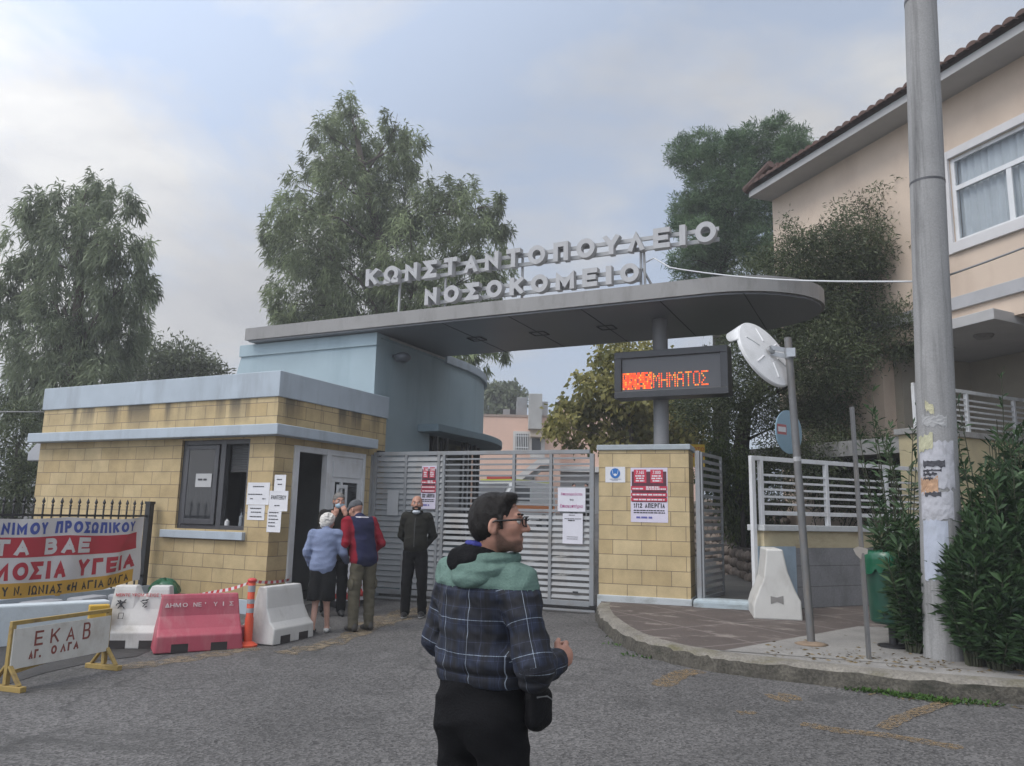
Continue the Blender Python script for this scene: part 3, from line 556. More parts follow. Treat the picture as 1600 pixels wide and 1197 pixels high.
# ---------------------------------------------------------------- LED display
LED = thing('led_display', 'dark framed LED display on the grey column showing orange Greek letters', 'display', (-3.04, 12.3, 3.46))
lx0, lx1, lz0, lz1, ly = -3.955, -2.12, 3.465, 4.235, 12.10
q = MB(); q.box(lx0, lx1, ly + .06, ly + .37, lz0, lz1); q.box(lx0, lx1, ly, ly + .06, lz0, lz0 + .11); q.box(lx0, lx1, ly, ly + .06, lz1 - .11, lz1); q.box(lx0, lx0 + .115, ly, ly + .06, lz0 + .11, lz1 - .11); q.box(lx1 - .115, lx1, ly, ly + .06, lz0 + .11, lz1 - .11)
q.build('housing', mat('led_housing', (.035, .035, .038), .35, .1, 6), LED, bevel=.006)
q = MB(); q.box(lx0 + .115, lx1 - .115, ly + .045, ly + .058, lz0 + .11, lz1 - .11); q.build('screen', mat('led_screen', (.085, .085, .09), .35, 0), LED)
pat = {'Μ': ['10001', '11011', '10101', '10101', '10001', '10001', '10001'], 'Η': ['10001', '10001', '10001', '11111', '10001', '10001', '10001'], 'Α': ['01110', '10001', '10001', '11111', '10001', '10001', '10001'],
       'Τ': ['11111', '00100', '00100', '00100', '00100', '00100', '00100'], 'Ο': ['01110', '10001', '10001', '10001', '10001', '10001', '01110'], 'Σ': ['11111', '10000', '01000', '00100', '01000', '10000', '11111']}
rnd = random.Random(11); pz = .035; pxs = .0225
cols = [mat('led_red', (1, .06, .015), .5, 0, emit=1.0), mat('led_orange', (1, .13, .015), .5, 0, emit=.85), mat('led_yellow', (1, .40, .04), .5, 0, emit=.7)]
q = MB(); zt = lz0 + .14 + 7 * pz; xx = lx0 + .13
def dot(x_, z_, k, s=.42): q.mi = k; q.box(x_ - pxs * s, x_ + pxs * s, ly + .040, ly + .0445, z_ - pz * s * .9, z_ + pz * s * .9)
for cI in range(22):
    for r in range(8):
        if rnd.random() < .86: dot(xx + (cI + .5) * pxs, zt + pz - (r + .5) * pz, rnd.choice((0, 0, 0, 1, 1, 2)))
xc = xx + 22.6 * pxs
for ch in 'ΜΗΜΑΤΟΣ':
    for r, row in enumerate(pat[ch]):
        for k, v_ in enumerate(row):
            if v_ == '1': dot(xc + (k + .5) * pxs, zt - (r + .5) * pz + .01, rnd.choice((0, 1, 1, 2)), .36)
    xc += 5.75 * pxs
q.build('lit_letters', cols, LED)

# ---------------------------------------------------------------- pillar with notices
PRZ = R_(6)
PIL = thing('gate_pillar', 'cream block gate pillar with pale blue cap holding the strike poster', 'pillar', (-4.03, 11.555, gh(11.5)), PRZ)
PW = 1.375
q = MB(); q.box(0, PW, 0, .6, .27, 2.45); q.build('blocks', BRICKP, PIL, local=True)
q = MB(); q.box(-.02, PW + .02, -.02, .62, -.1, .27); q.build('plinth', mat('plinth_white', (.46, .49, .50), .9, .1, 3, .3, 40, stain=(.2, .2, .18), stain_amt=.7, stain_scale=(3, 3, 5)), PIL, local=True, bevel=.012)
q = MB(); q.box(-.03, PW + .03, -.03, .63, 2.45, 2.535); q.build('cap', mat('cap_blue_grey', (.36, .40, .42), .9, .1, 4, .3, 40, stain=(.2, .2, .2), stain_amt=.6, stain_scale=(4, 4, 4)), PIL, local=True, bevel=.012)
PM = WM[PIL.name]
def pil_M(u, z): return PM @ Matrix(((1, 0, 0, u), (0, 0, -1, -.003), (0, 1, 0, z), (0, 0, 0, 1)))
def dashes(b_, M, x0, x1, y, h_, rnd, z=.002):
    old = b_.M; b_.M = M; x_ = x0
    while x_ < x1 - .004:
        w_ = min(rnd.uniform(.5, 1.8) * h_ * 2.2, x1 - x_); b_.box(x_, x_ + w_ * .82, y, y + h_, z, z + .0008); x_ += w_
    b_.M = old
def sheet(name, M, w_, h_, m_=None, curl=.012, label=None, cat='notice', group=None, seedv=0, n_=8):
    rnd = random.Random(seedv); b_ = MB(); b_.M = M; vs = []
    for j in range(n_ + 1):
        for i in range(n_ + 1):
            u, v_ = i / n_, j / n_; e_ = max(abs(u - .5), abs(v_ - .5)) * 2
            vs.append((u * w_, v_ * h_, .0005 + curl * max(0, e_ - .75) * 1.5 * abs(math.sin(3 * u + 5 * v_ + seedv))))
    b_.add(vs, [(j * (n_ + 1) + i, j * (n_ + 1) + i + 1, (j + 1) * (n_ + 1) + i + 1, (j + 1) * (n_ + 1) + i) for j in range(n_) for i in range(n_)])
    return b_.build(name, m_ or PAPER, label=label, cat=cat, group=group, smooth=True)
def strike_poster(M, w_, h_, label, seedv, big=True):
    rnd = random.Random(seedv); po = sheet('poster', M, w_, h_, mat('poster_paper', (.62, .58, .68), .7, .04, 6), .004, label, 'poster', 'strike posters', seedv)
    q = MB(); q.M = M
    q.box(.03 * w_, .97 * w_, .37 * h_, .93 * h_, .0035, .005); q.build('dark_panel', mat('poster_dark', (.10, .03, .045), .7, .25, 14), po)
    q = MB(); q.M = M
    for a in ((.09, .43), (.54, .88)): q.box(a[0] * w_, a[1] * w_, .72 * h_, .965 * h_, .0055, .0062)
    for a, b_, t_ in ((.585, .66, 0), (.47, .535, 0), (.385, .445, 0)): q.box(.0 + .01 * w_, w_ * .985, a * h_, b_ * h_, .0055, .0062)
    q.build('red_panel', mat('poster_red', (.50, .035, .07), .7, .1, 20), po)
    q = MB(); 
    q.text('7.165', M @ Matrix.Translation((.26 * w_, .885 * h_, .0065)), .085 * h_, .8, .02, .0005, 'C'); q.text('7.000', M @ Matrix.Translation((.71 * w_, .885 * h_, .0065)), .085 * h_, .8, .02, .0005, 'C')
    for u0, u1, y_ in ((.13, .39, .835), (.15, .37, .79), (.14, .39, .745), (.58, .84, .835), (.57, .86, .79), (.6, .83, .745), (.05, .36, .60), (.42, .78, .63), (.42, .96, .595), (.05, .95, .49), (.08, .92, .40)): dashes(q, M, u0 * w_, u1 * w_, y_ * h_, .026 * h_, rnd, .0063)
    q.build('white_lettering', PAPER, po)
    q = MB(); stext(q, '1/12 ΑΠΕΡΓΙΑ', M @ Matrix.Translation((.08 * w_, .262 * h_, .003)), .84 * w_, .088 * h_, .017 * h_)
    for u0, u1, y_ in ((.08, .92, .205), (.08, .93, .165)): dashes(q, M, u0 * w_, u1 * w_, y_ * h_, .02 * h_, rnd, .003)
    q.build('black_lettering', INK, po)
    q = MB(); dashes(q, M, .15 * w_, .6 * w_, .07 * h_, .035 * h_, rnd, .003); q.build('blue_lettering', mat('poster_blue', (.12, .12, .35), .8, 0), po)
    return po
strike_poster(pil_M(.50, 1.36), .56, .82, 'red and white strike poster reading 1/12 ΑΠΕΡΓΙΑ on the cream pillar', 1)
ms = sheet('mask_notice', pil_M(.105, 1.955), .31, .24, PAPER, .004, 'white notice with blue round mask symbol on the cream pillar', 'notice', None, 5)
q = MB(); q.M = pil_M(.105, 1.955); q.lathe([(.0, .0035), (.078, .0035), (.078, .0045), (0, .0045)], (.155, .14, 0), 28); q.build('blue_disc', mat('sign_blue', (.02, .14, .42), .6, 0), ms)
q = MB(); q.M = pil_M(.105, 1.955)
q.prism([(.125, .125), (.135, .105), (.155, .095), (.175, .105), (.185, .125), (.155, .138)], .0048, .0055)
for s in (-1, 1): q.prism([(.155 + s * .052, .19), (.155 + s * .045, .19), (.155 + s * .030, .125), (.155 + s * .036, .122)][::s], .0048, .0055)
dashes(q, pil_M(.105, 1.955), .08, .24, 1e9, .01, random.Random(1)) if False else None
q.build('mask_symbol', PAPER, ms)
q = MB(); rnd = random.Random(8); dashes(q, pil_M(.105, 1.955), .07, .25, .045, .01, rnd); dashes(q, pil_M(.105, 1.955), .1, .2, .028, .007, rnd); q.build('caption', mat('caption_grey', (.2, .22, .3), .8, 0), ms)

# ---------------------------------------------------------------- sliding gate
GA, GB = Vector((-8.07, 11.29)), Vector((-4.075, 11.52)); GL = (GB - GA).length; GRZ = math.atan2(GB.y - GA.y, GB.x - GA.x)
gbz = gh(11.4)
GATE = thing('sliding_gate', 'wide grey metal slat gate closed between the blue tower and the pillar', 'gate', (GA.x, GA.y, gbz), GRZ)
def gu(px): r = ray(px, 760); A = np.array([[math.cos(GRZ), -r[0]], [math.sin(GRZ), -r[1]]]); return float(np.linalg.solve(A, [-GA.x, -GA.y])[0])
GT = 2.40; gz0 = .10
q = MB(); ps = [0.03, gu(634), gu(685), gu(693), gu(803), gu(861), GL - .05]
for k, u_ in enumerate(ps):
    w_ = .05 if k not in (0, 6) else .07; q.box(u_ - w_ / 2, u_ + w_ / 2, -.03, .03, gz0, GT)
q.box(.065, GL - .085, -.028, .028, GT + .001, GT + .065); q.box(-.005, .0645, -.028, .028, GT + .001, GT + .06)
q.box(.065, GL - .085, -.027, .027, gz0 - .02, gz0 + .06); q.box(ps[3], GL - .085, -.026, .026, 1.485, 1.53)
q.box(.0, GL, -.02, .02, .0, .03)
q.build('frame', GREYGATE, GATE, local=True, bevel=.004)
q = MB(); N = 24
for k in range(N):                                                   # closed slats: the whole left leaf
    z_ = gz0 + .09 + k * (GT - gz0 - .12) / (N - .3); q.add([(.07, -.024, z_), (ps[3] - .03, -.024, z_), (ps[3] - .03, .0, z_ + .082), (.07, .0, z_ + .082), (.07, -.020, z_ - .004), (ps[3] - .03, -.020, z_ - .004), (ps[3] - .03, .004, z_ + .078), (.07, .004, z_ + .078)], [(0, 1, 2, 3), (7, 6, 5, 4), (0, 4, 5, 1), (2, 6, 7, 3)])
q.build('closed_slats', GREYGATE, GATE, local=True)
q = MB(); N = 14
for k in range(N):                                                   # louvred slats of the lower right leaf
    z_ = gz0 + .09 + k * (1.485 - gz0 - .1) / N
    q.add([(ps[3] + .03, -.022, z_), (GL - .085, -.022, z_), (GL - .085, .0, z_ + .052), (ps[3] + .03, .0, z_ + .052), (ps[3] + .03, -.018, z_ - .003), (GL - .085, -.018, z_ - .003), (GL - .085, .004, z_ + .049), (ps[3] + .03, .004, z_ + .049)], [(0, 1, 2, 3), (7, 6, 5, 4), (0, 4, 5, 1), (2, 6, 7, 3)])
q.build('louvred_slats', GREYGATE, GATE, local=True)
q = MB()
for k in range(9): z_ = 1.60 + k * .0915; q.box(ps[3] + .03, GL - .085, -.018, .018, z_ - .014, z_ + .014)
q.build('open_bars', GREYGATE, GATE, local=True)
q = MB(); q.box(gu(897), gu(905), -.034, -.024, .27, .30); q.build('lock', BLACKM, GATE, local=True)
q = MB(); q.box(-.08, .0, -.06, .06, -.1, GT + .02); q.build('post', GREYGATE, GATE, local=True)
GM = WM[GATE.name]
def gate_M(u, z): return GM @ Matrix(((1, 0, 0, u), (0, 0, -1, -.036), (0, 1, 0, z - gbz), (0, 0, 0, 1)))
NP = mat('lilac_paper', (.64, .63, .68), .8, .03, 6)
u0, u1 = gu(873), gu(916); M = gate_M(u0, 1.62); no = sheet('notice', M, u1 - u0, .37, NP, .012, 'landscape notice with pink writing taped to the right of the grey gate', 'notice', None, 3)
q = MB(); w_ = u1 - u0
q.text('Απαγορεύεται', M @ Matrix.Translation((w_ / 2, .25, .004)), .06, 1, .008, .0005, 'C', w_ * .78); q.text('Επισκεπτήριο', M @ Matrix.Translation((w_ / 2, .06, .004)), .07, 1, .008, .0005, 'C', w_ * .82); q.build('pink_writing', mat('pink_ink', (.42, .10, .25), .8, 0), no)
q = MB(); q.text('το', M @ Matrix.Translation((w_ / 2, .165, .004)), .05, 1.3, .012, .0005, 'C'); q.build('black_writing', INK, no)
u0, u1 = gu(881), gu(912); M = gate_M(u0, 1.13); no = sheet('notice', M, u1 - u0, .46, NP, .012, 'portrait printed notice taped below the pink writing on the grey gate', 'notice', None, 4)
q = MB(); rnd = random.Random(3); w_ = u1 - u0; dashes(q, M, .1, .2, .43, .012, rnd, .004); dashes(q, M, .03, w_ - .02, .375, .01, rnd, .004); dashes(q, M, .09, .2, .345, .018, rnd, .004); dashes(q, M, .07, .25, .10, .007, rnd, .004); dashes(q, M, .07, .25, .07, .007, rnd, .004); q.build('black_writing', INK, no)
u0 = gu(660); M = gate_M(u0, 1.62); strike_poster(M, gu(683) - u0, .72, 'dark red strike poster on the left closed part of the grey gate', 2)
M = gate_M(gu(608), 1.50); sheet('notice', M, .22, .42, mat('faded_paper', (.36, .37, .38), .8, .05, 6), .01, 'blank faded notice on the left part of the grey gate', 'notice', None, 9)

# ---------------------------------------------------------------- pedestrian gate beside the pillar, step
E0 = PM @ Vector((PW + .05, .08, 0))
PG = thing('pedestrian_gate', 'narrow grey slat gate standing open right of the cream pillar', 'gate', (E0.x + .02, E0.y, gh(11.5) + .17), R_(84))
q = MB(); q.box(-.02, .06, -.09, -.02, 0, 2.27); q.build('post', GREYGATE, PG, local=True, bevel=.004)
q = MB(); LW = 1.02
q.box(.0, .05, -.125, -.095, .1, 2.25); q.box(LW - .05, LW, -.125, -.095, .1, 2.25); q.box(.05, LW - .05, -.123, -.097, .1, .15); q.box(.05, LW - .05, -.123, -.097, 2.2, 2.25)
for k in range(19): z_ = .22 + k * .105; q.box(.05, LW - .05, -.118, -.102, z_ - .018, z_ + .03)
q.build('leaf', GREYGATE, PG, local=True, bevel=.003)
st = MB(); st.prism([(E0.x + .0, E0.y - .18), wp(-.10), wp(.05, .0), (-1.64, 12.02), (-2.6, 11.98)], .1, .41); st.build('doorstep', mat('step_pale_blue', (.36, .42, .45), .9, .1, 3, .3, 30, stain=(.18, .17, .15), stain_amt=.7, stain_scale=(3, 3, 5)), label='pale blue painted concrete step between the pillar and the street wall', cat='step', bevel=.05, seg=3)
# ---------------------------------------------------------------- street wall with railing
WRZ = math.atan2(WD.y, WD.x)
SW = thing('street_wall', 'low street wall in pale blue, cream and bare grey concrete with a white railing', 'wall', (WA.x, WA.y, .2), WRZ)
zc0, zc1 = 1.40, 1.465
LWALL = 4.0
q = MB(); q.box(0, .62, 0, .25, 0, .98); q.build('blue_section', mat('wall_blue', (.30, .38, .45), .9, .1, 2.5, .2, 40, stain=(.2, .22, .23), stain_amt=.5, stain_scale=(3, 3, 2)), SW, local=True)
gm = mat('bare_concrete_wall', (.20, .20, .205), .9, .14, 2.5, .3, 40, .1, stain=(.09, .09, .09), stain_amt=.6, stain_scale=(3, 3, 1)); n, l = nd(gm); b = n['Principled BSDF']; prev = b.inputs['Base Color'].links[0].from_socket
wv = n.new('ShaderNodeNewGeometry').outputs['Position']; sp = n.new('ShaderNodeSeparateXYZ'); l.new(wv, sp.inputs[0]); mo = n.new('ShaderNodeMath'); mo.operation = 'PINGPONG'; mo.inputs[1].default_value = .15; l.new(sp.outputs[2], mo.inputs[0])
mr = n.new('ShaderNodeMapRange'); mr.inputs[1].default_value = .0; mr.inputs[2].default_value = .008; mr.inputs[3].default_value = .35; mr.inputs[4].default_value = 1; l.new(mo.outputs[0], mr.inputs[0])
x = n.new('ShaderNodeMix'); x.data_type = 'RGBA'; x.blend_type = 'MULTIPLY'; x.inputs[0].default_value = 1; l.new(prev, x.inputs[6]); l.new(mr.outputs[0], x.inputs[7]); l.new(x.outputs[2], b.inputs['Base Color'])
q = MB(); q.box(.62, LWALL, .004, .25, -.2, .96); q.build('bare_section', gm, SW, local=True)
q = MB(); q.box(0, .62, .003, .25, .98, zc0 - .2); q.box(.62, LWALL, .002, .25, .96, zc0 - .2); q.build('cream_band', mat('wall_cream', (.46, .40, .26), .9, .1, 2.5, stain=(.25, .17, .10), stain_amt=.6, stain_scale=(2, 2, 6)), SW, local=True)
q = MB(); q.box(-.04, LWALL, -.05, .29, zc0 - .2, zc1 - .2 + .02); q.build('coping', mat('coping_white', (.48, .50, .50), .9, .1, 4, .2, 40, stain=(.25, .25, .24), stain_amt=.6, stain_scale=(4, 4, 4)), SW, local=True, bevel=.008)
zr0, zr1 = zc1 - .18, 2.475 - .2
q = MB(); q.box(-.14, -.07, .06, .12, .0, zr1); q.box(-.07, 3.6, .065, .115, zr1 - .065, zr1)
for u_ in (.06, 1.42, 2.8): q.box(u_ - .03, u_ + .03, .06, .12, zr0, zr1 - .066)
q.box(.09, 1.39, .07, .11, zr0 + .14, zr0 + .20); q.box(1.45, 2.77, .07, .11, zr0 + .14, zr0 + .20); q.box(2.83, 3.6, .07, .11, zr0 + .14, zr0 + .20)
for k in range(5):
    z_ = zr0 + .30 + k * .105
    for a, b_ in ((.09, 1.39), (1.45, 2.77), (2.83, 3.6)): q.box(a, b_, .075, .105, z_ - .016, z_ + .016)
q.build('railing', WHITEP, SW, local=True, bevel=.003)
# taller terrace wall with a second railing further along
TA = Vector(wp(3.62)); TW_ = thing('terrace_wall', 'cream terrace wall with white railing in front of the pink house', 'wall', (TA.x, TA.y, .2), WRZ)
def wl_z(px, py, u):
    p = (TA.x + WD.x * u, TA.y + WD.y * u); lo, hi = 0, 8
    d2 = np.array([p[0], p[1], 0]) - EYE; dep = d2[:2] @ fw[:2]
    for _ in range(50):
        m_ = (lo + hi) / 2; d = np.array([p[0], p[1], m_]) - EYE; y_ = 598.5 - F * (d @ CU) / (d @ fw)
        lo, hi = (m_, hi) if y_ > py else (lo, m_)
    return lo
tz = wl_z(1398, 677, 0) - .2
q = MB(); q.box(0, 9, -.02, .4, -.2, tz); q.build('wall', mat('terrace_cream', (.50, .43, .27), .9, .1, 2, .2, 40, stain=(.32, .27, .19), stain_amt=.6, stain_scale=(2, 2, .8)), TW_, local=True)
q = MB(); q.box(-.06, 9, -.08, .45, tz, tz + .1); q.build('coping', CONC, TW_, local=True, bevel=.008)
q = MB(); q.box(0, 9, .4, 5, tz - .3, tz - .02); q.build('terrace_floor', CONC, TW_, local=True)
q = MB(); z0_ = tz + .1; z1_ = wl_z(1420, 597, .25) - .2
q.box(.12, 9, .14, .19, z1_ - .06, z1_)
for k in range(7): u_ = .15 + k * 1.45; q.box(u_ - .03, u_ + .03, .135, .195, z0_, z1_ - .061)
for k in range(6):
    z_ = z0_ + .12 + k * (z1_ - z0_ - .2) / 6
    for j in range(6): q.box(.185 + j * 1.45, 1.57 + j * 1.45, .15, .18, z_ - .016, z_ + .016)
q.build('railing', WHITEP, TW_, local=True, bevel=.003)

# ---------------------------------------------------------------- pink house
HP = at(1545, 393, 14); HAZ = R_(-44.7); HD = Vector((math.sin(HAZ), math.cos(HAZ)))          # long face direction (receding left)
def hpt(px, py):
    r = ray(px, py); nn = np.array([HD.y, -HD.x]); t = (nn @ HP[:2]) / (nn @ r[:2]); p = EYE + r * t
    return (p[0] - HC.x) * -HD.x + (p[1] - HC.y) * -HD.y, p[2]
HC = Vector((-2.27, 19.96))                                            # far left corner of the long face
HRZ = math.atan2(-HD.y, -HD.x)
HOUSE = thing('pink_house', 'two storey pink house with tiled eaves and white framed window on the right', 'house', (HC.x, HC.y, 0), HRZ)
PINK = mat('pink_render', (.55, .445, .355), .9, .06, 1.2, .12, 50, stain=(.42, .32, .25), stain_amt=.5, stain_scale=(1.2, 1.2, .5))
HL = 11.; ze = 9.68
u0, zs = hpt(1486, 385); u1, zt = hpt(1600, 195); u0 = hpt(1486, 300)[0]; zt = hpt(1486, 248)[1]; u1 = u0 + 2.3; zs = 6.78
q = MB(); D_ = 8
q.box(0, u0, 0, .3, 5.74, ze); q.box(u1, HL, 0, .3, 5.74, ze); q.box(u0, u1, 0, .3, 5.74, zs); q.box(u0, u1, 0, .3, zt, ze)
q.box(0, .3, .3, D_, 0, ze); q.box(HL - .3, HL, .3, D_, 0, ze); q.box(.3, HL - .3, D_ - .3, D_, 0, ze)
q.box(0, 3.3, 0, .3, 0, 5.5)
q.build('wall', PINK, HOUSE, local=True)
q = MB(); q.box(-.02, HL, -.05, .3, 5.5, 5.74); q.build('string_course', mat('course_grey', (.36, .36, .37), .9, .08, 3), HOUSE, local=True, bevel=.006)
q = MB(); q.box(u0 - .16, u0 - .001, -.05, .1, zs - .2, zt + .16); q.box(u1 + .001, u1 + .16, -.05, .1, zs - .2, zt + .16); q.box(u0, u1, -.05, .1, zt + .001, zt + .16); q.box(u0, u1, -.07, .1, zs - .2, zs - .001)
HW = q.build('window', mat('surround_white', (.55, .54, .54), .8, .05, 3), HOUSE, local=True, bevel=.006)
q = MB(); zm = zs + .64 * (zt - zs)
for a in ((u0, u0 + .08), (u1 - .08, u1)): q.box(a[0], a[1], .03, .10, zs, zt)
q.box(u0 + .08, u1 - .08, .03, .10, zm - .05, zm + .04); q.box(u0 + .08, u1 - .08, .035, .095, zt - .07, zt); q.box(u0 + .08, u1 - .08, .035, .095, zs, zs + .07); q.box((u0 + u1) / 2 - .05, (u0 + u1) / 2 + .05, .04, .09, zs + .07, zm - .05)
q.build('frame', WHITEP, HW, local=True)
q = MB(); q.box(u0 + .08, u1 - .08, .06, .066, zs + .07, zt - .07); gm2 = clear_glass('house_glass'); q.build('pane', gm2, HW, local=True)
q = MB(); cv = []
for k in range(90): uu = u0 + .05 + (u1 - u0 - .1) * k / 89; cv.append((uu, .16 + .03 * math.sin(k * 1.1) + .012 * math.sin(k * 2.7)))
q.rings([[(a, b_, zs + .02) for a, b_ in cv], [(a, b_, zt - .02) for a, b_ in cv]], False, False); q.build('curtain', mat('net_curtain', (.50, .51, .52), .9, .08, 3), HW, local=True, smooth=True)
q = MB(); q.box(.3, HL - .3, 3, 3.1, 5.6, ze); q.box(.3, HL - .3, .35, 3, 5.55, 5.6); q.build('room', mat('room_dim', (.12, .12, .12), .9, 0), HOUSE, local=True)
# eaves: concrete soffit slab and barrel tiles on top
q = MB(); q.box(-.06, HL, -.66, D_ + .6, ze, ze + .16); q.build('eaves', mat('eaves_white', (.38, .375, .37), .85, .06, 2, stain=(.3, .3, .3), stain_amt=.4, stain_scale=(1, 1, 3)), HOUSE, local=True)
TILE = mat('brown_roof_tile', (.085, .046, .036), .85, .3, 5., .3, 30, stain=(.06, .05, .045), stain_amt=.7, stain_scale=(3, 3, 3))
q = MB(); sl_p = math.tan(R_(16)); q.add([(-.10, -.72, ze + .17), (HL, -.72, ze + .17), (HL, D_ / 2, ze + .17 + (D_ / 2 + .8) * sl_p), (-.33 + 4, D_ / 2, ze + .17 + (D_ / 2 + .8) * sl_p)], [(0, 1, 2, 3)])
q.add([(-.10, -.72, ze + .17), (3.67, D_ / 2, ze + .17 + (D_ / 2 + .8) * sl_p), (-.10, D_ + .8, ze + .17)], [(0, 1, 2)])
k = 0; u_ = -.05
while u_ < HL:                                                       # cover tiles run up the slope, ends show at the eaves
    rr = []
    for j in range(6):
        v_ = -.79 + j * .35; z_ = ze + .20 + (v_ + .8) * sl_p + (.02 if j % 2 == 0 else 0)
        rr.append([(u_ + .105 * math.cos(a), v_, z_ + .085 * math.sin(a)) for a in [math.pi * i / 7 for i in range(8)]] + [(u_ - .085, v_, z_ - .005), (u_ + .085, v_, z_ - .005)])
    q.rings(rr); u_ += .235
u_ = -.05 + .1175
while u_ < HL:                                                       # pan tiles
    rr = [[(u_ + .1 * math.cos(a), v_, ze + .235 + (v_ + .8) * sl_p + .06 * math.sin(a)) for a in [math.pi + math.pi * i / 6 for i in range(7)]] for v_ in (-.76, .8)]
    q.rings(rr, False, False); u_ += .235
v_ = -.7
while v_ < D_ + .6:                                                  # tiles along the left gable end
    q.tube([(-.13, v_, ze + .21), (.9, v_, ze + .21 + .28)], .1, 8); v_ += .235
q.build('roof', TILE, HOUSE, local=True)
# porch below: slab with its near corner, dark recess with doors
SC = at(1552, 481, 13.2); sc_u = (SC[0] - HC.x) * -HD.x + (SC[1] - HC.y) * -HD.y; 
hM = WM[HOUSE.name].inverted(); sl0 = hM @ Vector(SC)
wdl = (hM.to_3x3() @ Vector((WD.x, WD.y, 0))).normalized()
a0 = (sl0.x, sl0.y); a1 = (sl0.x + wdl.x * 6, sl0.y + wdl.y * 6); a2 = (a1[0] - 6, a1[1]); a3 = (sl0.x - 1.25, sl0.y)
q = MB(); q.prism([a3, a0, a1, a2], sl0.z - .19, sl0.z); q.build('porch_slab', mat('eaves_white', (.5, .5, .5)), HOUSE, local=True, bevel=.01)
q = MB(); q.box(3.3, HL, .02, .3, sl0.z - .05, 5.5); q.build('lower_wall', PINK, HOUSE, local=True)
q = MB(); q.box(3.3, HL - .3, 2.2, 2.4, 0, sl0.z - .2); q.box(3.3, 3.5, .3, 2.2, 0, sl0.z - .2); q.build('porch_wall', mat('porch_cream', (.30, .27, .22), .9, .08, 2), HOUSE, local=True)
q = MB()
for a in (5.0, 6.35, 7.7): q.box(a, a + .95, 2.12, 2.199, 2.3, 4.75)
PD = q.build('porch_door', DFRAME, HOUSE, local=True)
q = MB()
for a in (5.0, 6.35, 7.7): q.box(a + .1, a + .85, 2.10, 2.119, 2.5, 4.6)
q.build('pane', GLASS, PD, local=True)
q = MB(); cl = hM @ Vector(at(1537, 521, 14.3)); q.lathe([(0, 0), (.13, .0), (.17, .05), (.17, .07), (0, .07)], (cl.x, cl.y, sl0.z - .262), 18); q.build('porch_lamp', mat('lamp_dim', (.16, .15, .14), .4), HOUSE, local=True)

# ---------------------------------------------------------------- poles
PB = Vector((.436, 9.135, gh(9.1) + KH)); 
PT = Vector(at(1437, -30, 8.95)); PT = PB + (PT - PB) * 1.25
UP = thing('utility_pole', 'thick leaning concrete utility pole with torn posters between the oleanders', 'utility pole', tuple(PB))
q = MB(); ax = (PT - PB); L_ = ax.length
q.tube([PB - ax * .01, PB + ax * .3, PB + ax * .6, PT], [.195, .184, .172, .155], 32); q.build('shaft', POLEC, UP, smooth='auto')
q = MB(); pA = PB + ax * ((vert_ := 5.0) / L_)
def on_pole(py):
    lo, hi = 0., 1.
    for _ in range(50):
        m_ = (lo + hi) / 2; d = np.array(PB + ax * m_) - EYE; y_ = 598.5 - F * (d @ CU) / (d @ fw)
        lo, hi = (m_, hi) if y_ > py else (lo, m_)
    return lo
q = MB(); t_ = on_pole(287); c_ = PB + ax * t_; r_ = .195 - .04 * t_ + .004
q.tube([c_ - ax.normalized() * .012, c_ + ax.normalized() * .012], r_, 32); t_ = on_pole(3); c_ = PB + ax * t_; q.tube([c_ - ax.normalized() * .015, c_ + ax.normalized() * .015], .195 - .04 * t_ + .005, 32)
q.build('band', DFRAME, UP)
def wrap(name, py0, py1, a0, a1, m_, lift=.002, lab=None, seedv=0, parent=None, tilt=0.):
    t0, t1 = on_pole(py0), on_pole(py1); rnd = random.Random(seedv); b_ = MB(); rr = []; axn = ax.normalized()
    vd = Vector((-PB.x, -PB.y, 0)).normalized(); sd_ = Vector((vd.y, -vd.x, 0)) * -1     # facing camera / to image right
    if sd_.dot(Vector(CR)) < 0: sd_ = -sd_
    nj = 8
    for j in range(nj + 1):
        row = []
        for i in range(13):
            a = R_(a0 + (a1 - a0) * i / 12); tt = t0 + (t1 - t0) * j / nj + tilt * (i - 6) / 12 / L_
            e_ = rnd.uniform(-.006, .006) if (j in (0, nj) or i in (0, 12)) else 0; rad = .195 - .04 * tt + lift + rnd.uniform(0, .004)
            row.append(PB + ax * (tt + e_ / L_ * 3) + vd * rad * math.cos(a + e_) + sd_ * rad * math.sin(a + e_))
        rr.append(row)
    b_.rings(rr, False, False); return b_.build(name, m_, parent, label=lab, cat=None if parent else 'poster')
GP = mat('weathered_paper', (.42, .42, .45), .85, .12, 14, stain=(.2, .2, .2), stain_amt=.7, stain_scale=(9, 9, 9))
GP2 = mat('bluish_paper', (.40, .43, .50), .85, .1, 14, stain=(.25, .26, .28), stain_amt=.6, stain_scale=(7, 7, 7))
ink = mat('faded_ink', (.06, .06, .07), .85, .2, 40)
p1 = wrap('poster', 764, 692, -58, 48, GP, .003, 'white torn poster with black lettering on the concrete utility pole', 1)
wrap('lettering', 731, 721, -44, 18, ink, .007, parent=p1, seedv=2); 
for k_, (ya, yb) in enumerate(((738, 735), (744, 741), (750, 748))): wrap('lettering', ya, yb, -44, 8 - k_ * 12, ink, .007, parent=p1, seedv=3 + k_)
wrap('poster', 772, 748, -56, -2, mat('orange_paper', (.42, .26, .16), .85, .3, 20), .005, 'faded orange printed flyer on the concrete utility pole', 6, tilt=.02)
p3 = wrap('poster', 812, 768, -56, 40, GP, .0045, 'creased grey flyer below the orange one on the concrete pole', 7); wrap('lettering', 775, 770, -40, 5, ink, .008, parent=p3, seedv=8)
wrap('poster', 905, 812, -52, 20, GP2, .003, 'long pale blue poster low on the concrete utility pole', 9)
wrap('poster', 706, 682, -60, -12, mat('yellow_paper', (.42, .41, .28), .85, .15, 20), .007, 'peeling yellowish flyer with folded corner on the concrete pole', 10, tilt=.05)
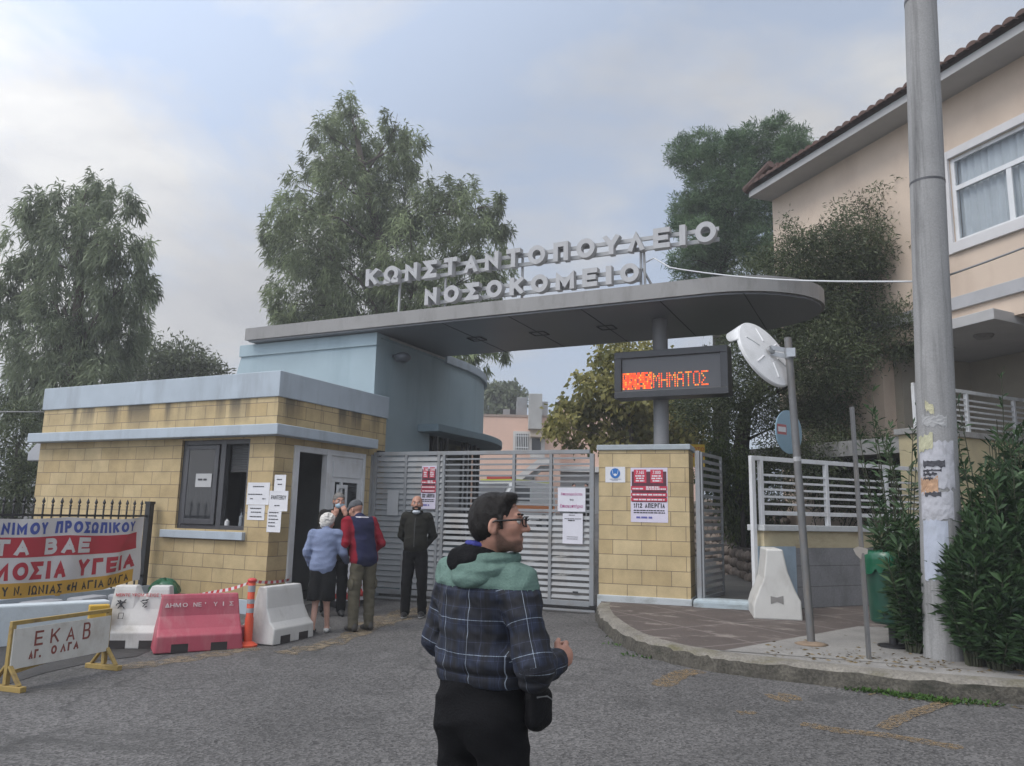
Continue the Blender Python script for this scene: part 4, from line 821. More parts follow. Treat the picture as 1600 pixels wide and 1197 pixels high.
wrap('poster', 668, 652, -45, 30, mat('torn_white', (.33, .33, .33), .85, .15, 20), .002, 'torn white strip of paper left on the concrete pole', 11, tilt=-.02)
wrap('poster', 646, 634, -32, -6, mat('torn_yellow', (.42, .40, .27), .85, .2, 20), .003, 'small torn yellow scrap highest on the concrete pole', 12, tilt=-.06)

# mirror pole
SB = Vector((-.822, 9.292, gh(9.3) + KH)); 
def solve_top(B, px, py, guess):
    best = None
    for dx in np.linspace(-.5, .5, 101):
        for hz in (guess,):
            pass
    r = ray(px, py); d = np.array([r[0], r[1]]); t = (np.array([B.x, B.y]) @ d) / (d @ d); p = EYE + r * t; return Vector(p)
ST = solve_top(SB, 1231, 528, 3.6); STL = ST
MP = thing('mirror_pole', 'leaning grey metal pole at the kerb carrying a white backed traffic mirror', 'pole', tuple(SB))
PG_ = mat('weathered_steel', (.155, .155, .155), .55, .12, 5, metal=.3, stain=(.24, .19, .14), stain_amt=.6, stain_scale=(8, 8, 2))
q = MB(); q.tube([SB - Vector((0, 0, .02)), SB.lerp(ST, .5), ST], .042, 18); q.build('shaft', PG_, MP, smooth='auto')
q = MB(); q.lathe([(.0, .0), (.19, .0), (.11, .018), (.04, .03)], tuple(SB), 20); q.build('base_mound', mat('mound_rusty', (.22, .16, .11), .95, .2, 9), MP, smooth=True)
q = MB(); axs = (ST - SB).normalized(); c_ = SB.lerp(ST, .58); q.tube([c_, c_ + axs * .05], .0425, 18); q.build('paint_patch', mat('patch_pale', (.36, .36, .36), .7, .3, 20), MP)
# mirror: round dish seen from behind with a visor hood
mc = Vector(at(1196, 553, 9.05)); mr_ = .44
def toward(px, py, a, b_, c_): r = ray(px, py); v = Vector((r[0], r[1], 0)).normalized(); l_ = Vector((v.y, -v.x, 0)); return (l_ * -a + v * b_ + Vector((0, 0, c_))).normalized()
fdir = (Vector((-.62, .70, 0)) ).normalized()                           # where the mirror faces
# choose the facing so that the ellipse in the photo (about 0.48 wide) comes out, tipped downwards
fdir = toward(1196, 553, .80, .54, -.44)
upv = Vector((0, 0, 1)); xr = fdir.cross(upv).normalized(); yu = xr.cross(fdir)
Mm = Matrix(((xr.x, yu.x, -fdir.x, mc.x), (xr.y, yu.y, -fdir.y, mc.y), (xr.z, yu.z, -fdir.z, mc.z), (0, 0, 0, 1)))   # local +z = back
MIR = thing('traffic_mirror', 'round white backed convex traffic mirror with visor seen from behind', 'traffic mirror', tuple(mc))
wp_ = mat('mirror_white', (.66, .66, .66), .45, .05, 6, stain=(.42, .42, .4), stain_amt=.4, stain_scale=(5, 5, 5))
q = MB(); q.M = Mm; q.lathe([(.001, .045), (.12, .044), (.25, .036), (.36, .022), (.43, .008), (mr_, -.005), (mr_, -.03), (.42, -.03), (.001, -.02)], (0, 0, 0), 48); q.build('back_shell', wp_, MIR, smooth='auto')
q = MB(); q.M = Mm; q.lathe([(.42, -.031), (.3, -.055), (.15, -.066), (.001, -.07)], (0, 0, 0), 40); q.build('mirror_face', mat('mirror_face', (.8, .8, .82), .03, 0, metal=1), MIR, smooth=True)
q = MB(); q.M = Mm; th = [R_(18 + 144 * k / 24) for k in range(25)]
dep = [.21 * math.sin(math.pi * k / 24) ** .35 for k in range(25)]
q.rings([[(mr_ * 1.0 * math.cos(a), mr_ * math.sin(a), 0) for a in th], [((mr_ + .012) * math.cos(a), (mr_ + .012) * math.sin(a), -.02 - d_) for a, d_ in zip(th, dep)], [(mr_ * math.cos(a), mr_ * math.sin(a), -.025 - d_) for a, d_ in zip(th, dep)], [(mr_ * .985 * math.cos(a), mr_ * .985 * math.sin(a), -.03) for a in th]], False, False); q.build('visor', wp_, MIR, smooth=True)
q = MB(); q.M = Mm
for a in range(6):
    an = R_(30 + 60 * a); q.tube([(.15 * math.cos(an), .15 * math.sin(an), .044), (.34 * math.cos(an), .34 * math.sin(an), .027)], .011, 6)
q.build('rib', wp_, MIR)
jc = SB.lerp(ST, .945); q = MB(); hub = Mm @ Vector((0, 0, .075)); tip = Vector(jc)
q.bar(hub + Vector((0, 0, .035)), tip + Vector((0, 0, .035)), .012, .05); q.bar(hub - Vector((0, 0, .035)), tip - Vector((0, 0, .035)), .012, .05); q.tube([tip - axs * .06, tip + axs * .06], .052, 14); q.tube([hub, Mm @ Vector((0, 0, .10))], .05, 14)
q.box(tip.x - .02, tip.x + .075, tip.y - .075, tip.y + .02, tip.z - .05, tip.z + .05)
q.build('bracket', mat('galvanised', (.35, .36, .37), .4, .1, 12, metal=.7), MIR)
# blue sign plate seen from behind, on the same pole
bc = Vector(at(1233, 675, 9.32)); bd = toward(1233, 675, .83, .56, 0)
xr = bd.cross(upv).normalized(); yu = xr.cross(bd); Mb = Matrix(((xr.x, yu.x, -bd.x, bc.x), (xr.y, yu.y, -bd.y, bc.y), (xr.z, yu.z, -bd.z, bc.z), (0, 0, 0, 1)))
RS = thing('round_road_sign', 'round light blue road sign plate seen from behind on the mirror pole', 'road sign', tuple(bc))
q = MB(); q.M = Mb; q.lathe([(.001, .004), (.25, .004), (.262, .0), (.262, -.012), (.001, -.010)], (0, 0, 0), 40); q.build('plate', mat('sign_back_blue', (.24, .36, .44), .5, .06, 6), RS, smooth='auto')
q = MB(); q.M = Mb; q.box(-.24, -.06, -.04, .08, .0045, .006); SK = q.build('sticker', mat('sticker_red', (.42, .14, .14), .7, .2, 60), RS)
q = MB(); q.M = Mb; q.box(-.225, -.075, -.01, .05, .0065, .0075); q.build('sticker_panel', PAPER, SK)
# bare second pole with a paper scrap
B2 = Vector((-.245, 8.69, gh(8.7) + KH)); T2 = solve_top(B2, 1331, 636, 2.7)
P2 = thing('bare_post', 'thin bare grey metal post with torn paper scrap at the kerb', 'post', tuple(B2))
q = MB(); a2 = (T2 - B2); q.bar(B2 - a2 * .01, T2, .055, .03, up=(CR[0], CR[1], 0)); q.build('shaft', PG_, P2, bevel=.004)
q = MB(); c_ = B2.lerp(T2, .415); q.add([tuple(c_ + Vector(CR) * a + Vector(CU) * b_ - Vector(fw) * .03) for a, b_ in ((-.10, .03), (-.05, .055), (.05, .03), (.045, -.02), (.0, -.03), (-.02, -.075), (-.07, -.03))], [tuple(range(7))]); q.build('paper_scrap', mat('scrap_paper', (.42, .38, .33), .9, .1, 20), P2)
# cables: canopy lettering to the pole, pole to the right
def cable(name, lab, pts, r_, m_):
    b_ = MB(); b_.tube(pts, r_, 6); return b_.build(name, m_, label=lab, cat='cable', smooth=True)
ca = Vector((-3.33, YS + .12, 5.62)); cpole = PB + ax * on_pole(435) + Vector((-.16, .06, 0)); ptsc = []
m1 = Vector((-2.55, 11.75, 5.42))
for k in range(25):
    t = k / 24; p = ca.lerp(cpole, t); ptsc.append(p + Vector((0, 0, .12 * math.exp(-((t - .05) / .04) ** 2) - .10 * math.sin(math.pi * t) ** 1 )))
cable('cable', 'white sagging cable from the roof lettering to the concrete pole', ptsc, .011, mat('cable_white', (.55, .56, .57), .5, 0))
cable('cable', 'twisted grey cable from the concrete pole to the right', [cpole + Vector((.22, 0, 0)) + (Vector((3.2, 9.5, 5.35)) - cpole) * (k / 12) + Vector((0, 0, -.1 * math.sin(math.pi * k / 12))) for k in range(13)], .012, mat('cable_grey', (.22, .22, .22), .6, 0))
cable('cable', 'thin grey cable at far left reaching the guardhouse parapet', [Vector((-13.5, 8.9, 3.2)).lerp(Vector((-16.5, 7.2, 3.1)), k / 8) for k in range(9)], .012, mat('cable_grey', (.22, .22, .22), .6, 0))

# ---------------------------------------------------------------- green bin
BB = Vector((-.02, 9.55, gh(9.5) + KH)); BIN = thing('litter_bin', 'green plastic litter bin on a short stem half hidden by the oleander', 'bin', tuple(BB))
BG = mat('bin_green', (.008, .055, .034), .4, .12, 6, stain=(.02, .05, .03), stain_amt=.5, stain_scale=(6, 6, 3))
q = MB(); q.lathe([(.001, .24), (.19, .245), (.215, .27), (.245, .92), (.262, .925), (.262, .97), (.245, .975), (.235, .93), (.2, .3), (.001, .29)], tuple(BB), 32); q.build('body', BG, BIN, smooth='auto')
q = MB(); q.tube([BB, BB + Vector((0, 0, .25))], .045, 12); q.lathe([(.001, 0), (.16, 0), (.16, .02), (.05, .03)], tuple(BB), 20); q.build('stem', BLACKM, BIN, smooth='auto')
q = MB(); rnd = random.Random(3); rr = []
for r_, z_ in ((.266, .80), (.27, .9), (.275, .985), (.24, 1.0), (.2, .93)): rr.append([(BB.x + (r_ + rnd.uniform(-.008, .008)) * math.cos(2 * math.pi * k / 36), BB.y + (r_ + rnd.uniform(-.008, .008)) * math.sin(2 * math.pi * k / 36), BB.z + z_ + (rnd.uniform(-.05, .03) if z_ < .82 else rnd.uniform(-.01, .01))) for k in range(36)])
q.rings(rr, True, False); q.build('bin_liner', mat('liner_green', (.008, .09, .045), .25, .15, 12), BIN, smooth=True)

# ---------------------------------------------------------------- water barriers
def barrier(name, label, p0, p1, h_, m_, group='plastic water barriers', notch=False, wtop=.10, wbase=.42):
    p0 = Vector(p0); p1 = Vector(p1); L_ = (p1 - p0).length; rz = math.atan2(p1.y - p0.y, p1.x - p0.x); mid = (p0 + p1) / 2
    t = thing(name, label, 'barrier', (mid.x, mid.y, gh(mid.y)), rz, group)
    prof = [(-wbase / 2, .0), (-wbase / 2, .17), (-wbase * .36, .24), (-wtop / 2 - .035, .62 * h_), (-wtop / 2, .93 * h_), (-wtop / 2 + .015, h_), (wtop / 2 - .015, h_), (wtop / 2, .93 * h_), (wtop / 2 + .035, .62 * h_), (wbase * .36, .24), (wbase / 2, .17), (wbase / 2, .0)]
    b_ = MB(); cuts = [(-L_ / 2, 0), (-L_ / 2 + .02, 1)]
    rr = [[(-L_ / 2 + .0 + .10 * z_ / h_ * .6, y_ * .97, z_) for y_, z_ in prof], [(-L_ / 2 + .025 + .10 * z_ / h_ * .6, y_, z_) for y_, z_ in prof]]
    if notch:
        for u_, dz in ((-.07, 0), (-.02, -.10), (.05, -.10), (.10, 0)): rr.append([(u_, y_, z_ + (dz if z_ > .85 * h_ else 0)) for y_, z_ in prof])
    rr += [[(L_ / 2 - .025 - .10 * z_ / h_ * .6, y_, z_) for y_, z_ in prof], [(L_ / 2 - .10 * z_ / h_ * .6, y_ * .97, z_) for y_, z_ in prof]]
    b_.rings(rr); b_.build('shell', m_, t, local=True, bevel=.012)
    for u_ in (-.22 * L_, .22 * L_): b_ = MB(); b_.box(u_ - .085, u_ + .085, -wbase / 2 - .004, -wbase / 2 + .05, -.0, .09); b_.build('fork_slot', mat('slot_dark', (.03, .025, .025), .8, 0), t, local=True)
    b_ = MB(); b_.box(L_ / 2 - .03, L_ / 2 + .07, -.07, .07, .08, .22); b_.build('coupling_lug', m_, t, local=True, bevel=.01)
    return t
WB = mat('barrier_white_plastic', (.52, .51, .49), .55, .06, 3., .15, 25, stain=(.30, .28, .25), stain_amt=.8, stain_scale=(3.5, 3.5, 1.6))
PB_ = mat('barrier_pink_red_plastic', (.38, .065, .095), .5, .08, 3., .12, 25, stain=(.44, .19, .20), stain_amt=.7, stain_scale=(6, 6, .9))
q0 = g2(172, 1004); q1 = g2(262, 1006); 
b1 = barrier('water_barrier', 'dirty white barrier with red lettering and notched top beside the white EKAB board', (-8.02, 6.28), (-7.42, 6.66), .66, WB, notch=True, wbase=.50, wtop=.16)
M1 = WM[b1.name]
def face_M(t, wbase, wtop, h_, u, z_):                               # on the sloping front face of a barrier
    sl_ = math.atan2(.36 * wbase - wtop / 2, h_ * .93 - .24); y_ = -(wtop / 2 + (h_ * .93 - z_) / (h_ * .93 - .24) * (.36 * wbase - wtop / 2)) - .006
    return WM[t.name] @ Matrix.Translation((u, y_, z_)) @ Matrix.Rotation(R_(90) - sl_, 4, 'X')
q = MB(); q.text('ΜΕΝΤΕ ΥΡΩΜ ΙΕΣΙΟΣ 5', face_M(b1, .5, .16, .66, -.27, .545), .045, 1, .004, .002, 'L', .5); q.build('red_lettering', RED, b1)
q = MB(); rnd = random.Random(2)
for cx in (-.2, .04):
    q.M = face_M(b1, .5, .16, .66, cx, .47)
    for k in range(5): a = rnd.uniform(0, 6); q.tube([(rnd.uniform(-.05, .05), rnd.uniform(-.06, .05), .004), (rnd.uniform(-.05, .05), rnd.uniform(-.06, .05), .004), (rnd.uniform(-.05, .05), rnd.uniform(-.06, .05), .004)], .006, 5)
q.M = face_M(b1, .5, .16, .66, -.2, .34); q.tube([(0, .03, .004), (.05, .03, .004), (.05, -.03, .004), (0, -.03, .004), (0, .03, .004)], .004, 5)
q.build('black_graffiti', INK, b1)
b2 = barrier('water_barrier', 'pink red barrier with worn white Greek lettering beside the orange bollard', (-7.30, 6.28), (-6.76, 7.02), .59, PB_, wbase=.46)
q = MB(); 
for t_, u_, w_ in (('ΔΗΜ', -.37, .16), ('Ο', -.19, .05), ('ΝΕ', -.08, .085), ("'", .04, .012), ('Υ', .13, .045), ('Ι', .23, .012), ('Σ', .30, .045)): q.text(t_, face_M(b2, .46, .10, .59, u_, .46), .06, 1, .012, .002, 'L', w_)
q.build('white_lettering', mat('worn_lettering', (.5, .42, .42), .7, .1, 30), b2)
barrier('water_barrier', 'white barrier standing in front of the elderly woman right of the orange bollard', (-6.62, 7.12), (-6.66, 7.88), .63, WB, wbase=.50, wtop=.14)
# narrow white barrier seen end on at the street wall
EB = Vector(list(g2(1215, 968, KH)) + [gh(10.7) + KH]); 
ebt = thing('water_barrier', 'tall white moulded barrier seen end-on against the blue street wall', 'barrier', tuple(EB), R_(13), 'plastic water barriers')
hh = .90; prof = [(-.30, 0), (-.30, .16), (-.27, .26), (-.16, .52), (-.125, .78), (-.115, hh), (.095, hh), (.11, .80), (.15, .60), (.24, .36), (.30, .24), (.31, .0)]
q = MB(); q.rings([[(y_, a, z_) for y_, z_ in prof] for a in (-.02, .9)]); q.build('shell', mat('barrier_clean_white', (.56, .55, .52), .55, .05, 3., stain=(.36, .34, .31), stain_amt=.6, stain_scale=(3, 3, 2)), ebt, local=True, bevel=.02)
q = MB(); q.prism([(-.08, .30), (-.08, .20), (.0, .23), (.08, .2), (.08, .31), (.0, .285)], -.024, -.0215); q.M = None
q.v = [(x, z, y) for x, y, z in q.v]; q.build('end_recess', mat('recess_grey', (.22, .21, .20), .8), ebt, local=True)

# orange bollard and tape
OB = Vector((-6.62, 7.0, gh(7))); BOL = thing('traffic_bollard', 'orange flexible bollard with grey reflective bands and tape tied on top', 'bollard', tuple(OB))
OR = mat('bollard_orange', (.60, .075, .03), .5, .06, 8)
q = MB(); pr = [(.001, 0), (.105, 0), (.11, .02), (.07, .045)] + [(.046 + (.003 if k % 2 else 0), .06 + k * .018) for k in range(14)] + [(.040, .33), (.040, .72), (.03, .735), (.001, .737)]
q.lathe(pr, tuple(OB), 24); q.build('post', OR, BOL, smooth='auto')
for z_ in (.37, .47, .60): q = MB(); q.tube([OB + Vector((0, 0, z_)), OB + Vector((0, 0, z_ + .05 + (.02 if z_ > .5 else 0)))], .0415, 24); q.build('reflective_band', mat('band_grey', (.30, .31, .33), .4, .05, 8), BOL, smooth='auto')
def tape(lab, pts, w_=.035):
    b_ = MB(); n_ = 26; P = [Vector(p) for p in pts]; segs = []
    for k in range(n_ + 1):
        s = k / n_ * (len(P) - 1); i = min(int(s), len(P) - 2); segs.append(P[i].lerp(P[i + 1], s - i) + Vector((0, 0, -.02 * math.sin(math.pi * (s - i)))))
    for k in range(n_):
        b_.mi = k % 2; a = .3 * math.sin(k * .6); u_ = Vector((.3 * math.sin(k * .6), .1, 1)).normalized() * w_ / 2
        b_.add([segs[k] - u_, segs[k + 1] - u_, segs[k + 1] + u_, segs[k] + u_], [(0, 1, 2, 3)])
    return b_.build('barrier_tape', [mat('tape_red', (.50, .04, .04), .5, 0), mat('tape_white', (.62, .60, .6), .5, 0)], label=lab, cat='tape')
tp = OB + Vector((0, 0, .715))
tape('red and white tape from the dirty white barrier to the orange bollard', [(-7.5, 6.75, .55), (-7.1, 6.9, .60), tp])
tape('red and white tape from the orange bollard to the guardhouse door frame', [tp, (-7.3, 8.4, .63), (-8.05, 9.28, .60)])
q = MB(); rnd = random.Random(5); q.ball(tp + Vector((0, 0, .01)), (.055, .055, .03)); q.build('tape_knot', mat('tape_red', (.50, .04, .04), .5, 0), BOL, smooth=True)

# ---------------------------------------------------------------- iron fence with banner
FA = Vector((-10.45, 8.70)); FD = Vector((.105, -.995)); FRZ = math.atan2(FD.y, FD.x)     # from the guardhouse towards the viewer
FEN = thing('iron_fence', 'black iron fence with spear tips running from the guardhouse to the left', 'fence', (FA.x, FA.y, 0), FRZ)
q = MB(); q.box(-.05, .04, -.045, .045, .0, 1.60); q.box(-.06, .05, -.055, .055, 1.60, 1.64); q.build('post', BLACKM, FEN, local=True)
q = MB(); q.box(.04, 5.4, -.012, .012, 1.40, 1.43); q.box(.04, 5.4, -.012, .012, .50, .53); q.box(5.4, 5.49, -.045, .045, 0, 1.6); q.build('rail', BLACKM, FEN, local=True)
q = MB()
for k in range(37):
    u_ = .16 + k * .142; q.box(u_ - .009, u_ + .009, -.009, .009, .35, 1.56)
    q.lathe([(.001, 1.53), (.022, 1.55), (.008, 1.57), (.024, 1.60), (.001, 1.66)], (u_, 0, 0), 6)
q.build('picket', BLACKM, FEN, local=True)
q = MB(); q.box(-.1, 5.5, -.1, .1, -.1, .36); q.build('base_wall', PALEBLUE, FEN, local=True)
# banner (hangs on the street side of the fence); u runs from its right edge towards the viewer
BM = thing('protest_banner', 'white, red and yellow protest banner with Greek lettering tied to the iron fence', 'banner', (FA.x, FA.y, 0), FRZ)
bl_, br_, bt_, bb_ = 3.2, .16, 1.395, .36
def bz(u, f):                                           # drape: top and bottom edges sag and the right end creases
    top = bt_ - .03 * abs(math.sin(u * 2.1)) - .02 * math.exp(-((u - .2) / .15) ** 2) * -1; bot = bb_ + .09 * math.exp(-((u - .16) / .35) ** 2) + .015 * math.sin(u * 3)
    return bot + (top - bot) * f
def by(u, f): return .075 + .016 * math.sin(u * 9 + 3 * f) + .010 * math.sin(u * 17 - 8 * f) + .02 * math.exp(-((u - .35 - (1 - f) * .5) / .08) ** 2)
def wrapb(v):                                           # flat banner coordinates (s from left, t up, lift) -> draped
    s_, t_, w_ = v; u = bl_ - s_; f = t_; return (u, by(u, f) + w_, bz(u, f))
def drape(name, m_, verts, faces):
    b_ = MB(); b_.add([wrapb(v) for v in verts], faces); return b_.build(name, m_, BM, local=True, smooth=True)
def band(name, m_, s0, s1, f0, f1, lift, nu=70, nv=10):
    vs = [(s0 + (s1 - s0) * i / nu, f0 + (f1 - f0) * j / nv, lift) for j in range(nv + 1) for i in range(nu + 1)]
    return drape(name, m_, vs, [(j * (nu + 1) + i, j * (nu + 1) + i + 1, (j + 1) * (nu + 1) + i + 1, (j + 1) * (nu + 1) + i) for j in range(nv) for i in range(nu)])
SL = bl_ - br_
band('cloth', mat('banner_white', (.60, .58, .58), .75, .06, 4), 0, SL, 0, 1, 0)
band('yellow_stripe', mat('banner_yellow', (.58, .33, .05), .75, .06, 4), 0, SL - .12, 0, .19, .003, nv=4)
band('red_stripe', mat('banner_red', (.42, .03, .045), .75, .06, 4), 0, SL - .1, .51, .765, .003, nv=5)
def btext(t_, s1, f0, hgt, width, m_, offset, name, skew=0., lift=.0045):
    import bmesh
    gb_ = MB(); stext(gb_, t_, Matrix.Translation((-width, 0, 0)), width, hgt, offset); v, f = gb_.v, gb_.f
    me = bpy.data.meshes.new('tmp'); me.from_pydata([tuple(x) for x in v], [], f); bm = bmesh.new(); bm.from_mesh(me)
    bmesh.ops.triangulate(bm, faces=bm.faces[:]); bmesh.ops.subdivide_edges(bm, edges=[e_ for e_ in bm.edges if e_.calc_length() > .06], cuts=3, use_grid_fill=True)
    vs = [tuple(x.co) for x in bm.verts]; bm.verts.index_update(); fs = [tuple(x.index for x in q_.verts) for q_ in bm.faces]; bm.free(); bpy.data.meshes.remove(me)
    b_ = MB(); b_.add([wrapb((s1 + x + skew * y, f0 + y, lift + z)) for x, y, z in vs], fs); return b_.build(name, m_, BM, local=True)
BI = mat('banner_blue', (.055, .085, .33), .75, .05, 6); BRD = mat('banner_red', (.42, .03, .045)); BW = mat('banner_white', (.60, .58, .58)); BK = mat('banner_black', (.035, .03, .03), .8, 0)
btext('ΑΝΩΝΥΜΟΥ ΠΡΟΣΩΠΙΚΟΥ'.replace('ΑΝΩΝΥΜΟΥ', 'ΝΙΜΟΥ'), SL - .17, .80, .155, 2.14, BI, .040, 'blue_lettering')
btext('ΣΤΑ ΒΑΕ', SL - .95, .535, .205, 1.68, BW, .055, 'white_lettering', lift=.006)
btext('ΔΗΜΟΣΙΑ ΥΓΕΙΑ', SL - .12, .225, .225, 2.72, BRD, .058, 'red_lettering')
btext('ΝΟΣΟΚΟΜΕΙΟΥ Ν. ΙΩΝΙΑΣ «Η ΑΓΙΑ ΟΛΓΑ', SL - .2, .035, .115, 3.05, BK, .022, 'black_lettering')
# notice papers at the guardhouse corner
def fm(x0, z0): return Matrix(((1, 0, 0, x0), (0, 0, -1, YF - .003), (0, 1, 0, z0), (0, 0, 0, 1)))
def fpx(px, py): p = ony(px, py, YF); return p[0], p[2]
def paper(pxL, pyT, pxR, pyB, lab, seedv, lines, big=None):
    (a, t_), (b_, c_) = fpx(pxL, pyT), fpx(pxR, pyB); w_, h_ = b_ - a, t_ - c_; M = fm(a, c_); o = sheet('notice', M, w_, h_, PAPER, .01, lab, 'notice', 'papers at the guardhouse door', seedv)
    rnd = random.Random(seedv); q = MB()
    for u0, u1, y_ in lines: dashes(q, M, u0 * w_, u1 * w_, y_ * h_, .013, rnd, .004)
    if big: q.text(big, M @ Matrix.Translation((.1 * w_, .58 * h_, .004)), .08, 1, .006, .0006, 'L', .8 * w_)
    q.build('writing', INK, o)
paper(388, 754, 420, 789, 'largest landscape notice on the cream wall by the guardhouse door', 11, [(.25, .75, .80), (.05, .7, .45), (.15, .3, .25), (.7, .85, .25)])
paper(388, 789, 413, 813, 'small notice under the largest one on the cream guardhouse wall', 12, [(.15, .8, .75), (.2, .8, .5), (.15, .85, .2)])
paper(430, 742, 446, 768, 'narrow top notice right of the largest one on the guardhouse corner', 13, [(.2, .7, .7), (.3, .7, .4)])
paper(419, 796, 438, 832, 'long lowest printed notice at the guardhouse corner by the door frame', 14, [(.1, .8, .85), (.1, .7, .7), (.1, .8, .55), (.1, .6, .4), (.1, .6, .25)])
paper(422, 767, 449, 799, 'crooked handwritten notice reading ΡΑΝΤΕΒΟΥ at the guardhouse corner', 15, [(.3, .6, .25)], 'ΡΑΝΤΕΒΟΥ')
(a, t_), (b_, c_) = fpx(305, 740), fpx(328, 761); M = Matrix(((1, 0, 0, a), (0, 0, -1, YF + .02), (0, 1, 0, c_), (0, 0, 0, 1))); o = sheet('notice', M, b_ - a, t_ - c_, mat('paper_dim', (.42, .42, .42), .8, .03, 8), .006, 'white notice stuck inside the dark guardhouse window', 'notice', None, 16)
q = MB(); dashes(q, M, .05, .25, .1, .03, random.Random(2), .003); q.build('writing', INK, o)

# ---------------------------------------------------------------- EKAB board barrier, planter wall, bag
A0 = Vector((-6.80, 4.40, gh(4.4))); A1 = Vector((-6.93, 5.42, 0)); ed = (A1 - A0); EL = ed.length; ERZ = math.atan2(ed.y, ed.x)
EK = thing('board_barrier', 'low yellow metal barrier with white board hand lettered ΕΚΑΒ ΑΓ. ΟΛΓΑ', 'barrier', tuple(A0), ERZ)
YM = mat('worn_yellow_metal', (.34, .235, .07), .6, .16, 9, stain=(.10, .06, .03), stain_amt=.8, stain_scale=(9, 9, 9))
q = MB()
for u_ in (0, EL): q.box(u_ - .022, u_ + .022, -.018, .018, .05, .53)
q.box(-.022, EL + .022, -.016, .016, .53, .565); q.bar((.03, 0, .14), (EL * .62, 0, .22), .035, .035); q.bar((EL * .62, 0, .225), (EL - .03, 0, .185), .035, .035)
q.build('frame', YM, EK, local=True, bevel=.003)
for u_ in (0, EL):
    q = MB(); q.box(u_ - .03, u_ + .03, -.20, .20, .0, .045); q.bar((u_, -.15, .045), (u_, -.02, .20), .04, .02); q.bar((u_, .15, .045), (u_, .02, .20), .04, .02); q.build('foot', YM, EK, local=True, bevel=.004)
q = MB(); q.box(-.005, EL - .0, -.032, -.0185, .17, .50); BD = q.build('board', mat('board_white', (.58, .57, .53), .7, .05, 6, stain=(.35, .30, .24), stain_amt=.5, stain_scale=(7, 7, 4)), EK, local=True)
BMx = WM[EK.name] @ Matrix(((1, 0, 0, 0), (0, 0, -1, -.033), (0, 1, 0, 0), (0, 0, 0, 1)))
q = MB()
for t_, u_, z_, w_ in (('Ε', .20, .335, .085), ('Κ', .36, .335, .09), ('Α', .53, .33, .09), ('Β', .71, .32, .085)): stext(q, t_, BMx @ Matrix.Translation((u_, z_, 0)), w_, .125 if t_ != 'Β' else .15, .018, .001)
for t_, u_, w_ in (('ΑΓ.', .16, .12), ('Ο', .38, .06), ('Λ', .48, .055), ('Γ', .555, .042), ('Α', .62, .055)): stext(q, t_, BMx @ Matrix.Translation((u_, .225 + u_ * .03, 0)), w_, .075, .018, .001)
q.build('brown_lettering', mat('brush_brown', (.22, .06, .045), .8, .15, 20), BD)
pw = MB(); pa, pb = Vector((-9.0, 5.35)), Vector((-8.45, 6.62)); pd = (pb - pa).normalized(); pn = Vector((-pd.y, pd.x))
pwt = thing('low_wall', 'low pale blue concrete wall below the banner on the left', 'wall', (pa.x, pa.y, 0), math.atan2(pd.y, pd.x))
q = MB(); q.box(-2.2, (pb - pa).length, 0, .22, -.1, .44); q.build('block', mat('planter_blue', (.50, .55, .58), .85, .08, 3, .2, 40, stain=(.28, .3, .3), stain_amt=.6, stain_scale=(3, 3, 3)), pwt, local=True, bevel=.02)
q = MB(); q.box(-2.0, .2, -.005, .0, .02, .10); q.build('yellow_stripe', YM, pwt, local=True)
p = Vector(at(146, 948, 9.6)); q = MB(); q.box(-.10, .10, -.06, .06, .0, .48); yp = q.build('yellow_box', mat('yellow_plastic', (.52, .32, .03), .5, .08, 6), label='yellow block behind the white EKAB board next to the dirty white barrier', cat='block', bevel=.01); yp.location = (-7.9, 6.05, 0); yp.rotation_euler = (0, 0, R_(60))
# white concrete pieces between fence and low wall
for k, (x_, y_) in enumerate(((-9.55, 6.5), (-9.45, 7.05), (-9.35, 7.55))):
    q = MB(); q.box(-.24, .24, -.12, .12, 0, .37); o = q.build('concrete_block', mat('block_grey', (.34, .35, .37), .85, .12, 3), label=['leftmost grey block standing below the protest banner', 'middle grey block standing below the protest banner', 'grey block below the banner nearest the guardhouse'][k], cat='block', group='grey blocks below the banner', bevel=.03); o.location = (x_, y_, gh(y_)); o.rotation_euler = (0, 0, R_(100 + 4 * k))
rnd = random.Random(6); q = MB(); rr = []
for j in range(13):
    a = math.pi * j / 12; r_ = math.sin(a) ** .8
    rr.append([((.23 + .05 * math.sin(5 * b_ + j)) * r_ * math.cos(b_) + 1e-3 * math.cos(b_), (.2 + .05 * math.sin(4 * b_ + 1.3 * j)) * r_ * math.sin(b_) + 1e-3 * math.sin(b_), .24 - .24 * math.cos(a) * (1 + .10 * math.sin(7 * b_ + 2 * j))) for b_ in [2 * math.pi * k / 22 for k in range(22)]])
q.rings(rr); o = q.build('rubbish_bag', mat('bag_green', (.02, .10, .05), .3, .2, 8, .6, 18), label='crumpled green rubbish bag between the fence post and the barriers', cat='bag', smooth=True); o.location = (-9.55, 8.35, gh(8)); 
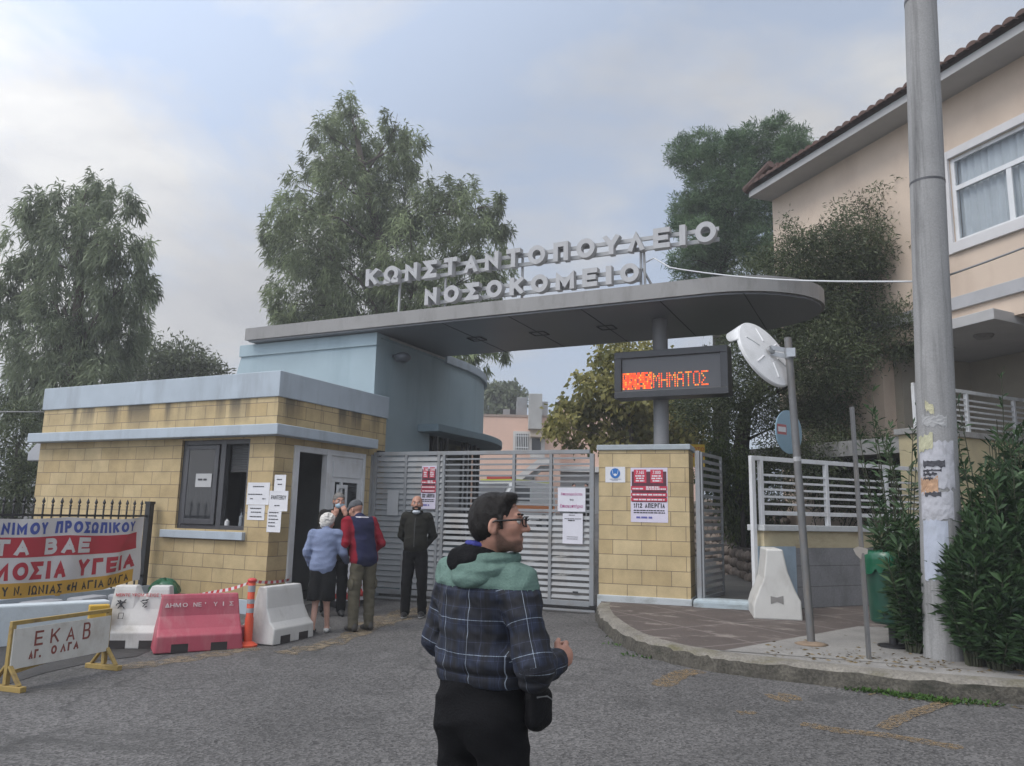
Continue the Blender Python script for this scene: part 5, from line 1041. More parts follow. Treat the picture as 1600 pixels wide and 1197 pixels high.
# white A-board and red things by the door
ab = Vector((-7.55, 10.2, gh(10.2))); AB = thing('notice_board', 'white leaning notice board behind the man in the red and navy jacket', 'notice board', tuple(ab), R_(62))
q = MB(); q.add([(-.3, 0, .1), (.3, 0, .1), (.3, .12, .85), (-.3, .12, .85), (-.3, .03, .1), (.3, .03, .1), (.3, .15, .85), (-.3, .15, .85)], [(0, 1, 2, 3), (5, 4, 7, 6), (0, 4, 5, 1), (1, 5, 6, 2), (2, 6, 7, 3), (3, 7, 4, 0)]); q.build('board', PAPER, AB, local=True)
q = MB(); q.box(-.3, -.26, .0, .3, 0, .1); q.box(.26, .3, .0, .3, 0, .1); q.build('foot', BLACKM, AB, local=True)
q = MB(); M = WM[AB.name] @ plane_M((0, -.002, 0), (1, 0, 0), (0, .16, .987)); q.text('ΠΡ', M @ Matrix.Translation((-.22, .35, 0)), .22, 1, .01, .001, 'L', .36); q.build('black_lettering', INK, AB)
rdm = mat('hydrant_red', (.40, .03, .025), .5, .1, 10)
for k, (px, py) in enumerate(((533, 946), (557, 940))):
    gx, gy = g2(px, py + 8); hy = thing('fire_valve', ['red fire valve left of the olive trousers by the guardhouse', 'red fire valve between the olive trouser legs by the guardhouse'][k], 'valve', (gx, gy, gh(gy)), 0, 'red fire valves')
    q = MB(); q.tube([(0, 0, 0), (0, 0, .16)], .045, 14); q.ball((0, 0, .22), (.085, .085, .085)); q.tube([(-.12, 0, .2), (.12, 0, .2)], .04, 12); q.build('body', rdm, hy, local=True, smooth='auto')
    q = MB(); q.lathe([(.05, .31), (.07, .31), (.07, .335), (.05, .335)], (0, 0, 0), 16); q.tube([(0, 0, .28), (0, 0, .34)], .015, 8); q.build('hand_wheel', rdm, hy, local=True)

# ---------------------------------------------------------------- yard behind the gate
def bfrom(px, py, dep): return Vector(at(px, py, dep))
# pink building (far): left wing and stair hall to the right
PA = at(735, 650, 44); PBt = at(842, 655, 44); zt_ = PA[2]
bx = Vector((PBt[0] - PA[0], PBt[1] - PA[1])); BL = bx.length; BRZ = math.atan2(bx.y, bx.x)
BLD = thing('hospital_wing', 'flat roofed pink hospital wing with barred window seen behind the gate', 'building', (PA[0], PA[1], gh(PA[1])), BRZ); bz0 = gh(PA[1])
def bu(px, py):
    r = ray(px, py); nn = np.array([-bx.y, bx.x]); t = (nn @ PA[:2]) / (nn @ r[:2]); p = EYE + r * t; return (Vector((p[0], p[1])) - Vector((PA[0], PA[1]))).dot(bx.normalized()), p[2] - bz0
PK2 = mat('far_pink_render', (.74, .51, .41), .9, .05, .6, stain=(.48, .36, .29), stain_amt=.4, stain_scale=(.5, .5, .3))
zt2 = zt_ - bz0; ur = bu(1100, 690)[0]
q = MB(); q.box(-2, bu(876, 700)[0], 0, 9, -1, zt2); q.build('wall', PK2, BLD, local=True)
uu = bu(876, 700)[0]; q = MB(); q.box(uu, ur, 1.6, 9, -1, zt2 + .9); q.build('rear_wall', PK2, BLD, local=True)
q = MB(); q.box(-2.03, uu + .03, -.04, .3, zt2, zt2 + .12); q.build('roof_edge', mat('far_edge', (.36, .28, .24), .9, .05, 2), BLD, local=True)
q = MB(); q.box(uu - .1, ur, 1.4, 9, zt2 + .9, zt2 + 1.15); q.build('tiled_roof', TILE, BLD, local=True)
a, t_ = bu(806, 678); b_, c_ = bu(825, 703)
q = MB(); q.box(a - .15, b_ + .15, -.06, .0, c_ - .15, t_ + .15); w1 = q.build('window', mat('far_white', (.62, .6, .58), .8, .03, 3), BLD, local=True)
q = MB(); q.box(a, b_, -.075, -.061, c_, t_); q.build('pane', GLASS, w1, local=True)
q = MB(); 
for k in range(7): u_ = a + (b_ - a) * (k + .5) / 7; q.box(u_ - .02, u_ + .02, -.14, -.11, c_ - .05, t_ + .05)
q.box(a - .05, b_ + .05, -.15, -.10, c_ + .1, c_ + .15); q.box(a - .05, b_ + .05, -.15, -.10, t_ - .15, t_ - .1); q.build('bars', WHITEP, w1, local=True)
a, t_ = bu(831, 685); b_, c_ = bu(845, 715)
q = MB(); q.box(a - .08, b_ + .22, -.05, .0, c_, t_ + .08); w2 = q.build('door', mat('far_white', (.62, .6, .58)), BLD, local=True)
q = MB(); q.box(a, b_, -.065, -.051, c_ + .4, t_); q.build('pane', GLASS, w2, local=True)
a2_, t2_ = bu(829, 672); b2_, c2_ = bu(853, 685); q = MB(); q.box(a2_, b2_, -.9, .0, c2_, c2_ + .18); q.box(a2_, a2_ + .8, -.3, 0, c2_ + .18, t2_); q.build('door_hood', mat('far_hood', (.42, .36, .30), .9, .1, 2), BLD, local=True)
# roof plant
DUCT = mat('galvanised_duct', (.27, .28, .29), .5, .12, 2., metal=.3)
dl = thing('roof_plant', 'grey ventilation ducts and air units on the roof of the pink wing', 'ventilation unit', (PA[0], PA[1], zt_), BRZ)
def rb(name, px0, py0, px1, py1, y0, y1, m_=DUCT):
    a, t_ = bu(px0, py0); b_, c_ = bu(px1, py1); q = MB(); q.box(a, b_, y0, y1, max(c_ - zt2, .0), t_ - zt2); return q.build(name, m_, dl, local=True, bevel=.02)
rb('air_unit', 786, 634, 808, 652, 1.5, 3.5); rb('air_unit', 808, 617, 824, 652, .9, 2.9)
q = MB(); a, t_ = bu(797, 634); b_, c_ = bu(806, 642); q.box(a, b_, 1.47, 1.499, c_ - zt2, t_ - zt2); q.build('grille', DARK, dl, local=True)
a, t_ = bu(826, 617); b_, c_ = bu(846, 672); q = MB(); q.box(a, b_, -.55, .1, c_ - zt2, t_ - zt2); q.build('chimney_duct', mat('duct_pale', (.42, .42, .41), .7, .12, 2, stain=(.2, .2, .2), stain_amt=.5, stain_scale=(1, 1, 1)), dl, local=True, bevel=.02)
rb('air_unit', 847, 624, 857, 650, .8, 2.2)
# stair with white balustrade, lower door, shutter
stc = thing('outside_stair', 'white sided outdoor stair climbing the pink wing behind the gate', 'staircase', (PA[0], PA[1], bz0), BRZ)
pts_ = [bu(800, 752), bu(838, 722), bu(862, 722), bu(862, 730), bu(842, 730), bu(800, 764)]
q = MB(); q.prism(pts_, -2.2, -2.0); q.v = [(x, z, y) for x, y, z in q.v]; q.build('balustrade', mat('far_white', (.62, .6, .58)), stc, local=True)
q = MB(); q.prism([bu(800, 764), bu(842, 731), bu(862, 731), bu(862, 738), bu(845, 738), bu(812, 764)], -2.0, -.4); q.v = [(x, z, y) for x, y, z in q.v]; q.build('steps', CONC, stc, local=True)
a, t_ = bu(815, 741); b_, c_ = bu(836, 770); q = MB(); q.box(a, b_, -.06, 0, c_, t_); w3 = q.build('window', mat('far_white', (.62, .6, .58)), BLD, local=True)
q = MB()
for i in range(2):
    for j in range(3): q.box(a + (b_ - a) * (i * .5 + .08), a + (b_ - a) * (i * .5 + .42), -.075, -.061, c_ + (t_ - c_) * (j / 3 + .05), c_ + (t_ - c_) * (j / 3 + .29))
q.build('pane', GLASS, w3, local=True)
a, t_ = bu(800, 770); b_, c_ = bu(866, 812); q = MB(); q.box(a, b_, -.03, .0, c_ - 2, t_); q.build('cream_dado', mat('far_dado', (.46, .36, .22), .9, .08, 1), BLD, local=True)
a, t_ = bu(869, 737); b_, c_ = bu(929, 815); q = MB(); q.box(a, b_ + 1, 1.0, 1.59, c_ - 1, t_); q.build('shutter', mat('shutter_grey', (.30, .30, .30), .6, .06, 3), BLD, local=True)
a, t_ = bu(869, 727); b_, c_ = bu(930, 737); q = MB(); q.box(a, b_ + 1, .6, 1.59, c_, t_); q.build('shutter_canopy', mat('far_white', (.62, .6, .58)), BLD, local=True)
# ambulance car
def vehicle(name, label, loc, rz, roofcol, body=(.55, .56, .56)):
    t = thing(name, label, 'ambulance', loc, rz)
    bm_ = mat('ambulance_white', body, .3, .02, 2)
    side = [(-2.4, .45), (-2.45, .9), (-2.3, 1.05), (-1.2, 1.15), (-.5, 1.8), (-.3, 1.88), (2.0, 1.88), (2.25, 1.75), (2.4, .95), (2.4, .45)]
    b_ = MB(); b_.rings([[(x, y * s, z) for x, z in side] for y, s in ((-.9, 1), (-.88, 1), (.88, 1), (.9, 1))]); b_.build('body', bm_, t, local=True, bevel=.05)
    b_ = MB(); b_.quad((-1.22, -.78, 1.17), (-.56, -.7, 1.76), (-.56, .7, 1.76), (-1.22, .78, 1.17)); b_.v = [(x - .03, y, z + .02) for x, y, z in b_.v]; b_.build('windscreen', GLASS, t, local=True)
    for s in (-1, 1):
        b_ = MB(); b_.prism([(-1.0, 1.15), (-.45, 1.72), (.5, 1.72), (.5, 1.15)], s * .905 - .004, s * .905 + .004); b_.v = [(x, z, y) for x, y, z in b_.v]; b_.build('side_window', GLASS, t, local=True)
        b_ = MB(); b_.box(-2.2, 2.3, s * .906 - .004, s * .906 + .004, .75, 1.0); b_.build('orange_stripe', mat('amb_orange', (.6, .18, .03), .5, 0), t, local=True)
        for x_ in (-1.5, 1.5):
            b_ = MB(); b_.tube([(x_, s * .78, .34), (x_, s * .93, .34)], .34, 24); wh = b_.build('wheel', BLACKM, t, local=True, smooth='auto')
            b_ = MB(); b_.tube([(x_, s * .92, .34), (x_, s * .94, .34)], .2, 18); b_.build('rim', DUCT, wh, local=True)
        b_ = MB(); b_.box(-2.46, -2.40, s * .62 - .16, s * .62 + .16, .78, .92); b_.build('headlight', WHITEP, t, local=True)
    b_ = MB(); b_.box(-.35, 2.05, -.8, .8, 1.885, 1.95); b_.build('roof_panel', mat('hi_vis_yellow', roofcol, .5, .05, 3), t, local=True)
    b_ = MB(); b_.box(-.3, -.05, -.55, .55, 1.96, 2.08); b_.build('light_bar', mat('bar_red', (.5, .06, .05), .4, 0), t, local=True)
    return t
va = at(785, 790, 29.5); ang = math.atan2(-fw[1], -fw[0]) - R_(35)
vehicle('ambulance', 'white ambulance with yellow roof parked in the yard behind the gate', (va[0], va[1], gh(va[1])), ang + math.pi, (.55, .58, .03))
# ---------------------------------------------------------------- people: signed-distance bodies meshed with surface nets
def surface_nets(D, org, h):
    s = D < 0; nx, ny, nz = D.shape
    c = np.stack([s[dx:nx - 1 + dx, dy:ny - 1 + dy, dz:nz - 1 + dz] for dx in (0, 1) for dy in (0, 1) for dz in (0, 1)])
    cnt = c.sum(0); act = (cnt > 0) & (cnt < 8); idx = np.argwhere(act)
    if not len(idx): return np.zeros((0, 3)), np.zeros((0, 4), int)
    vid = -np.ones(act.shape, int); vid[act] = np.arange(len(idx))
    acc = np.zeros((len(idx), 3)); num = np.zeros(len(idx))
    cs = [(dx, dy, dz) for dx in (0, 1) for dy in (0, 1) for dz in (0, 1)]
    for a in range(8):
        for b in range(a + 1, 8):
            d = [cs[b][i] - cs[a][i] for i in range(3)]
            if sum(map(abs, d)) != 1: continue
            ia, ib = idx + cs[a], idx + cs[b]; va = D[tuple(ia.T)]; vb = D[tuple(ib.T)]; m = (va < 0) != (vb < 0)
            t = np.where(m, va / np.where(m, va - vb, 1), 0)[:, None]
            acc += np.where(m[:, None], np.array(cs[a]) + t * np.array(d), 0); num += m
    V = org + h * (idx + acc / num[:, None]); Q = []
    for ax in range(3):
        sl0 = [slice(None)] * 3; sl1 = [slice(None)] * 3; sl0[ax] = slice(0, -1); sl1[ax] = slice(1, None)
        e = np.argwhere(s[tuple(sl0)] != s[tuple(sl1)]); u, v = (ax + 1) % 3, (ax + 2) % 3
        ok = (e[:, u] > 0) & (e[:, v] > 0) & (e[:, u] < D.shape[u] - 1) & (e[:, v] < D.shape[v] - 1); e = e[ok]
        def g_(du, dv): k = e.copy(); k[:, u] -= du; k[:, v] -= dv; return vid[tuple(k.T)]
        q = np.stack([g_(1, 1), g_(0, 1), g_(0, 0), g_(1, 0)], 1); ins = s[tuple(e.T)]; q[~ins] = q[~ins][:, ::-1]; Q.append(q)
    return V, np.concatenate(Q)
def rotm(yaw=0., pitch=0., roll=0.):                      # columns = local axes; yaw about z, pitch nods up, roll leans
    return np.array((Matrix.Rotation(yaw, 3, 'Z') @ Matrix.Rotation(pitch, 3, 'X') @ Matrix.Rotation(roll, 3, 'Y')))
def cap(a, b, ra, rb=None, k=.03, flat=None): return ('c', np.array(a, float), np.array(b, float), ra, ra if rb is None else rb, k, flat)
def ell(c, r, R=None, k=.03): return ('e', np.array(c, float), np.array(r, float), np.eye(3) if R is None else R, k)
def sub(p): return ('s', p)
def pdist(p, P):
    if p[0] == 'c':
        _, a, b, ra, rb, k, flat = p; ab = b - a; ap = P - a
        if flat is not None:                              # flat = (axis, factor): thinner along that axis
            ax, f = flat; ax = np.asarray(ax, float); ax = ax / np.linalg.norm(ax); ap = ap + (ap @ ax)[..., None] * ax * (1 / f - 1); ab = ab + (ab @ ax) * ax * (1 / f - 1)
        t = np.clip((ap @ ab) / max(ab @ ab, 1e-9), 0, 1); d = np.linalg.norm(ap - t[..., None] * ab, axis=-1) - (ra + t * (rb - ra))
        return d * (flat[1] if flat is not None else 1)
    _, c, r, R, k = p; q = (P - c) @ R; k0 = np.linalg.norm(q / r, axis=-1); k1 = np.linalg.norm(q / (r * r), axis=-1); return k0 * (k0 - 1) / np.maximum(k1, 1e-9)
def bnd(p):
    if p[0] == 'c': m = max(p[3], p[4]); return np.minimum(p[1], p[2]) - m, np.maximum(p[1], p[2]) + m
    m = p[2].max(); return p[1] - m, p[1] + m
def sdf_mesh(prims, h, noise=None):
    pos = [p for p in prims if p[0] != 's']; lo = np.min([bnd(p)[0] for p in pos], 0) - 4 * h; hi = np.max([bnd(p)[1] for p in pos], 0) + 4 * h
    n = np.ceil((hi - lo) / h).astype(int) + 1; D = np.full(n, .2, np.float64)
    ax = [lo[i] + h * np.arange(n[i]) for i in range(3)]
    for p in prims:
        sb_ = p[0] == 's'; p_ = p[1] if sb_ else p; k = p_[-2] if p_[0] == 'c' else p_[-1]; a, b = bnd(p_); m = k + 3 * h
        i0 = np.maximum(np.floor((a - m - lo) / h).astype(int), 0); i1 = np.minimum(np.ceil((b + m - lo) / h).astype(int) + 1, n)
        if (i1 <= i0).any(): continue
        P = np.stack(np.meshgrid(*[ax[i][i0[i]:i1[i]] for i in range(3)], indexing='ij'), -1); d = pdist(p_, P); S_ = tuple(slice(i0[i], i1[i]) for i in range(3)); o = D[S_]
        if sb_: t = np.maximum(k - np.abs(o + d), 0) / max(k, 1e-6); D[S_] = np.maximum(o, -d) + t * t * k * .25
        else: t = np.maximum(k - np.abs(o - d), 0) / max(k, 1e-6); D[S_] = np.minimum(o, d) - t * t * k * .25
    if noise is not None:
        P = np.stack(np.meshgrid(*ax, indexing='ij'), -1); near = np.abs(D) < 4 * h; D[near] += noise(P[near])
    return surface_nets(D, lo, h)
def folds(amp, seed, kxy=18., kz=38., n=7):
    r = np.random.default_rng(seed); W = [(r.normal(0, kxy, 3) * np.array([1, 1, 0]) + np.array([0, 0, r.normal(0, kz)]), r.uniform(0, 6.28)) for _ in range(n)]
    def f(P):
        s = sum(np.sin(P @ w + ph + .7 * np.sin(P @ w[::-1] * .4)) for w, ph in W) / n; return amp * (np.abs(s) * 2.4 - .6)
    return f
def np_obj(name, V, Q, mats, parent, label=None, midx=None, attrs=None):
    me = bpy.data.meshes.new(name); me.from_pydata([tuple(v) for v in V], [], [tuple(map(int, q)) for q in Q])
    mats = mats if isinstance(mats, (list, tuple)) else [mats]
    for m in mats: me.materials.append(m)
    if midx is not None: me.polygons.foreach_set('material_index', np.asarray(midx, dtype=np.int32))
    me.polygons.foreach_set('use_smooth', [True] * len(me.polygons))
    for k, v in (attrs or {}).items(): a = me.attributes.new(k, 'FLOAT', 'POINT'); a.data.foreach_set('value', np.asarray(v, dtype=np.float32))
    me.update(); o = bpy.data.objects.new(name, me); C.objects.link(o); o.parent = parent
    if parent is not None: WM[o.name] = WM[parent.name]
    if label: o['label'] = label
    return o
def skin_mat(name, col):
    m = mat(name, col, .55, .10, 18., .15, 90, space='Object'); return m
SKIN = skin_mat('skin', (.40, .205, .145)); SKIN2 = skin_mat('skin_pale', (.46, .27, .21))
def cloth(name, col, rough=.9, var=.14, scale=9., fine=.15): return mat(name, col, rough, var, scale, .35, 130., fine, space='Object', spec=.15)
def hand_prims(wr, dirv, palm_n, side, curl=.5, s=1.):
    """wrist point, pointing direction, palm normal, thumb side (+1/-1)"""
    d = np.array(dirv, float); d /= np.linalg.norm(d); nn = np.array(palm_n, float); nn -= d * (nn @ d); nn /= np.linalg.norm(nn); t = np.cross(d, nn) * side; wr = np.array(wr, float)
    P = [cap(wr - d * .03, wr + d * .02, .027 * s, .028 * s, .02), ell(wr + d * .055 * s, np.array([.040, .047, .019]) * s, np.stack([t, d, nn], 1), .015)]
    for k, (off, ln) in enumerate(((.030, .068), (.011, .076), (-.009, .070), (-.027, .054))):
        a = wr + d * .092 * s + t * off * s; th = curl * (1 + .08 * k)
        d1 = d * math.cos(th) + nn * math.sin(th); b = a + d1 * ln * .45 * s; d2 = d * math.cos(th * 2.1) + nn * math.sin(th * 2.1); c = b + d2 * ln * .33 * s; d3 = d * math.cos(th * 2.9) + nn * math.sin(th * 2.9); e = c + d3 * ln * .26 * s
        P += [cap(a - d * .02, b, .0105 * s, .0095 * s, .008), cap(b, c, .0095 * s, .0088 * s, .004), cap(c, e, .0088 * s, .0078 * s, .004)]
    a = wr + d * .03 * s + t * .03 * s; b = a + (d * .6 + t * .55 + nn * .35) * .04 * s; c = b + (d * .85 + t * .1 + nn * .5) * .032 * s
    return P + [cap(a, b, .014 * s, .0115 * s, .012), cap(b, c, .0112 * s, .009 * s, .004)]
def head_prims(hc, R, s=1., beard=False):
    def w(p): return hc + R @ (np.array(p) * s)
    def E(c, r, k=.02, RR=None): return ell(w(c), np.array(r) * s, R if RR is None else R @ RR, k)
    P = [E((0, -.014, .028), (.0765, .098, .090)), E((0, .028, -.03), (.063, .068, .078)), E((0, .052, -.074), (.045, .041, .032)), E((0, .078, -.098), (.022, .020, .018), .015),
         cap(w((-.033, .084, .026)), w((.033, .084, .026)), .0125 * s, None, .012), cap(w((0, .090, .014)), w((0, .117, -.026)), .0095 * s, .0125 * s, .012),
         E((-.012, .104, -.031), (.010, .011, .008), .008), E((.012, .104, -.031), (.010, .011, .008), .008), E((-.042, .062, -.018), (.024, .026, .022)), E((.042, .062, -.018), (.024, .026, .022)),
         sub(E((-.032, .104, .005), (.016, .016, .010), .012)), sub(E((.032, .104, .005), (.016, .016, .010), .012)),
         cap(w((-.018, .091, -.060)), w((.018, .091, -.060)), .0075 * s, None, .008), cap(w((-.016, .088, -.071)), w((.016, .088, -.071)), .008 * s, None, .008)]
    for q in (-1, 1):
        RR = np.array(Matrix.Rotation(R_(22) * q, 3, 'Z')) @ np.array(Matrix.Rotation(R_(-12), 3, 'X'))
        P += [E((q * .079, -.010, -.012), (.010, .019, .030), .010, RR), sub(E((q * .089, -.004, -.008), (.006, .010, .017), .006, RR)), E((q * .078, -.004, -.036), (.008, .010, .010), .008)]
    return P
def person(label, loc, rz, h=1.75, lean=0., head=(0., 0., 0.), arms=None, skin=SKIN, jacket=None, trousers=None, shoes=None, hair=None, res=.010, width=1., skirt=None, legs=None, belly=0., jz=.86, stance=.11, seed=1, jacket_fn=None, shoe_sole=None, jacket_label=None, neck=True):
    s = h / 1.75; t = thing('person', label, 'person', loc, rz)
    def lean_p(p): p = np.array(p, float); z = p[2] - .95; return p if z < 0 else np.array([p[0], p[1] * math.cos(lean) + z * math.sin(lean), .95 + z * math.cos(lean) - p[1] * math.sin(lean)])
    T = lambda p: lean_p(p) * s
    sh = [T((-.185 * width, -.01, 1.425)), T((.185 * width, -.01, 1.425))]; nb = T((0, -.015, 1.47)); hc = T((0, .03 + .02 * (lean > .2), 1.625)); RH = rotm(head[0], head[1] - lean * .4, head[2])
    arms = arms or [((-.24, -.03, 1.14), (-.25, .05, .90), (0, .25, -1), (1, 0, 0)), ((.24, -.03, 1.14), (.25, .05, .90), (0, .25, -1), (-1, 0, 0))]
    legs = legs or [((-stance, .02, .49), (-stance * 1.05, .0, .08)), ((stance, .02, .49), (stance * 1.05, .0, .08))]
    body = [ell(T((0, 0, 1.28)), np.array([.155 * width, .105, .20]) * s), ell(T((0, .0, 1.02)), np.array([.145 * width, .105, .17]) * s), cap(sh[0], sh[1], .05 * s), cap(nb - np.array([0, 0, .03]), hc - RH @ np.array([0, .012, .06]) * s, .056 * s, .052 * s, .03)]
    body += head_prims(hc, RH, s)
    jk = [ell(T((0, -.002, 1.29)), np.array([.195 * width, .135, .22]) * s, None, .05), ell(T((0, .01 + belly * .3, 1.08)), np.array([.185 * width, .138 + belly, .20]) * s, None, .05), cap(T((-.05, 0, jz + .10)), T((.05, 0, jz + .10)), .135 * width * s, None, .05, ((0, 1, 0), .85)),
          cap(sh[0] * .9 + nb * .1, sh[1] * .9 + nb * .1, .068 * s, None, .05), cap(nb - np.array([0, .01, .04]) * s, nb + np.array([0, .004, .015]) * s, .078 * s, .068 * s, .02)]
    for i, (el, wr, hd, pn) in enumerate(arms):
        el, wr = T(el), T(wr); body += [cap(sh[i], el, .045 * s, .038 * s), cap(el, wr, .038 * s, .027 * s)] + hand_prims(wr, hd, pn, 1 if i else -1, .55, s)
        fd = (wr - el) / np.linalg.norm(wr - el); jk += [cap(sh[i], el, .073 * s, .062 * s, .03), cap(el, wr - fd * .025, .060 * s, .046 * s, .02)]
    tr = [ell(np.array([0, -.002, .92]) * s, np.array([.155 * width, .112, .11]) * s, None, .03)]; sh_ = []
    for i, (kn, an) in enumerate(legs):
        kn, an = np.array(kn) * s, np.array(an) * s; hp = np.array([(-1 if i == 0 else 1) * .085, 0, .90]) * s
        body += [cap(hp, kn, .075 * s, .05 * s), cap(kn, an, .048 * s, .034 * s), cap(an - np.array([0, 0, .03]) * s, an + np.array([0, .12, -.05]) * s, .035 * s, .028 * s)]
        tr += [cap(hp, kn, .100 * s, .078 * s, .025), cap(kn, an + np.array([0, 0, .0]) * s, .076 * s, .066 * s, .02)]
        f = an.copy(); f[2] = 0; sh_.append([cap(f + np.array([0, -.045, .045]) * s, f + np.array([0, .07, .042]) * s, .043 * s, .043 * s, .02), cap(f + np.array([0, .05, .035]) * s, f + np.array([0, .155, .028]) * s, .040 * s, .028 * s, .03), ell(f + np.array([0, -.02, .09]) * s, np.array([.04, .05, .05]) * s), sub(cap(f + np.array([0, -.3, -.1]) * s, f + np.array([0, .4, -.1]) * s, .10 * s, None, .004))])
    V, Q = sdf_mesh(body, res * .85); hz = (hc[2] - .04 * s); np_obj('body', V, Q, skin, t)
    if skirt:
        P = [cap(np.array([x_, .03, .96]) * s, np.array([x_ * 1.3, .03, .42]) * s, .13 * s, .135 * s, .05) for x_ in (-.06, .06)] + [sub(ell(np.array([0, 0, .24]) * s, np.array([.6, .6, .235]) * s, None, .01))]
        V, Q = sdf_mesh(P, res, folds(.010, seed + 3, 30, 3)); np_obj('skirt', V, Q, skirt, t)
    elif trousers is not None:
        V, Q = sdf_mesh(tr, res, folds(.007, seed + 1, 9, 40)); np_obj('trousers', V, Q, trousers, t)
    if jacket is not None:
        V, Q = sdf_mesh(jk + [sub(ell(np.array([0, 0, jz - .35]) * s, np.array([.6, .6, .35]) * s, None, .004))], res, (lambda f_, z_: (lambda P: f_(P) * np.clip((P[:, 2] - z_) / .08, .1, 1)))(folds(.008, seed, 12, 30), jz * s))
        if jacket_fn: cen = V[Q].mean(1) / s; np_obj('jacket', V, Q, jacket, t, jacket_label, jacket_fn(cen, [x / s for x in sh], lean))
        else: np_obj('jacket', V, Q, jacket, t, jacket_label)
    for P in sh_:
        if shoes is not None:
            V, Q = sdf_mesh(P, res * .8); o = np_obj('shoe', V, Q, [shoes, shoe_sole or shoes], t, None, (V[Q].mean(1)[:, 2] < .028 * s).astype(int))
    if hair is not None:
        hm, kind = hair
        def w(p): return hc + RH @ (np.array(p) * s)
        if kind == 'short': P = [ell(w((0, -.019, .034)), np.array([.084, .103, .092]) * s, RH), ell(w((0, -.045, -.01)), np.array([.078, .070, .085]) * s, RH), sub(ell(w((0, .085, -.03)), np.array([.075, .085, .085]) * s, RH, .015)), sub(ell(w((0, .0, -.115)), np.array([.1, .12, .06]) * s, RH, .01)), sub(ell(w((.088, .0, -.02)), np.array([.02, .03, .045]) * s, RH, .01)), sub(ell(w((-.088, .0, -.02)), np.array([.02, .03, .045]) * s, RH, .01))]; nz = folds(.003, seed, 90, 90)
        elif kind == 'fluffy': P = [ell(w((0, -.03, .03)), np.array([.098, .108, .098]) * s, RH), ell(w((0, -.055, -.035)), np.array([.085, .07, .08]) * s, RH, .04), ell(w((0, .02, .085)), np.array([.07, .07, .04]) * s, RH, .04), sub(ell(w((0, .105, -.03)), np.array([.066, .085, .09]) * s, RH, .015))]; nz = folds(.012, seed, 55, 55)
        elif kind == 'cap': P = [ell(w((0, -.012, .045)), np.array([.088, .107, .090]) * s, RH), sub(ell(w((0, .0, -.075)), np.array([.3, .3, .10]) * s, RH, .01)), cap(w((-.03, .085, .035)), w((.03, .085, .035)), .03 * s, None, .02), cap(w((0, .09, .03)), w((0, .12, .022)), .045 * s, .03 * s, .02, (RH[:, 2], .3))]; nz = None
        elif kind == 'rim': P = [ell(w((0, -.030, -.005)), np.array([.081, .088, .062]) * s, RH), sub(ell(w((0, .075, -.02)), np.array([.085, .085, .1]) * s, RH, .01)), sub(ell(w((.088, .0, -.02)), np.array([.02, .03, .045]) * s, RH, .01)), sub(ell(w((-.088, .0, -.02)), np.array([.02, .03, .045]) * s, RH, .01)), sub(ell(w((0, .0, -.115)), np.array([.1, .12, .06]) * s, RH, .01))]; nz = None
        V, Q = sdf_mesh(P, res * .7, nz); np_obj('cap' if kind == 'cap' else 'hair', V, Q, hm, t)
    t['hc'] = 0; del t['hc']
    return t, hc, RH, s
def face_part(name, t, hc, R, s, prims, m_, res=.005):
    w = lambda p: hc + R @ (np.array(p) * s); P = []
    for p in prims:
        sb_ = p[0] == 'sub'; q = p[1:] if sb_ else p
        pr = cap(w(q[1]), w(q[2]), q[3] * s, q[4] * s if len(q) > 4 else None, .006) if q[0] == 'c' else ell(w(q[1]), np.array(q[2]) * s, R, .006); P.append(sub(pr) if sb_ else pr)
    V, Q = sdf_mesh(P, res); return np_obj(name, V, Q, m_, t)
def eyes(t, hc, R, s):
    w = lambda p: hc + R @ (np.array(p) * s)
    for q in (-1, 1):
        b = MB(); b.ball(w((q * .032, .083, .005)), .0125 * s, 12, 8); e_ = b.build('eye', mat('eye_white', (.55, .53, .5), .3, 0), t, local=True, smooth=True)
        b = MB(); c_ = w((q * .032, .0915, .005)); b.ball(c_, .006 * s, 8, 6); b.build('iris', mat('iris_brown', (.04, .022, .012), .2, 0), e_, local=True, smooth=True)
        face_part('eyebrow', t, hc, R, s, [('c', (q * .018, .098, .030), (q * .046, .086, .032), .0045)], HAIRD, .003)
HAIRD = mat('dark_hair', (.010, .008, .007), .55, .45, 150., .5, 260, space='Object', spec=.25); HAIRG = mat('grey_hair', (.16, .15, .14), .7, .25, 50., .6, 120, space='Object'); HAIRW = mat('white_hair', (.56, .54, .50), .75, .15, 40., .8, 90, space='Object')
SURG = mat('surgical_mask_blue', (.36, .50, .60), .8, .04, 20, space='Object'); SURW = mat('surgical_mask_white', (.50, .54, .58), .8, .04, 20, space='Object')
BSHOE = mat('black_shoe', (.012, .012, .013), .5, .1, 10); WSOLE = mat('white_sole', (.5, .5, .5), .7, 0)
OLIVE = cloth('olive_black_jacket', (.020, .0195, .016)); BTROU = cloth('black_trousers', (.0055, .0055, .0065))
def face_to(px_yaw): return YAW + math.pi + px_yaw          # rz so that local +y looks at the camera, turned by px_yaw
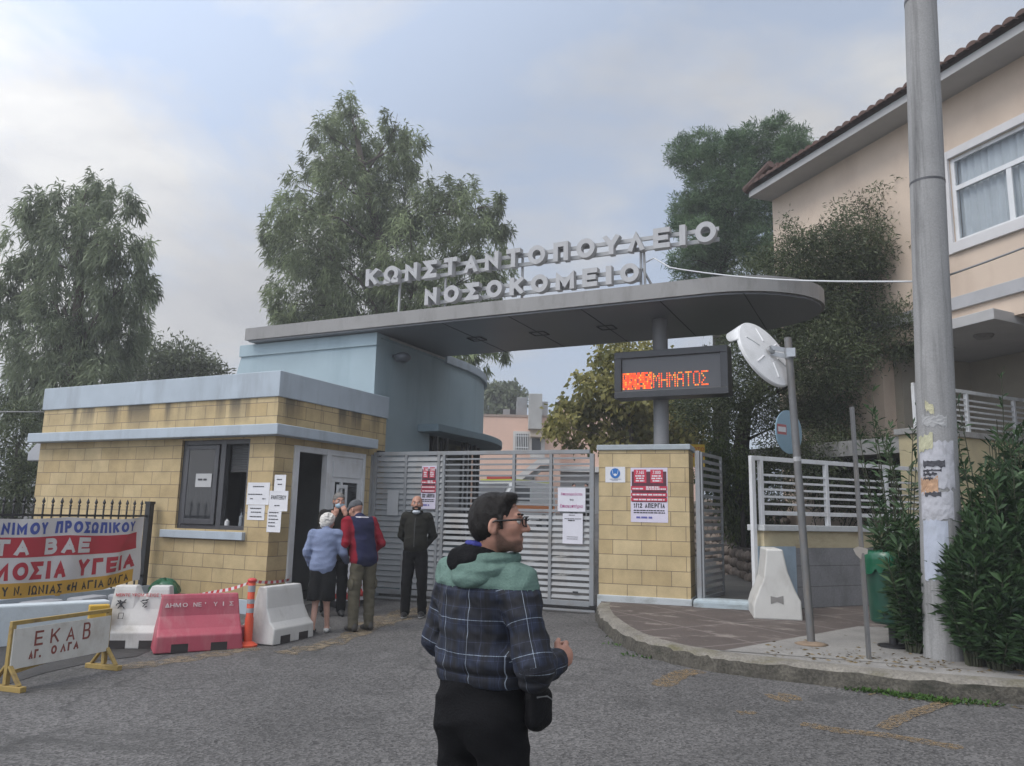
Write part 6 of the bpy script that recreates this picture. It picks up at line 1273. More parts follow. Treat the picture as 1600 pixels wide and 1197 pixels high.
# guard at the gate: hands behind the back, mask under the chin, bald and bearded
gp = g2(645, 964); gz2 = gh(gp[1])
gt, hc, RH, s = person('bald man in dark olive jacket with mask under his chin before the gate', (gp[0], gp[1], gz2), face_to(R_(-4)), 1.72, 0, (R_(6), 0, 0),
    [((-.235, -.10, 1.17), (-.09, -.17, .98), (1, -.05, -.15), (0, 1, 0)), ((.235, -.10, 1.17), (.09, -.18, .98), (-1, -.05, -.15), (0, 1, 0))], SKIN, OLIVE, BTROU, BSHOE, (HAIRD, 'rim'), .010, .90, seed=11, jz=.90, legs=[((-.12, .03, .49), (-.13, .0, .08)), ((.10, .06, .49), (.10, .10, .08))], shoe_sole=WSOLE)
eyes(gt, hc, RH, s)
V, Q = sdf_mesh([cap(np.array([.072 * math.sin(a), .01 - .065 * math.cos(a), 1.495]) * s, np.array([.072 * math.sin(a + .4), .01 - .065 * math.cos(a + .4), 1.495]) * s, .022 * s, None, .01, ((0, 0, 1), 1.6)) for a in np.arange(-2.4, 2.4, .4)], .007); np_obj('collar', V, Q, OLIVE, gt)
b = MB(); b.tube([np.array([0, .148, 1.0]) * s, np.array([0, .150, 1.2]) * s, np.array([0, .115, 1.42]) * s], .006, 6); b.build('zip', mat('zip_dark', (.05, .05, .05), .4), gt, local=True)
face_part('beard', gt, hc, RH, s, [('e', (0, .034, -.062), (.066, .064, .058)), ('e', (0, .070, -.094), (.032, .030, .026)), ('c', (-.02, .096, -.047), (.02, .096, -.047), .008), ('sub', 'e', (0, .03, .01), (.12, .12, .042)), ('sub', 'c', (-.014, .104, -.066), (.014, .104, -.066), .009), ('sub', 'e', (0, -.06, -.04), (.12, .07, .1))], HAIRD, .004)
face_part('face_mask', gt, hc, RH, s, [('e', (0, .048, -.118), (.058, .062, .034)), ('c', (-.06, .03, -.085), (-.078, -.005, -.02), .003), ('c', (.06, .03, -.085), (.078, -.005, -.02), .003)], SURW, .004)
# elderly woman seen from behind
wpn = g2(498, 990)
wt, hc, RH, s = person('elderly woman with white hair in light blue jacket and black skirt seen from behind', (wpn[0], wpn[1], gh(wpn[1])), YAW + R_(2), 1.50, R_(14), (R_(-30), R_(-8), 0),
    [((-.25, -.02, 1.15), (-.20, .14, .98), (0, 1, -.2), (1, 0, 0)), ((.27, .04, 1.16), (.30, .30, 1.08), (.2, 1, .1), (-1, 0, 0))], SKIN2, cloth('light_blue_jacket', (.17, .205, .31), .8, .1), None, None, (HAIRW, 'fluffy'), .009, 1.02, skirt=cloth('black_skirt', (.012, .012, .013)), seed=21, jz=.84, legs=[((-.08, .05, .47), (-.09, -.05, .08)), ((.08, .02, .47), (.09, .12, .08))])
for k, (x_, y_) in enumerate(((-.09, -.05), (.09, .12))):
    P = [cap((x_ * s, (y_ - .05) * s, .035), (x_ * s, (y_ + .12) * s, .03), .04 * s, .036 * s, .02), sub(cap((x_ * s, (y_ - .4) * s, -.09), (x_ * s, (y_ + .4) * s, -.09), .095, None, .004)), sub(ell((x_ * s, (y_ - .03) * s, .10), (.033, .05, .06), None, .006))]
    V, Q = sdf_mesh(P, .007); np_obj('shoe', V, Q, mat('white_slipper', (.5, .5, .48), .7, .05, 10) if k else BSHOE, wt, 'white slipper' if k else 'dark slipper')
# tall man seen from behind in red and navy jacket
tpn = g2(563, 986)
NAVY = cloth('navy_jacket', (.020, .022, .055)); REDJ = cloth('red_sleeve', (.21, .013, .024)); WHT = mat('white_piping', (.5, .48, .5), .8, 0)
def jf(cen, sh, lean):
    x, y, z = cen.T; zz = .95 + (z - .95) / math.cos(lean) - (y - (z - .95) * math.tan(lean)) * math.sin(lean) * .0
    slv = np.abs(x) > .155 + .10 * np.clip((z - 1.30), 0, .3); r = slv.astype(int)
    r[(z > 1.462) & (np.abs(x) < .1) & (z < 1.475)] = 2; return r
tt, hc, RH, s = person('man in red and navy jacket, olive cargo trousers and grey flat cap seen from behind', (tpn[0], tpn[1], gh(tpn[1])), YAW + R_(42), 1.70, R_(20), (R_(16), R_(-14), 0),
    [((-.27, .0, 1.13), (-.20, .23, 1.08), (.3, 1, .1), (1, 0, 0)), ((.29, .0, 1.13), (.20, .22, 1.02), (-.4, 1, 0), (-1, 0, 0))], SKIN, [NAVY, REDJ, WHT], cloth('olive_trousers', (.095, .085, .060), .9, .15), mat('dark_brown_shoe', (.03, .026, .022), .6, .1, 10), (mat('grey_knit_cap', (.075, .078, .085), .9, .3, 30, .5, 80, space='Object'), 'cap'), .010, 1.08, seed=31, jz=.83, stance=.115, jacket_fn=jf)
for q_ in (-1, 1):
    b = MB(); b.ball((q_ * .178 * s, .01, .60 * s), (.030, .07, .085), 12, 8); b.build('cargo_pocket', MAT['olive_trousers'], tt, local=True, smooth=True)
# security man with blue mask, hands to his mask, half hidden behind the couple
mpn = g2(519, 962)
mt, hc, RH, s = person('grey haired man in dark coat with blue face mask facing the elderly couple', (mpn[0], mpn[1], gh(mpn[1])), face_to(R_(22)), 1.75, 0, (R_(4), R_(-6), 0),
    [((-.24, .06, 1.16), (-.075, .20, 1.43), (.35, -.1, 1), (0, -1, 0)), ((.24, .06, 1.16), (.085, .21, 1.40), (-.3, -.1, 1), (0, -1, 0))], SKIN, cloth('dark_coat', (.022, .021, .019)), BTROU, BSHOE, (HAIRG, 'short'), .010, 1.08, seed=41, jz=.78)
eyes(mt, hc, RH, s)
face_part('face_mask', mt, hc, RH, s, [('e', (0, .052, -.058), (.062, .062, .050)), ('e', (0, .088, -.045), (.03, .028, .035)), ('c', (-.06, .04, -.04), (-.080, -.005, -.01), .003), ('c', (.06, .04, -.04), (.080, -.005, -.01), .003)], SURG, .004)
# two dark clad people far behind the gate
for k, (px, py) in enumerate(((896, 818), (916, 818))):
    p = at(px, py, 35.5); gx, gy = p[0], p[1]
    person(['person in dark hooded coat, left of the two people far behind the gate', 'person in dark coat, right of the two people far behind the gate'][k], (gx, gy, gh(gy)), face_to(R_(20 - 50 * k)), 1.72, 0, (0, 0, 0), None, SKIN, cloth('far_dark_coat', (.014, .014, .016)), BTROU, BSHOE, (HAIRD, 'short'), .022, 1.1 + .3 * k, seed=51 + k)

# ---------------------------------------------------------------- the man in the foreground
MD = 2.92; ma = at(756, 1000, MD); MBODY = R_(-42)
MAN = thing('person', 'man with glasses in green and navy checked hooded jacket nearest the camera', 'person', (ma[0], ma[1], 0), YAW + MBODY)
Mi = WM[MAN.name].inverted()
def L3(px, py, dep): return np.array(Mi @ Vector(at(px, py, dep)))
ZS = lambda py: float(at(757, py, MD)[2])
s = .915; HY = R_(-55)                                                  # head turned further to the right
hc = L3(778, 817, MD - .02); RH = rotm(HY, R_(2), R_(0))
shz = 1.315; shL = np.array([-.160, -.005, shz + .005]); shR = np.array([.168, -.005, shz - .012]); nb = np.array([.0, .0, 1.36])
elR = np.array([.272, -.03, 1.015]); wrR = np.array([.238, .130, 1.018]); elL = np.array([-.235, .0, 1.06]); wrL = np.array([-.14, .225, 1.06])
body = [ell((0, .0, 1.2), (.15, .10, .20)), ell((0, .0, .95), (.15, .11, .17)), cap(shL, shR, .05), cap(nb - np.array([0, 0, .05]), hc - RH @ np.array([0, .018, .05]), .060, .056, .03)] + head_prims(hc, RH, s * 1.03)
fdR = (wrR - elR) / np.linalg.norm(wrR - elR)
body += [cap(shR, elR, .045, .04), cap(elR, wrR, .04, .029), cap(shL, elL, .045, .04), cap(elL, wrL, .04, .029)]
hdR = np.array([.05, .9, .30]); hdL = np.array([.75, .7, .1])
body += hand_prims(wrR, hdR, (-.95, .15, -.1), 1, .95, .98) + hand_prims(wrL, hdL, (.2, -.3, 1), -1, .6, .95)
legs = [((-.115, .02, .45), (-.125, -.02, .075)), ((.115, .03, .45), (.125, .03, .075))]
tr = [ell((0, -.012, .86), (.172, .132, .15), None, .03), cap((-.05, 0, .95), (.05, 0, .95), .125, None, .04), ell((.08, -.050, .80), (.09, .075, .10), None, .05), ell((-.08, -.050, .80), (.09, .075, .10), None, .05)]
for i, (kn, an) in enumerate(legs):
    hp = ((-1 if i == 0 else 1) * .092, 0, .82); body += [cap(hp, kn, .075, .05), cap(kn, an, .048, .034), cap(np.array(an) - [0, 0, .03], np.array(an) + [0, .12, -.045], .035, .026)]
    tr += [cap(hp, kn, .104, .082, .03), cap(kn, an, .080, .070, .02)]
V, Q = sdf_mesh(body, .0048)
cen = V[Q].mean(1); loc_ = (cen - hc) @ RH / (s * 1.03); xh, yh, zh = loc_.T
vl = (V - hc) @ RH / (s * 1.03); xv, yv, zv = vl.T; sm = lambda x: np.clip(x, 0, 1) ** 2 * (3 - 2 * np.clip(x, 0, 1))
nz_ = .003 * np.sin(xv * 140) * np.sin(zv * 120 + yv * 90)
edge = np.where(yv > .045, -.058, -.058 + (.045 - yv) * 1.0)                       # jaw line rises to the sideburn
bm_ = sm((edge + nz_ - zv) / .022) * sm((yv + .012) / .02) * sm((zv + .15) / .03) * (np.linalg.norm(vl, axis=1) < .2)
mo_ = sm((yv - .085) / .01) * sm((zv + .064) / .006) * sm((-.040 - zv) / .006) * sm((.036 - np.abs(xv)) / .01)
lip = sm((yv - .085) / .008) * sm((.020 - np.abs(xv)) / .006) * sm((.012 - np.abs(zv + .068)) / .004)
brd = np.maximum(bm_, mo_) * (1 - lip) * .8
ms_ = skin_mat('stubble_skin', (.40, .205, .145)); n, l = nd(ms_); bs = n['Principled BSDF']; pv_ = bs.inputs['Base Color'].links[0].from_socket
aa = n.new('ShaderNodeAttribute'); aa.attribute_name = 'beard'; tx = n.new('ShaderNodeTexNoise'); tx.inputs['Scale'].default_value = 420; l.new(n.new('ShaderNodeTexCoord').outputs['Object'], tx.inputs['Vector'])
mr = n.new('ShaderNodeMapRange'); mr.inputs[1].default_value = .3; mr.inputs[2].default_value = .65; mr.inputs[3].default_value = .55; mr.inputs[4].default_value = 1.15; l.new(tx.outputs['Fac'], mr.inputs[0])
mm = n.new('ShaderNodeMath'); mm.operation = 'MULTIPLY'; l.new(aa.outputs['Fac'], mm.inputs[0]); l.new(mr.outputs[0], mm.inputs[1])
xx_ = n.new('ShaderNodeMix'); xx_.data_type = 'RGBA'; l.new(mm.outputs[0], xx_.inputs[0]); l.new(pv_, xx_.inputs[6]); xx_.inputs[7].default_value = (.055, .036, .028, 1); l.new(xx_.outputs[2], bs.inputs['Base Color'])
np_obj('body', V, Q, ms_, MAN, None, None, {'beard': brd})
eyes(MAN, hc, RH, s * 1.03)
# hair: full at the sides, quiff in front
w = lambda p: hc + RH @ (np.array(p) * s * 1.03)
HR = [ell(w((0, -.016, .032)), np.array([.0805, .101, .0915]) * s, RH), ell(w((0, -.044, -.010)), np.array([.0755, .071, .076]) * s, RH, .03), cap(w((-.045, .046, .096)), w((.045, .046, .096)), .019 * s, None, .03), cap(w((-.03, .064, .104)), w((.03, .068, .100)), .010 * s, None, .02),
      sub(ell(w((0, .100, -.014)), np.array([.090, .074, .103]) * s, RH, .010)), sub(ell(w((0, .0, -.125)), np.array([.12, .12, .050]) * s, RH, .01)),
      sub(ell(w((.088, .004, -.028)), np.array([.026, .030, .050]) * s, RH, .008)), sub(ell(w((-.088, .004, -.028)), np.array([.026, .030, .050]) * s, RH, .008)),
      cap(w((.077, .022, .02)), w((.074, .026, -.02)), .007, .004, .01), cap(w((-.077, .022, .02)), w((-.074, .026, -.02)), .007, .004, .01)]
V, Q = sdf_mesh(HR, .004, folds(.0030, 5, 110, 70, 10)); np_obj('hair', V, Q, HAIRD, MAN)
b = MB(); rnd = random.Random(9)                                        # loose strands over the hair surface
sel = rnd.sample(range(len(V)), min(2600, len(V)))
for i in sel:
    p = V[i]; q = (p - hc) @ RH
    if q[2] < -.02 and q[1] > -.01: continue
    nn = q / (np.linalg.norm(q) + 1e-6); flow = np.array([nn[0] * .3, .5 if q[2] > .05 else -.75, .15 if q[2] > .05 else -.6]); flow -= nn * (flow @ nn) * .85; flow += np.array([rnd.uniform(-.3, .3) for _ in range(3)]); flow /= np.linalg.norm(flow)
    ln = rnd.uniform(.012, .022); a = p - (RH @ nn) * .002; c_ = a + RH @ (flow * ln + nn * .0015); sd_ = np.cross(RH @ flow, RH @ nn) * .0009
    b.add([a - sd_, a + sd_, c_], [(0, 1, 2)])
b.build('hair', HAIRD, MAN, local=True)
# glasses
GM_ = mat('glasses_black', (.008, .008, .009), .25, 0); b = MB()
for q_ in (-1, 1):
    ring = [w((q_ * .034 + .026 * math.cos(a) * (1 if True else 1), .118 - .012 * abs(math.cos(a) * .5 + q_ * 0) - (.008 if q_ * math.cos(a) > 0 else 0), .003 + .019 * math.sin(a) * (1.0 if math.sin(a) > 0 else .95))) for a in [2 * math.pi * k / 20 for k in range(21)]]
    b.tube(ring, .0026, 6, False); b.tube([w((q_ * .060, .106, .010)), w((q_ * .072, .092, .011)), w((q_ * .084, .0, .008)), w((q_ * .082, -.03, -.008))], [.0032, .0042, .0034, .0025], 6)
b.tube([w((-.009, .119, .008)), w((0, .122, .011)), w((.009, .119, .008))], .0024, 6)
GLS = b.build('glasses', GM_, MAN, local=True, smooth=True)
b = MB()
for q_ in (-1, 1): b.add([w((q_ * .034 + .0245 * math.cos(a), .114 - (.008 if q_ * math.cos(a) > 0 else 0), .003 + .0175 * math.sin(a))) for a in [2 * math.pi * k / 18 for k in range(18)]], [tuple(range(18))])
b.build('lens', clear_glass('lens_glass', (.93, .94, .95)), GLS, local=True)
# trousers
V, Q = sdf_mesh(tr, .008, folds(.007, 61, 9, 40)); np_obj('trousers', V, Q, BTROU, MAN)
for i, (kn, an) in enumerate(legs):
    f = np.array(an) * [1, 1, 0]; P = [cap(f + [0, -.045, .045], f + [0, .07, .042], .043, .043, .02), cap(f + [0, .05, .035], f + [0, .155, .028], .040, .028, .03), sub(cap(f + [0, -.3, -.1], f + [0, .4, -.1], .10, None, .004))]
    V, Q = sdf_mesh(P, .009); np_obj('shoe', V, Q, BSHOE, MAN)
# jacket: torso and sleeves in one shell, check pattern carried by two attributes
tors = [ell((0, -.008, 1.185), (.180, .140, .23), None, .05), ell((0, .010, 1.04), (.185, .150, .16), None, .05), cap((-.065, .0, .985), (.065, .0, .985), .130, None, .05, ((0, 1, 0), .97)), cap(shL * .86 + nb * .14 - np.array([0, .01, .012]), shR * .86 + nb * .14 - np.array([0, .01, .012]), .065, None, .06), cap((-.06, -.045, 1.29), (.06, -.045, 1.29), .072, None, .06), cap(nb - [0, .01, .05], nb + [0, .0, .02], .080, .070, .03)]
cap_w = .002
slv = []
for sh_, el_, wr_ in ((shL, elL, wrL), (shR, elR, wrR)):
    fd = (wr_ - el_) / np.linalg.norm(wr_ - el_); slv.append([cap(sh_, el_, .073, .067, .03), cap(el_, wr_ - fd * .015, .065, .048, .03), cap(wr_ - fd * .04, wr_ - fd * .0, .050, .046, .012)])
cut = [sub(ell((0, 0, .64), (.8, .8, .305), None, .006))]
hemb = [cap((-.07, .0, .935), (.07, .0, .935), .150, None, .02, ((0, 1, 0), .97))]
fj = folds(.011, 71, 13, 26, 9); fj2 = folds(.006, 72, 36, 55, 8)
V, Q = sdf_mesh(tors + slv[0] + slv[1] + cut, .0065, lambda P: (fj(P) + fj2(P)) * np.clip((P[:, 2] - .955) / .05, .05, 1) + .007 * np.exp(-((P[:, 2] - .985) / .010) ** 2) + .004 * np.exp(-((P[:, 2] - 1.285) / .006) ** 2))
def dmin(ps): return np.min([pdist(p, V) for p in ps], 0)
dT, dL, dR = dmin(tors), dmin(slv[0]), dmin(slv[1]); part = np.argmin(np.stack([dT, dL - .006, dR - .006]), 0)
PU = [V[:, 0] - .055]; PV = [V[:, 2]]
for sh_, el_, wr_ in ((shL, elL, wrL), (shR, elR, wrR)):
    P = V; ab = el_ - sh_; t1 = np.clip(((P - sh_) @ ab) / (ab @ ab), 0, 1); d1 = np.linalg.norm(P - sh_ - t1[:, None] * ab, axis=1); cd = wr_ - el_; t2 = np.clip(((P - el_) @ cd) / (cd @ cd), 0, 1); d2 = np.linalg.norm(P - el_ - t2[:, None] * cd, axis=1)
    ln = np.where(d1 < d2, shz - t1 * np.linalg.norm(ab), shz - np.linalg.norm(ab) - t2 * np.linalg.norm(cd)); ax_ = np.where((d1 < d2)[:, None], ab / np.linalg.norm(ab), cd / np.linalg.norm(cd)); base_ = np.where((d1 < d2)[:, None], sh_ + t1[:, None] * ab, el_ + t2[:, None] * cd)
    r_ = P - base_; ref = np.array([.75, -.65, .0]); e1 = ref - ax_ * (ax_ @ ref)[:, None]; e1 /= np.linalg.norm(e1, axis=1)[:, None]; e2 = np.cross(ax_, e1); PU.append(np.arctan2((r_ * e2).sum(1), (r_ * e1).sum(1)) * .075); PV.append(ln)
PU = np.array(PU); PV = np.array(PV); fp = np.array([np.bincount(x, minlength=3).argmax() for x in part[Q]])
pu = PU[fp[:, None], Q]; pvv = PV[fp[:, None], Q]; pu = np.where((fp[:, None] > 0) & (pu - pu.max(1, keepdims=True) < -.25), pu + 2 * math.pi * .075, pu)
green = (V[:, 2] > 1.275 + .10 * (V[:, 0] < -9)).astype(float)
def check_mat():
    m = mat('checked_jacket', (.0055, .007, .013), .8, 0, 1., space='Object'); n, l = nd(m); b = n['Principled BSDF']
    def at_(nm): a = n.new('ShaderNodeAttribute'); a.attribute_name = nm; return a.outputs['Fac']
    U, W = at_('pu'), at_('pv')
    def math_(op, a, v=None, v2=None):
        x = n.new('ShaderNodeMath'); x.operation = op; l.new(a, x.inputs[0]) if not isinstance(a, float) else None
        if v is not None:
            if hasattr(v, 'is_linked') or hasattr(v, 'node'): l.new(v, x.inputs[1])
            else: x.inputs[1].default_value = v
        return x.outputs[0]
    def line(src, period, off_, wdt):
        a = math_('ADD', src, off_); q = math_('PINGPONG', a, period / 2); return math_('LESS_THAN', q, wdt)
    def bandv(src, period, off_, wdt):
        a = math_('ADD', src, off_); q = math_('PINGPONG', a, period / 2); x = n.new('ShaderNodeMapRange'); l.new(q, x.inputs[0]); x.inputs[1].default_value = wdt; x.inputs[2].default_value = wdt + .006; x.inputs[3].default_value = 1; x.inputs[4].default_value = 0; return x.outputs[0]
    def mixc(f, a, col, fac=1.):
        x = n.new('ShaderNodeMix'); x.data_type = 'RGBA'
        f2 = math_('MULTIPLY', f, fac); l.new(f2, x.inputs[0]); l.new(a, x.inputs[6]); x.inputs[7].default_value = (*col, 1); return x.outputs[2]
    cur = b.inputs['Base Color'].links[0].from_socket
    cur = mixc(bandv(U, .118, .03, .018), cur, (.008, .013, .030), .6); cur = mixc(bandv(W, .118, .02, .020), cur, (.009, .015, .034), .5)
    cur = mixc(bandv(U, .118, .052, .006), cur, (.004, .004, .006), .7); cur = mixc(bandv(W, .118, .062, .008), cur, (.004, .004, .006), .7)
    cur = mixc(line(U, .059, .014, .0012), cur, (.05, .06, .11), .3); cur = mixc(line(W, .059, .022, .0012), cur, (.05, .06, .11), .3)
    cur = mixc(line(U, .118, 0., .0011), cur, (.26, .30, .36), .6); cur = mixc(line(W, .118, .118 - .112, .0011), cur, (.26, .30, .36), .6)
    # thin woven streaks
    g = n.new('ShaderNodeTexCoord').outputs['Object']; mpn = n.new('ShaderNodeMapping'); mpn.inputs['Scale'].default_value = (140, 140, 9); l.new(g, mpn.inputs[0]); t = n.new('ShaderNodeTexNoise'); t.inputs['Scale'].default_value = 1; l.new(mpn.outputs[0], t.inputs['Vector'])
    r = n.new('ShaderNodeMapRange'); r.inputs[1].default_value = .35; r.inputs[2].default_value = .7; r.inputs[3].default_value = .75; r.inputs[4].default_value = 1.7; l.new(t.outputs['Fac'], r.inputs[0])
    x = n.new('ShaderNodeMix'); x.data_type = 'RGBA'; x.blend_type = 'MULTIPLY'; x.inputs[0].default_value = 1; l.new(cur, x.inputs[6]); l.new(r.outputs[0], x.inputs[7]); cur = x.outputs[2]
    l.new(cur, b.inputs['Base Color']); return m
GREENJ = cloth('sage_green_fabric', (.11, .175, .15), .8, .06, 8., .08)
cf = V[Q]; gf = cf.mean(1)[:, 2] > 1.285
jo = np_obj('jacket', V, Q, [check_mat(), GREENJ], MAN, None, gf.astype(int))
for k_, v_ in (('pu', pu), ('pv', pvv)): a_ = jo.data.attributes.new(k_, 'FLOAT', 'CORNER'); a_.data.foreach_set('value', v_.ravel().astype(np.float32))
# hood lying on the back: green outer folds, black fleece lining standing up behind the neck, blue collar edge
nc = np.array([hc[0] * .35, hc[1] * .2 - .005, 1.36])
def arc(rx, ry, z0, z1, a0, a1, n_=13, dy=0., dx=0.): return [np.array([nc[0] + dx + rx * math.sin(R_(a)), nc[1] + dy - ry * math.cos(R_(a)), z0 + (z1 - z0) * (1 - math.cos(R_(a))) / 2]) for a in np.linspace(a0, a1, n_)]
def chain(pts, r, k=.02): r = r if hasattr(r, '__len__') else [r] * len(pts); return [cap(pts[i], pts[i + 1], r[i], r[i + 1], k) for i in range(len(pts) - 1)]
hp_ = chain(arc(.118, .112, 1.345, 1.355, -105, 125), [.014 + .014 * math.sin(math.pi * i / 12) for i in range(13)], .012)
hp_ += chain(arc(.104, .094, 1.385, 1.395, -40, 140), [.014 + .010 * math.sin(math.pi * i / 12) for i in range(13)], .010)
hp_ += chain(arc(.100, .128, 1.312, 1.335, -75, 95), [.012 + .012 * math.sin(math.pi * i / 12) for i in range(13)], .012)
hp_ += [ell((nc[0] + .0, nc[1] - .105, 1.335), (.085, .028, .040), None, .02)]
fh = folds(.005, 81, 22, 70, 7); V, Q = sdf_mesh(hp_, .0048, fh); HOOD = np_obj('hood', V, Q, GREENJ, MAN)
fl = chain(arc(.098, .085, 1.408, 1.388, -125, 45), [.014 + .012 * math.sin(math.pi * i / 12) for i in range(13)], .02) + chain(arc(.116, .105, 1.385, 1.36, -120, 15), [.016 + .014 * math.sin(math.pi * i / 12) for i in range(13)], .02) + [ell((nc[0] - .06, nc[1] - .095, 1.375), (.06, .035, .05), None, .03)]
V, Q = sdf_mesh(fl, .0055, folds(.004, 82, 40, 50, 7)); np_obj('hood_lining', V, Q, cloth('black_fleece', (.008, .008, .009), .95), MAN)
cb_ = chain(arc(.088, .082, 1.442, 1.432, -95, 135), .011, .006); V, Q = sdf_mesh(cb_, .0035); np_obj('collar', V, Q, cloth('blue_collar', (.05, .055, .24), .8), MAN)
# belt bag on the right hip
BAGM = cloth('black_bag', (.006, .006, .007), .6); bagc = np.array([.212, .065, .875])
P = [cap(bagc + [0, -.035, .035], bagc + [0, .035, .035], .024, None, .02), cap(bagc + [.005, -.03, -.045], bagc + [.005, .03, -.045], .024, None, .05), ell(bagc + [.008, 0, -.01], (.030, .058, .070), None, .03)]
V, Q = sdf_mesh(P, .006, folds(.003, 91, 40, 40)); bg_ = np_obj('belt_bag', V, Q, BAGM, MAN)
b = MB(); b.tube([bagc + [.030, -.04, .04], bagc + [.036, .01, .038], bagc + [.030, .045, .02]], .003, 6); b.build('zip', mat('zip_grey', (.2, .2, .2), .4), bg_, local=True)
# ---------------------------------------------------------------- vegetation
def leaf_mat(name, c0, c1, trans=.25, rough=.55):
    m = bpy.data.materials.new(name); m.use_nodes = True; n, l = nd(m); b = n['Principled BSDF']; b.inputs['Roughness'].default_value = rough; b.inputs['Specular IOR Level'].default_value = .3
    a = n.new('ShaderNodeAttribute'); a.attribute_name = 'tint'; r = n.new('ShaderNodeValToRGB'); r.color_ramp.elements[0].color = (*c0, 1); r.color_ramp.elements[1].color = (*c1, 1); l.new(a.outputs['Fac'], r.inputs[0]); l.new(r.outputs[0], b.inputs['Base Color'])
    t = n.new('ShaderNodeBsdfTranslucent'); l.new(r.outputs[0], t.inputs[0]); ms = n.new('ShaderNodeMixShader'); ms.inputs[0].default_value = trans; l.new(b.outputs[0], ms.inputs[1]); l.new(t.outputs[0], ms.inputs[2]); l.new(ms.outputs[0], n['Material Output'].inputs[0]); MAT[name] = m
    return m
def leaves_obj(name, P, Dv, Ln, Wd, tint, m_, parent, fold=.25, seedv=0):
    """one bent leaf (two quads) per point: position, direction, length, width"""
    rg = np.random.default_rng(seedv); N = len(P); Dv = Dv / np.linalg.norm(Dv, axis=1)[:, None]
    rv = rg.normal(size=(N, 3)); sd = np.cross(Dv, rv); sd /= np.linalg.norm(sd, axis=1)[:, None]; up = np.cross(sd, Dv)
    L = Ln[:, None]; W = Wd[:, None]; dr = np.array([0, 0, -1.])
    p0 = P; mid = P + Dv * L * .5; tip = P + Dv * L + dr * L * fold * .5
    V = np.stack([p0, mid - sd * W / 2 + up * W * .12, tip, mid + sd * W / 2 + up * W * .12], 1).reshape(-1, 3); Fq = np.arange(N * 4).reshape(N, 4)
    me = bpy.data.meshes.new(name); me.vertices.add(N * 4); me.vertices.foreach_set('co', V.astype(np.float32).ravel()); me.loops.add(N * 4); me.loops.foreach_set('vertex_index', Fq.astype(np.int32).ravel()); me.polygons.add(N); me.polygons.foreach_set('loop_start', np.arange(0, N * 4, 4, dtype=np.int32)); me.update(calc_edges=True)
    a = me.attributes.new('tint', 'FLOAT', 'POINT'); a.data.foreach_set('value', np.repeat(np.clip(tint, 0, 1), 4).astype(np.float32)); me.materials.append(m_)
    o = bpy.data.objects.new(name, me); C.objects.link(o); o.parent = parent
    if parent is not None: WM[o.name] = WM[parent.name]
    return o
def tree(name, label, blobs, depth, trunk, lm, bark, n, leaf, droop, seedv, group=None, spread=.8, strand=0, trunk_r=.25, cat='tree', sparse=1., dz=0., up=0., flat=1., cl=26, tight=1.):
    """blobs: (px, py, radius px) of the crown seen from the road; they get their own depths round the trunk"""
    rg = np.random.default_rng(seedv); base = np.array(trunk[0], float); t = thing(name, label, cat, tuple(base), 0, group); inv = base
    B = []
    for k, (px, py, r) in enumerate(blobs):
        d = depth + rg.uniform(-1, 1) * spread * (1.0 if r > 30 else .6); B.append((at(px, py, d), r * d / F))
    wts = np.array([b[1] ** 2 for b in B]); wts /= wts.sum(); P = []; Dv = []; T = []
    for (c, r), wt in zip(B, wts):
        m = int(n * wt); ncl = max(4, int(m / cl)); cc = rg.normal(size=(ncl, 3)); cc /= np.linalg.norm(cc, axis=1)[:, None]; cc = c + cc * (r * (.45 + .55 * rg.random((ncl, 1)) ** .5)) * np.array([1, 1, .92]); ct = rg.normal(.45, .30, ncl) ; k = rg.integers(0, ncl, m)
        sg = tight * (.17 * r + .10); off_ = rg.normal(size=(m, 3)) * sg * np.array([1, 1, .8])
        if strand: off_[:, 2] -= rg.random(m) * strand; off_[:, :2] *= .55
        p = cc[k] + off_; outw = p - c; outw /= np.linalg.norm(outw, axis=1)[:, None] + 1e-6
        dv = rg.normal(size=(m, 3)) * .6 + outw * .5 + np.array([0, 0, -droop + up]); P.append(p); Dv.append(dv); T.append(ct[k] + rg.normal(0, .14, m))
    P = np.concatenate(P); Dv = np.concatenate(Dv); T = np.concatenate(T)
    Ln = leaf[0] * rg.uniform(.6, 1.3, len(P)); Wd = leaf[1] * rg.uniform(.7, 1.25, len(P))
    leaves_obj('crown', P - inv, Dv, Ln, Wd, T, lm, t, .3, seedv)
    b = MB(); tp = [Vector(p) for p in trunk]; nT = len(tp); b.tube(tp, [trunk_r * (1 - .65 * i / max(nT - 1, 1)) for i in range(nT)], 12)
    for (c, r) in B:
        if r < .25: continue
        ks = [i for i in range(nT) if tp[i].z < c[2] - .2] or [0]; s0 = tp[ks[-1]].lerp(tp[min(ks[-1] + 1, nT - 1)], .3 * rg.random()) if ks[-1] < nT - 1 else tp[-1]
        e_ = Vector(c); mid = s0.lerp(e_, .5) + Vector((rg.normal() * .15 * r, rg.normal() * .15 * r, .12 * (e_ - s0).length)); rad = max(.018, trunk_r * .30 * min(1, r / 1.2)); b.tube([s0, s0.lerp(mid, .55), mid, mid.lerp(e_, .6), e_], [rad, rad * .8, rad * .6, rad * .4, rad * .18], 6)
        for _ in range(3): q = e_ + Vector(np.clip(rg.normal(size=3), -1.2, 1.2)) * r * .40; b.tube([mid.lerp(e_, .5), q], [rad * .35, rad * .12], 5)
    b.build('trunk', bark, t, smooth=True)
    return t
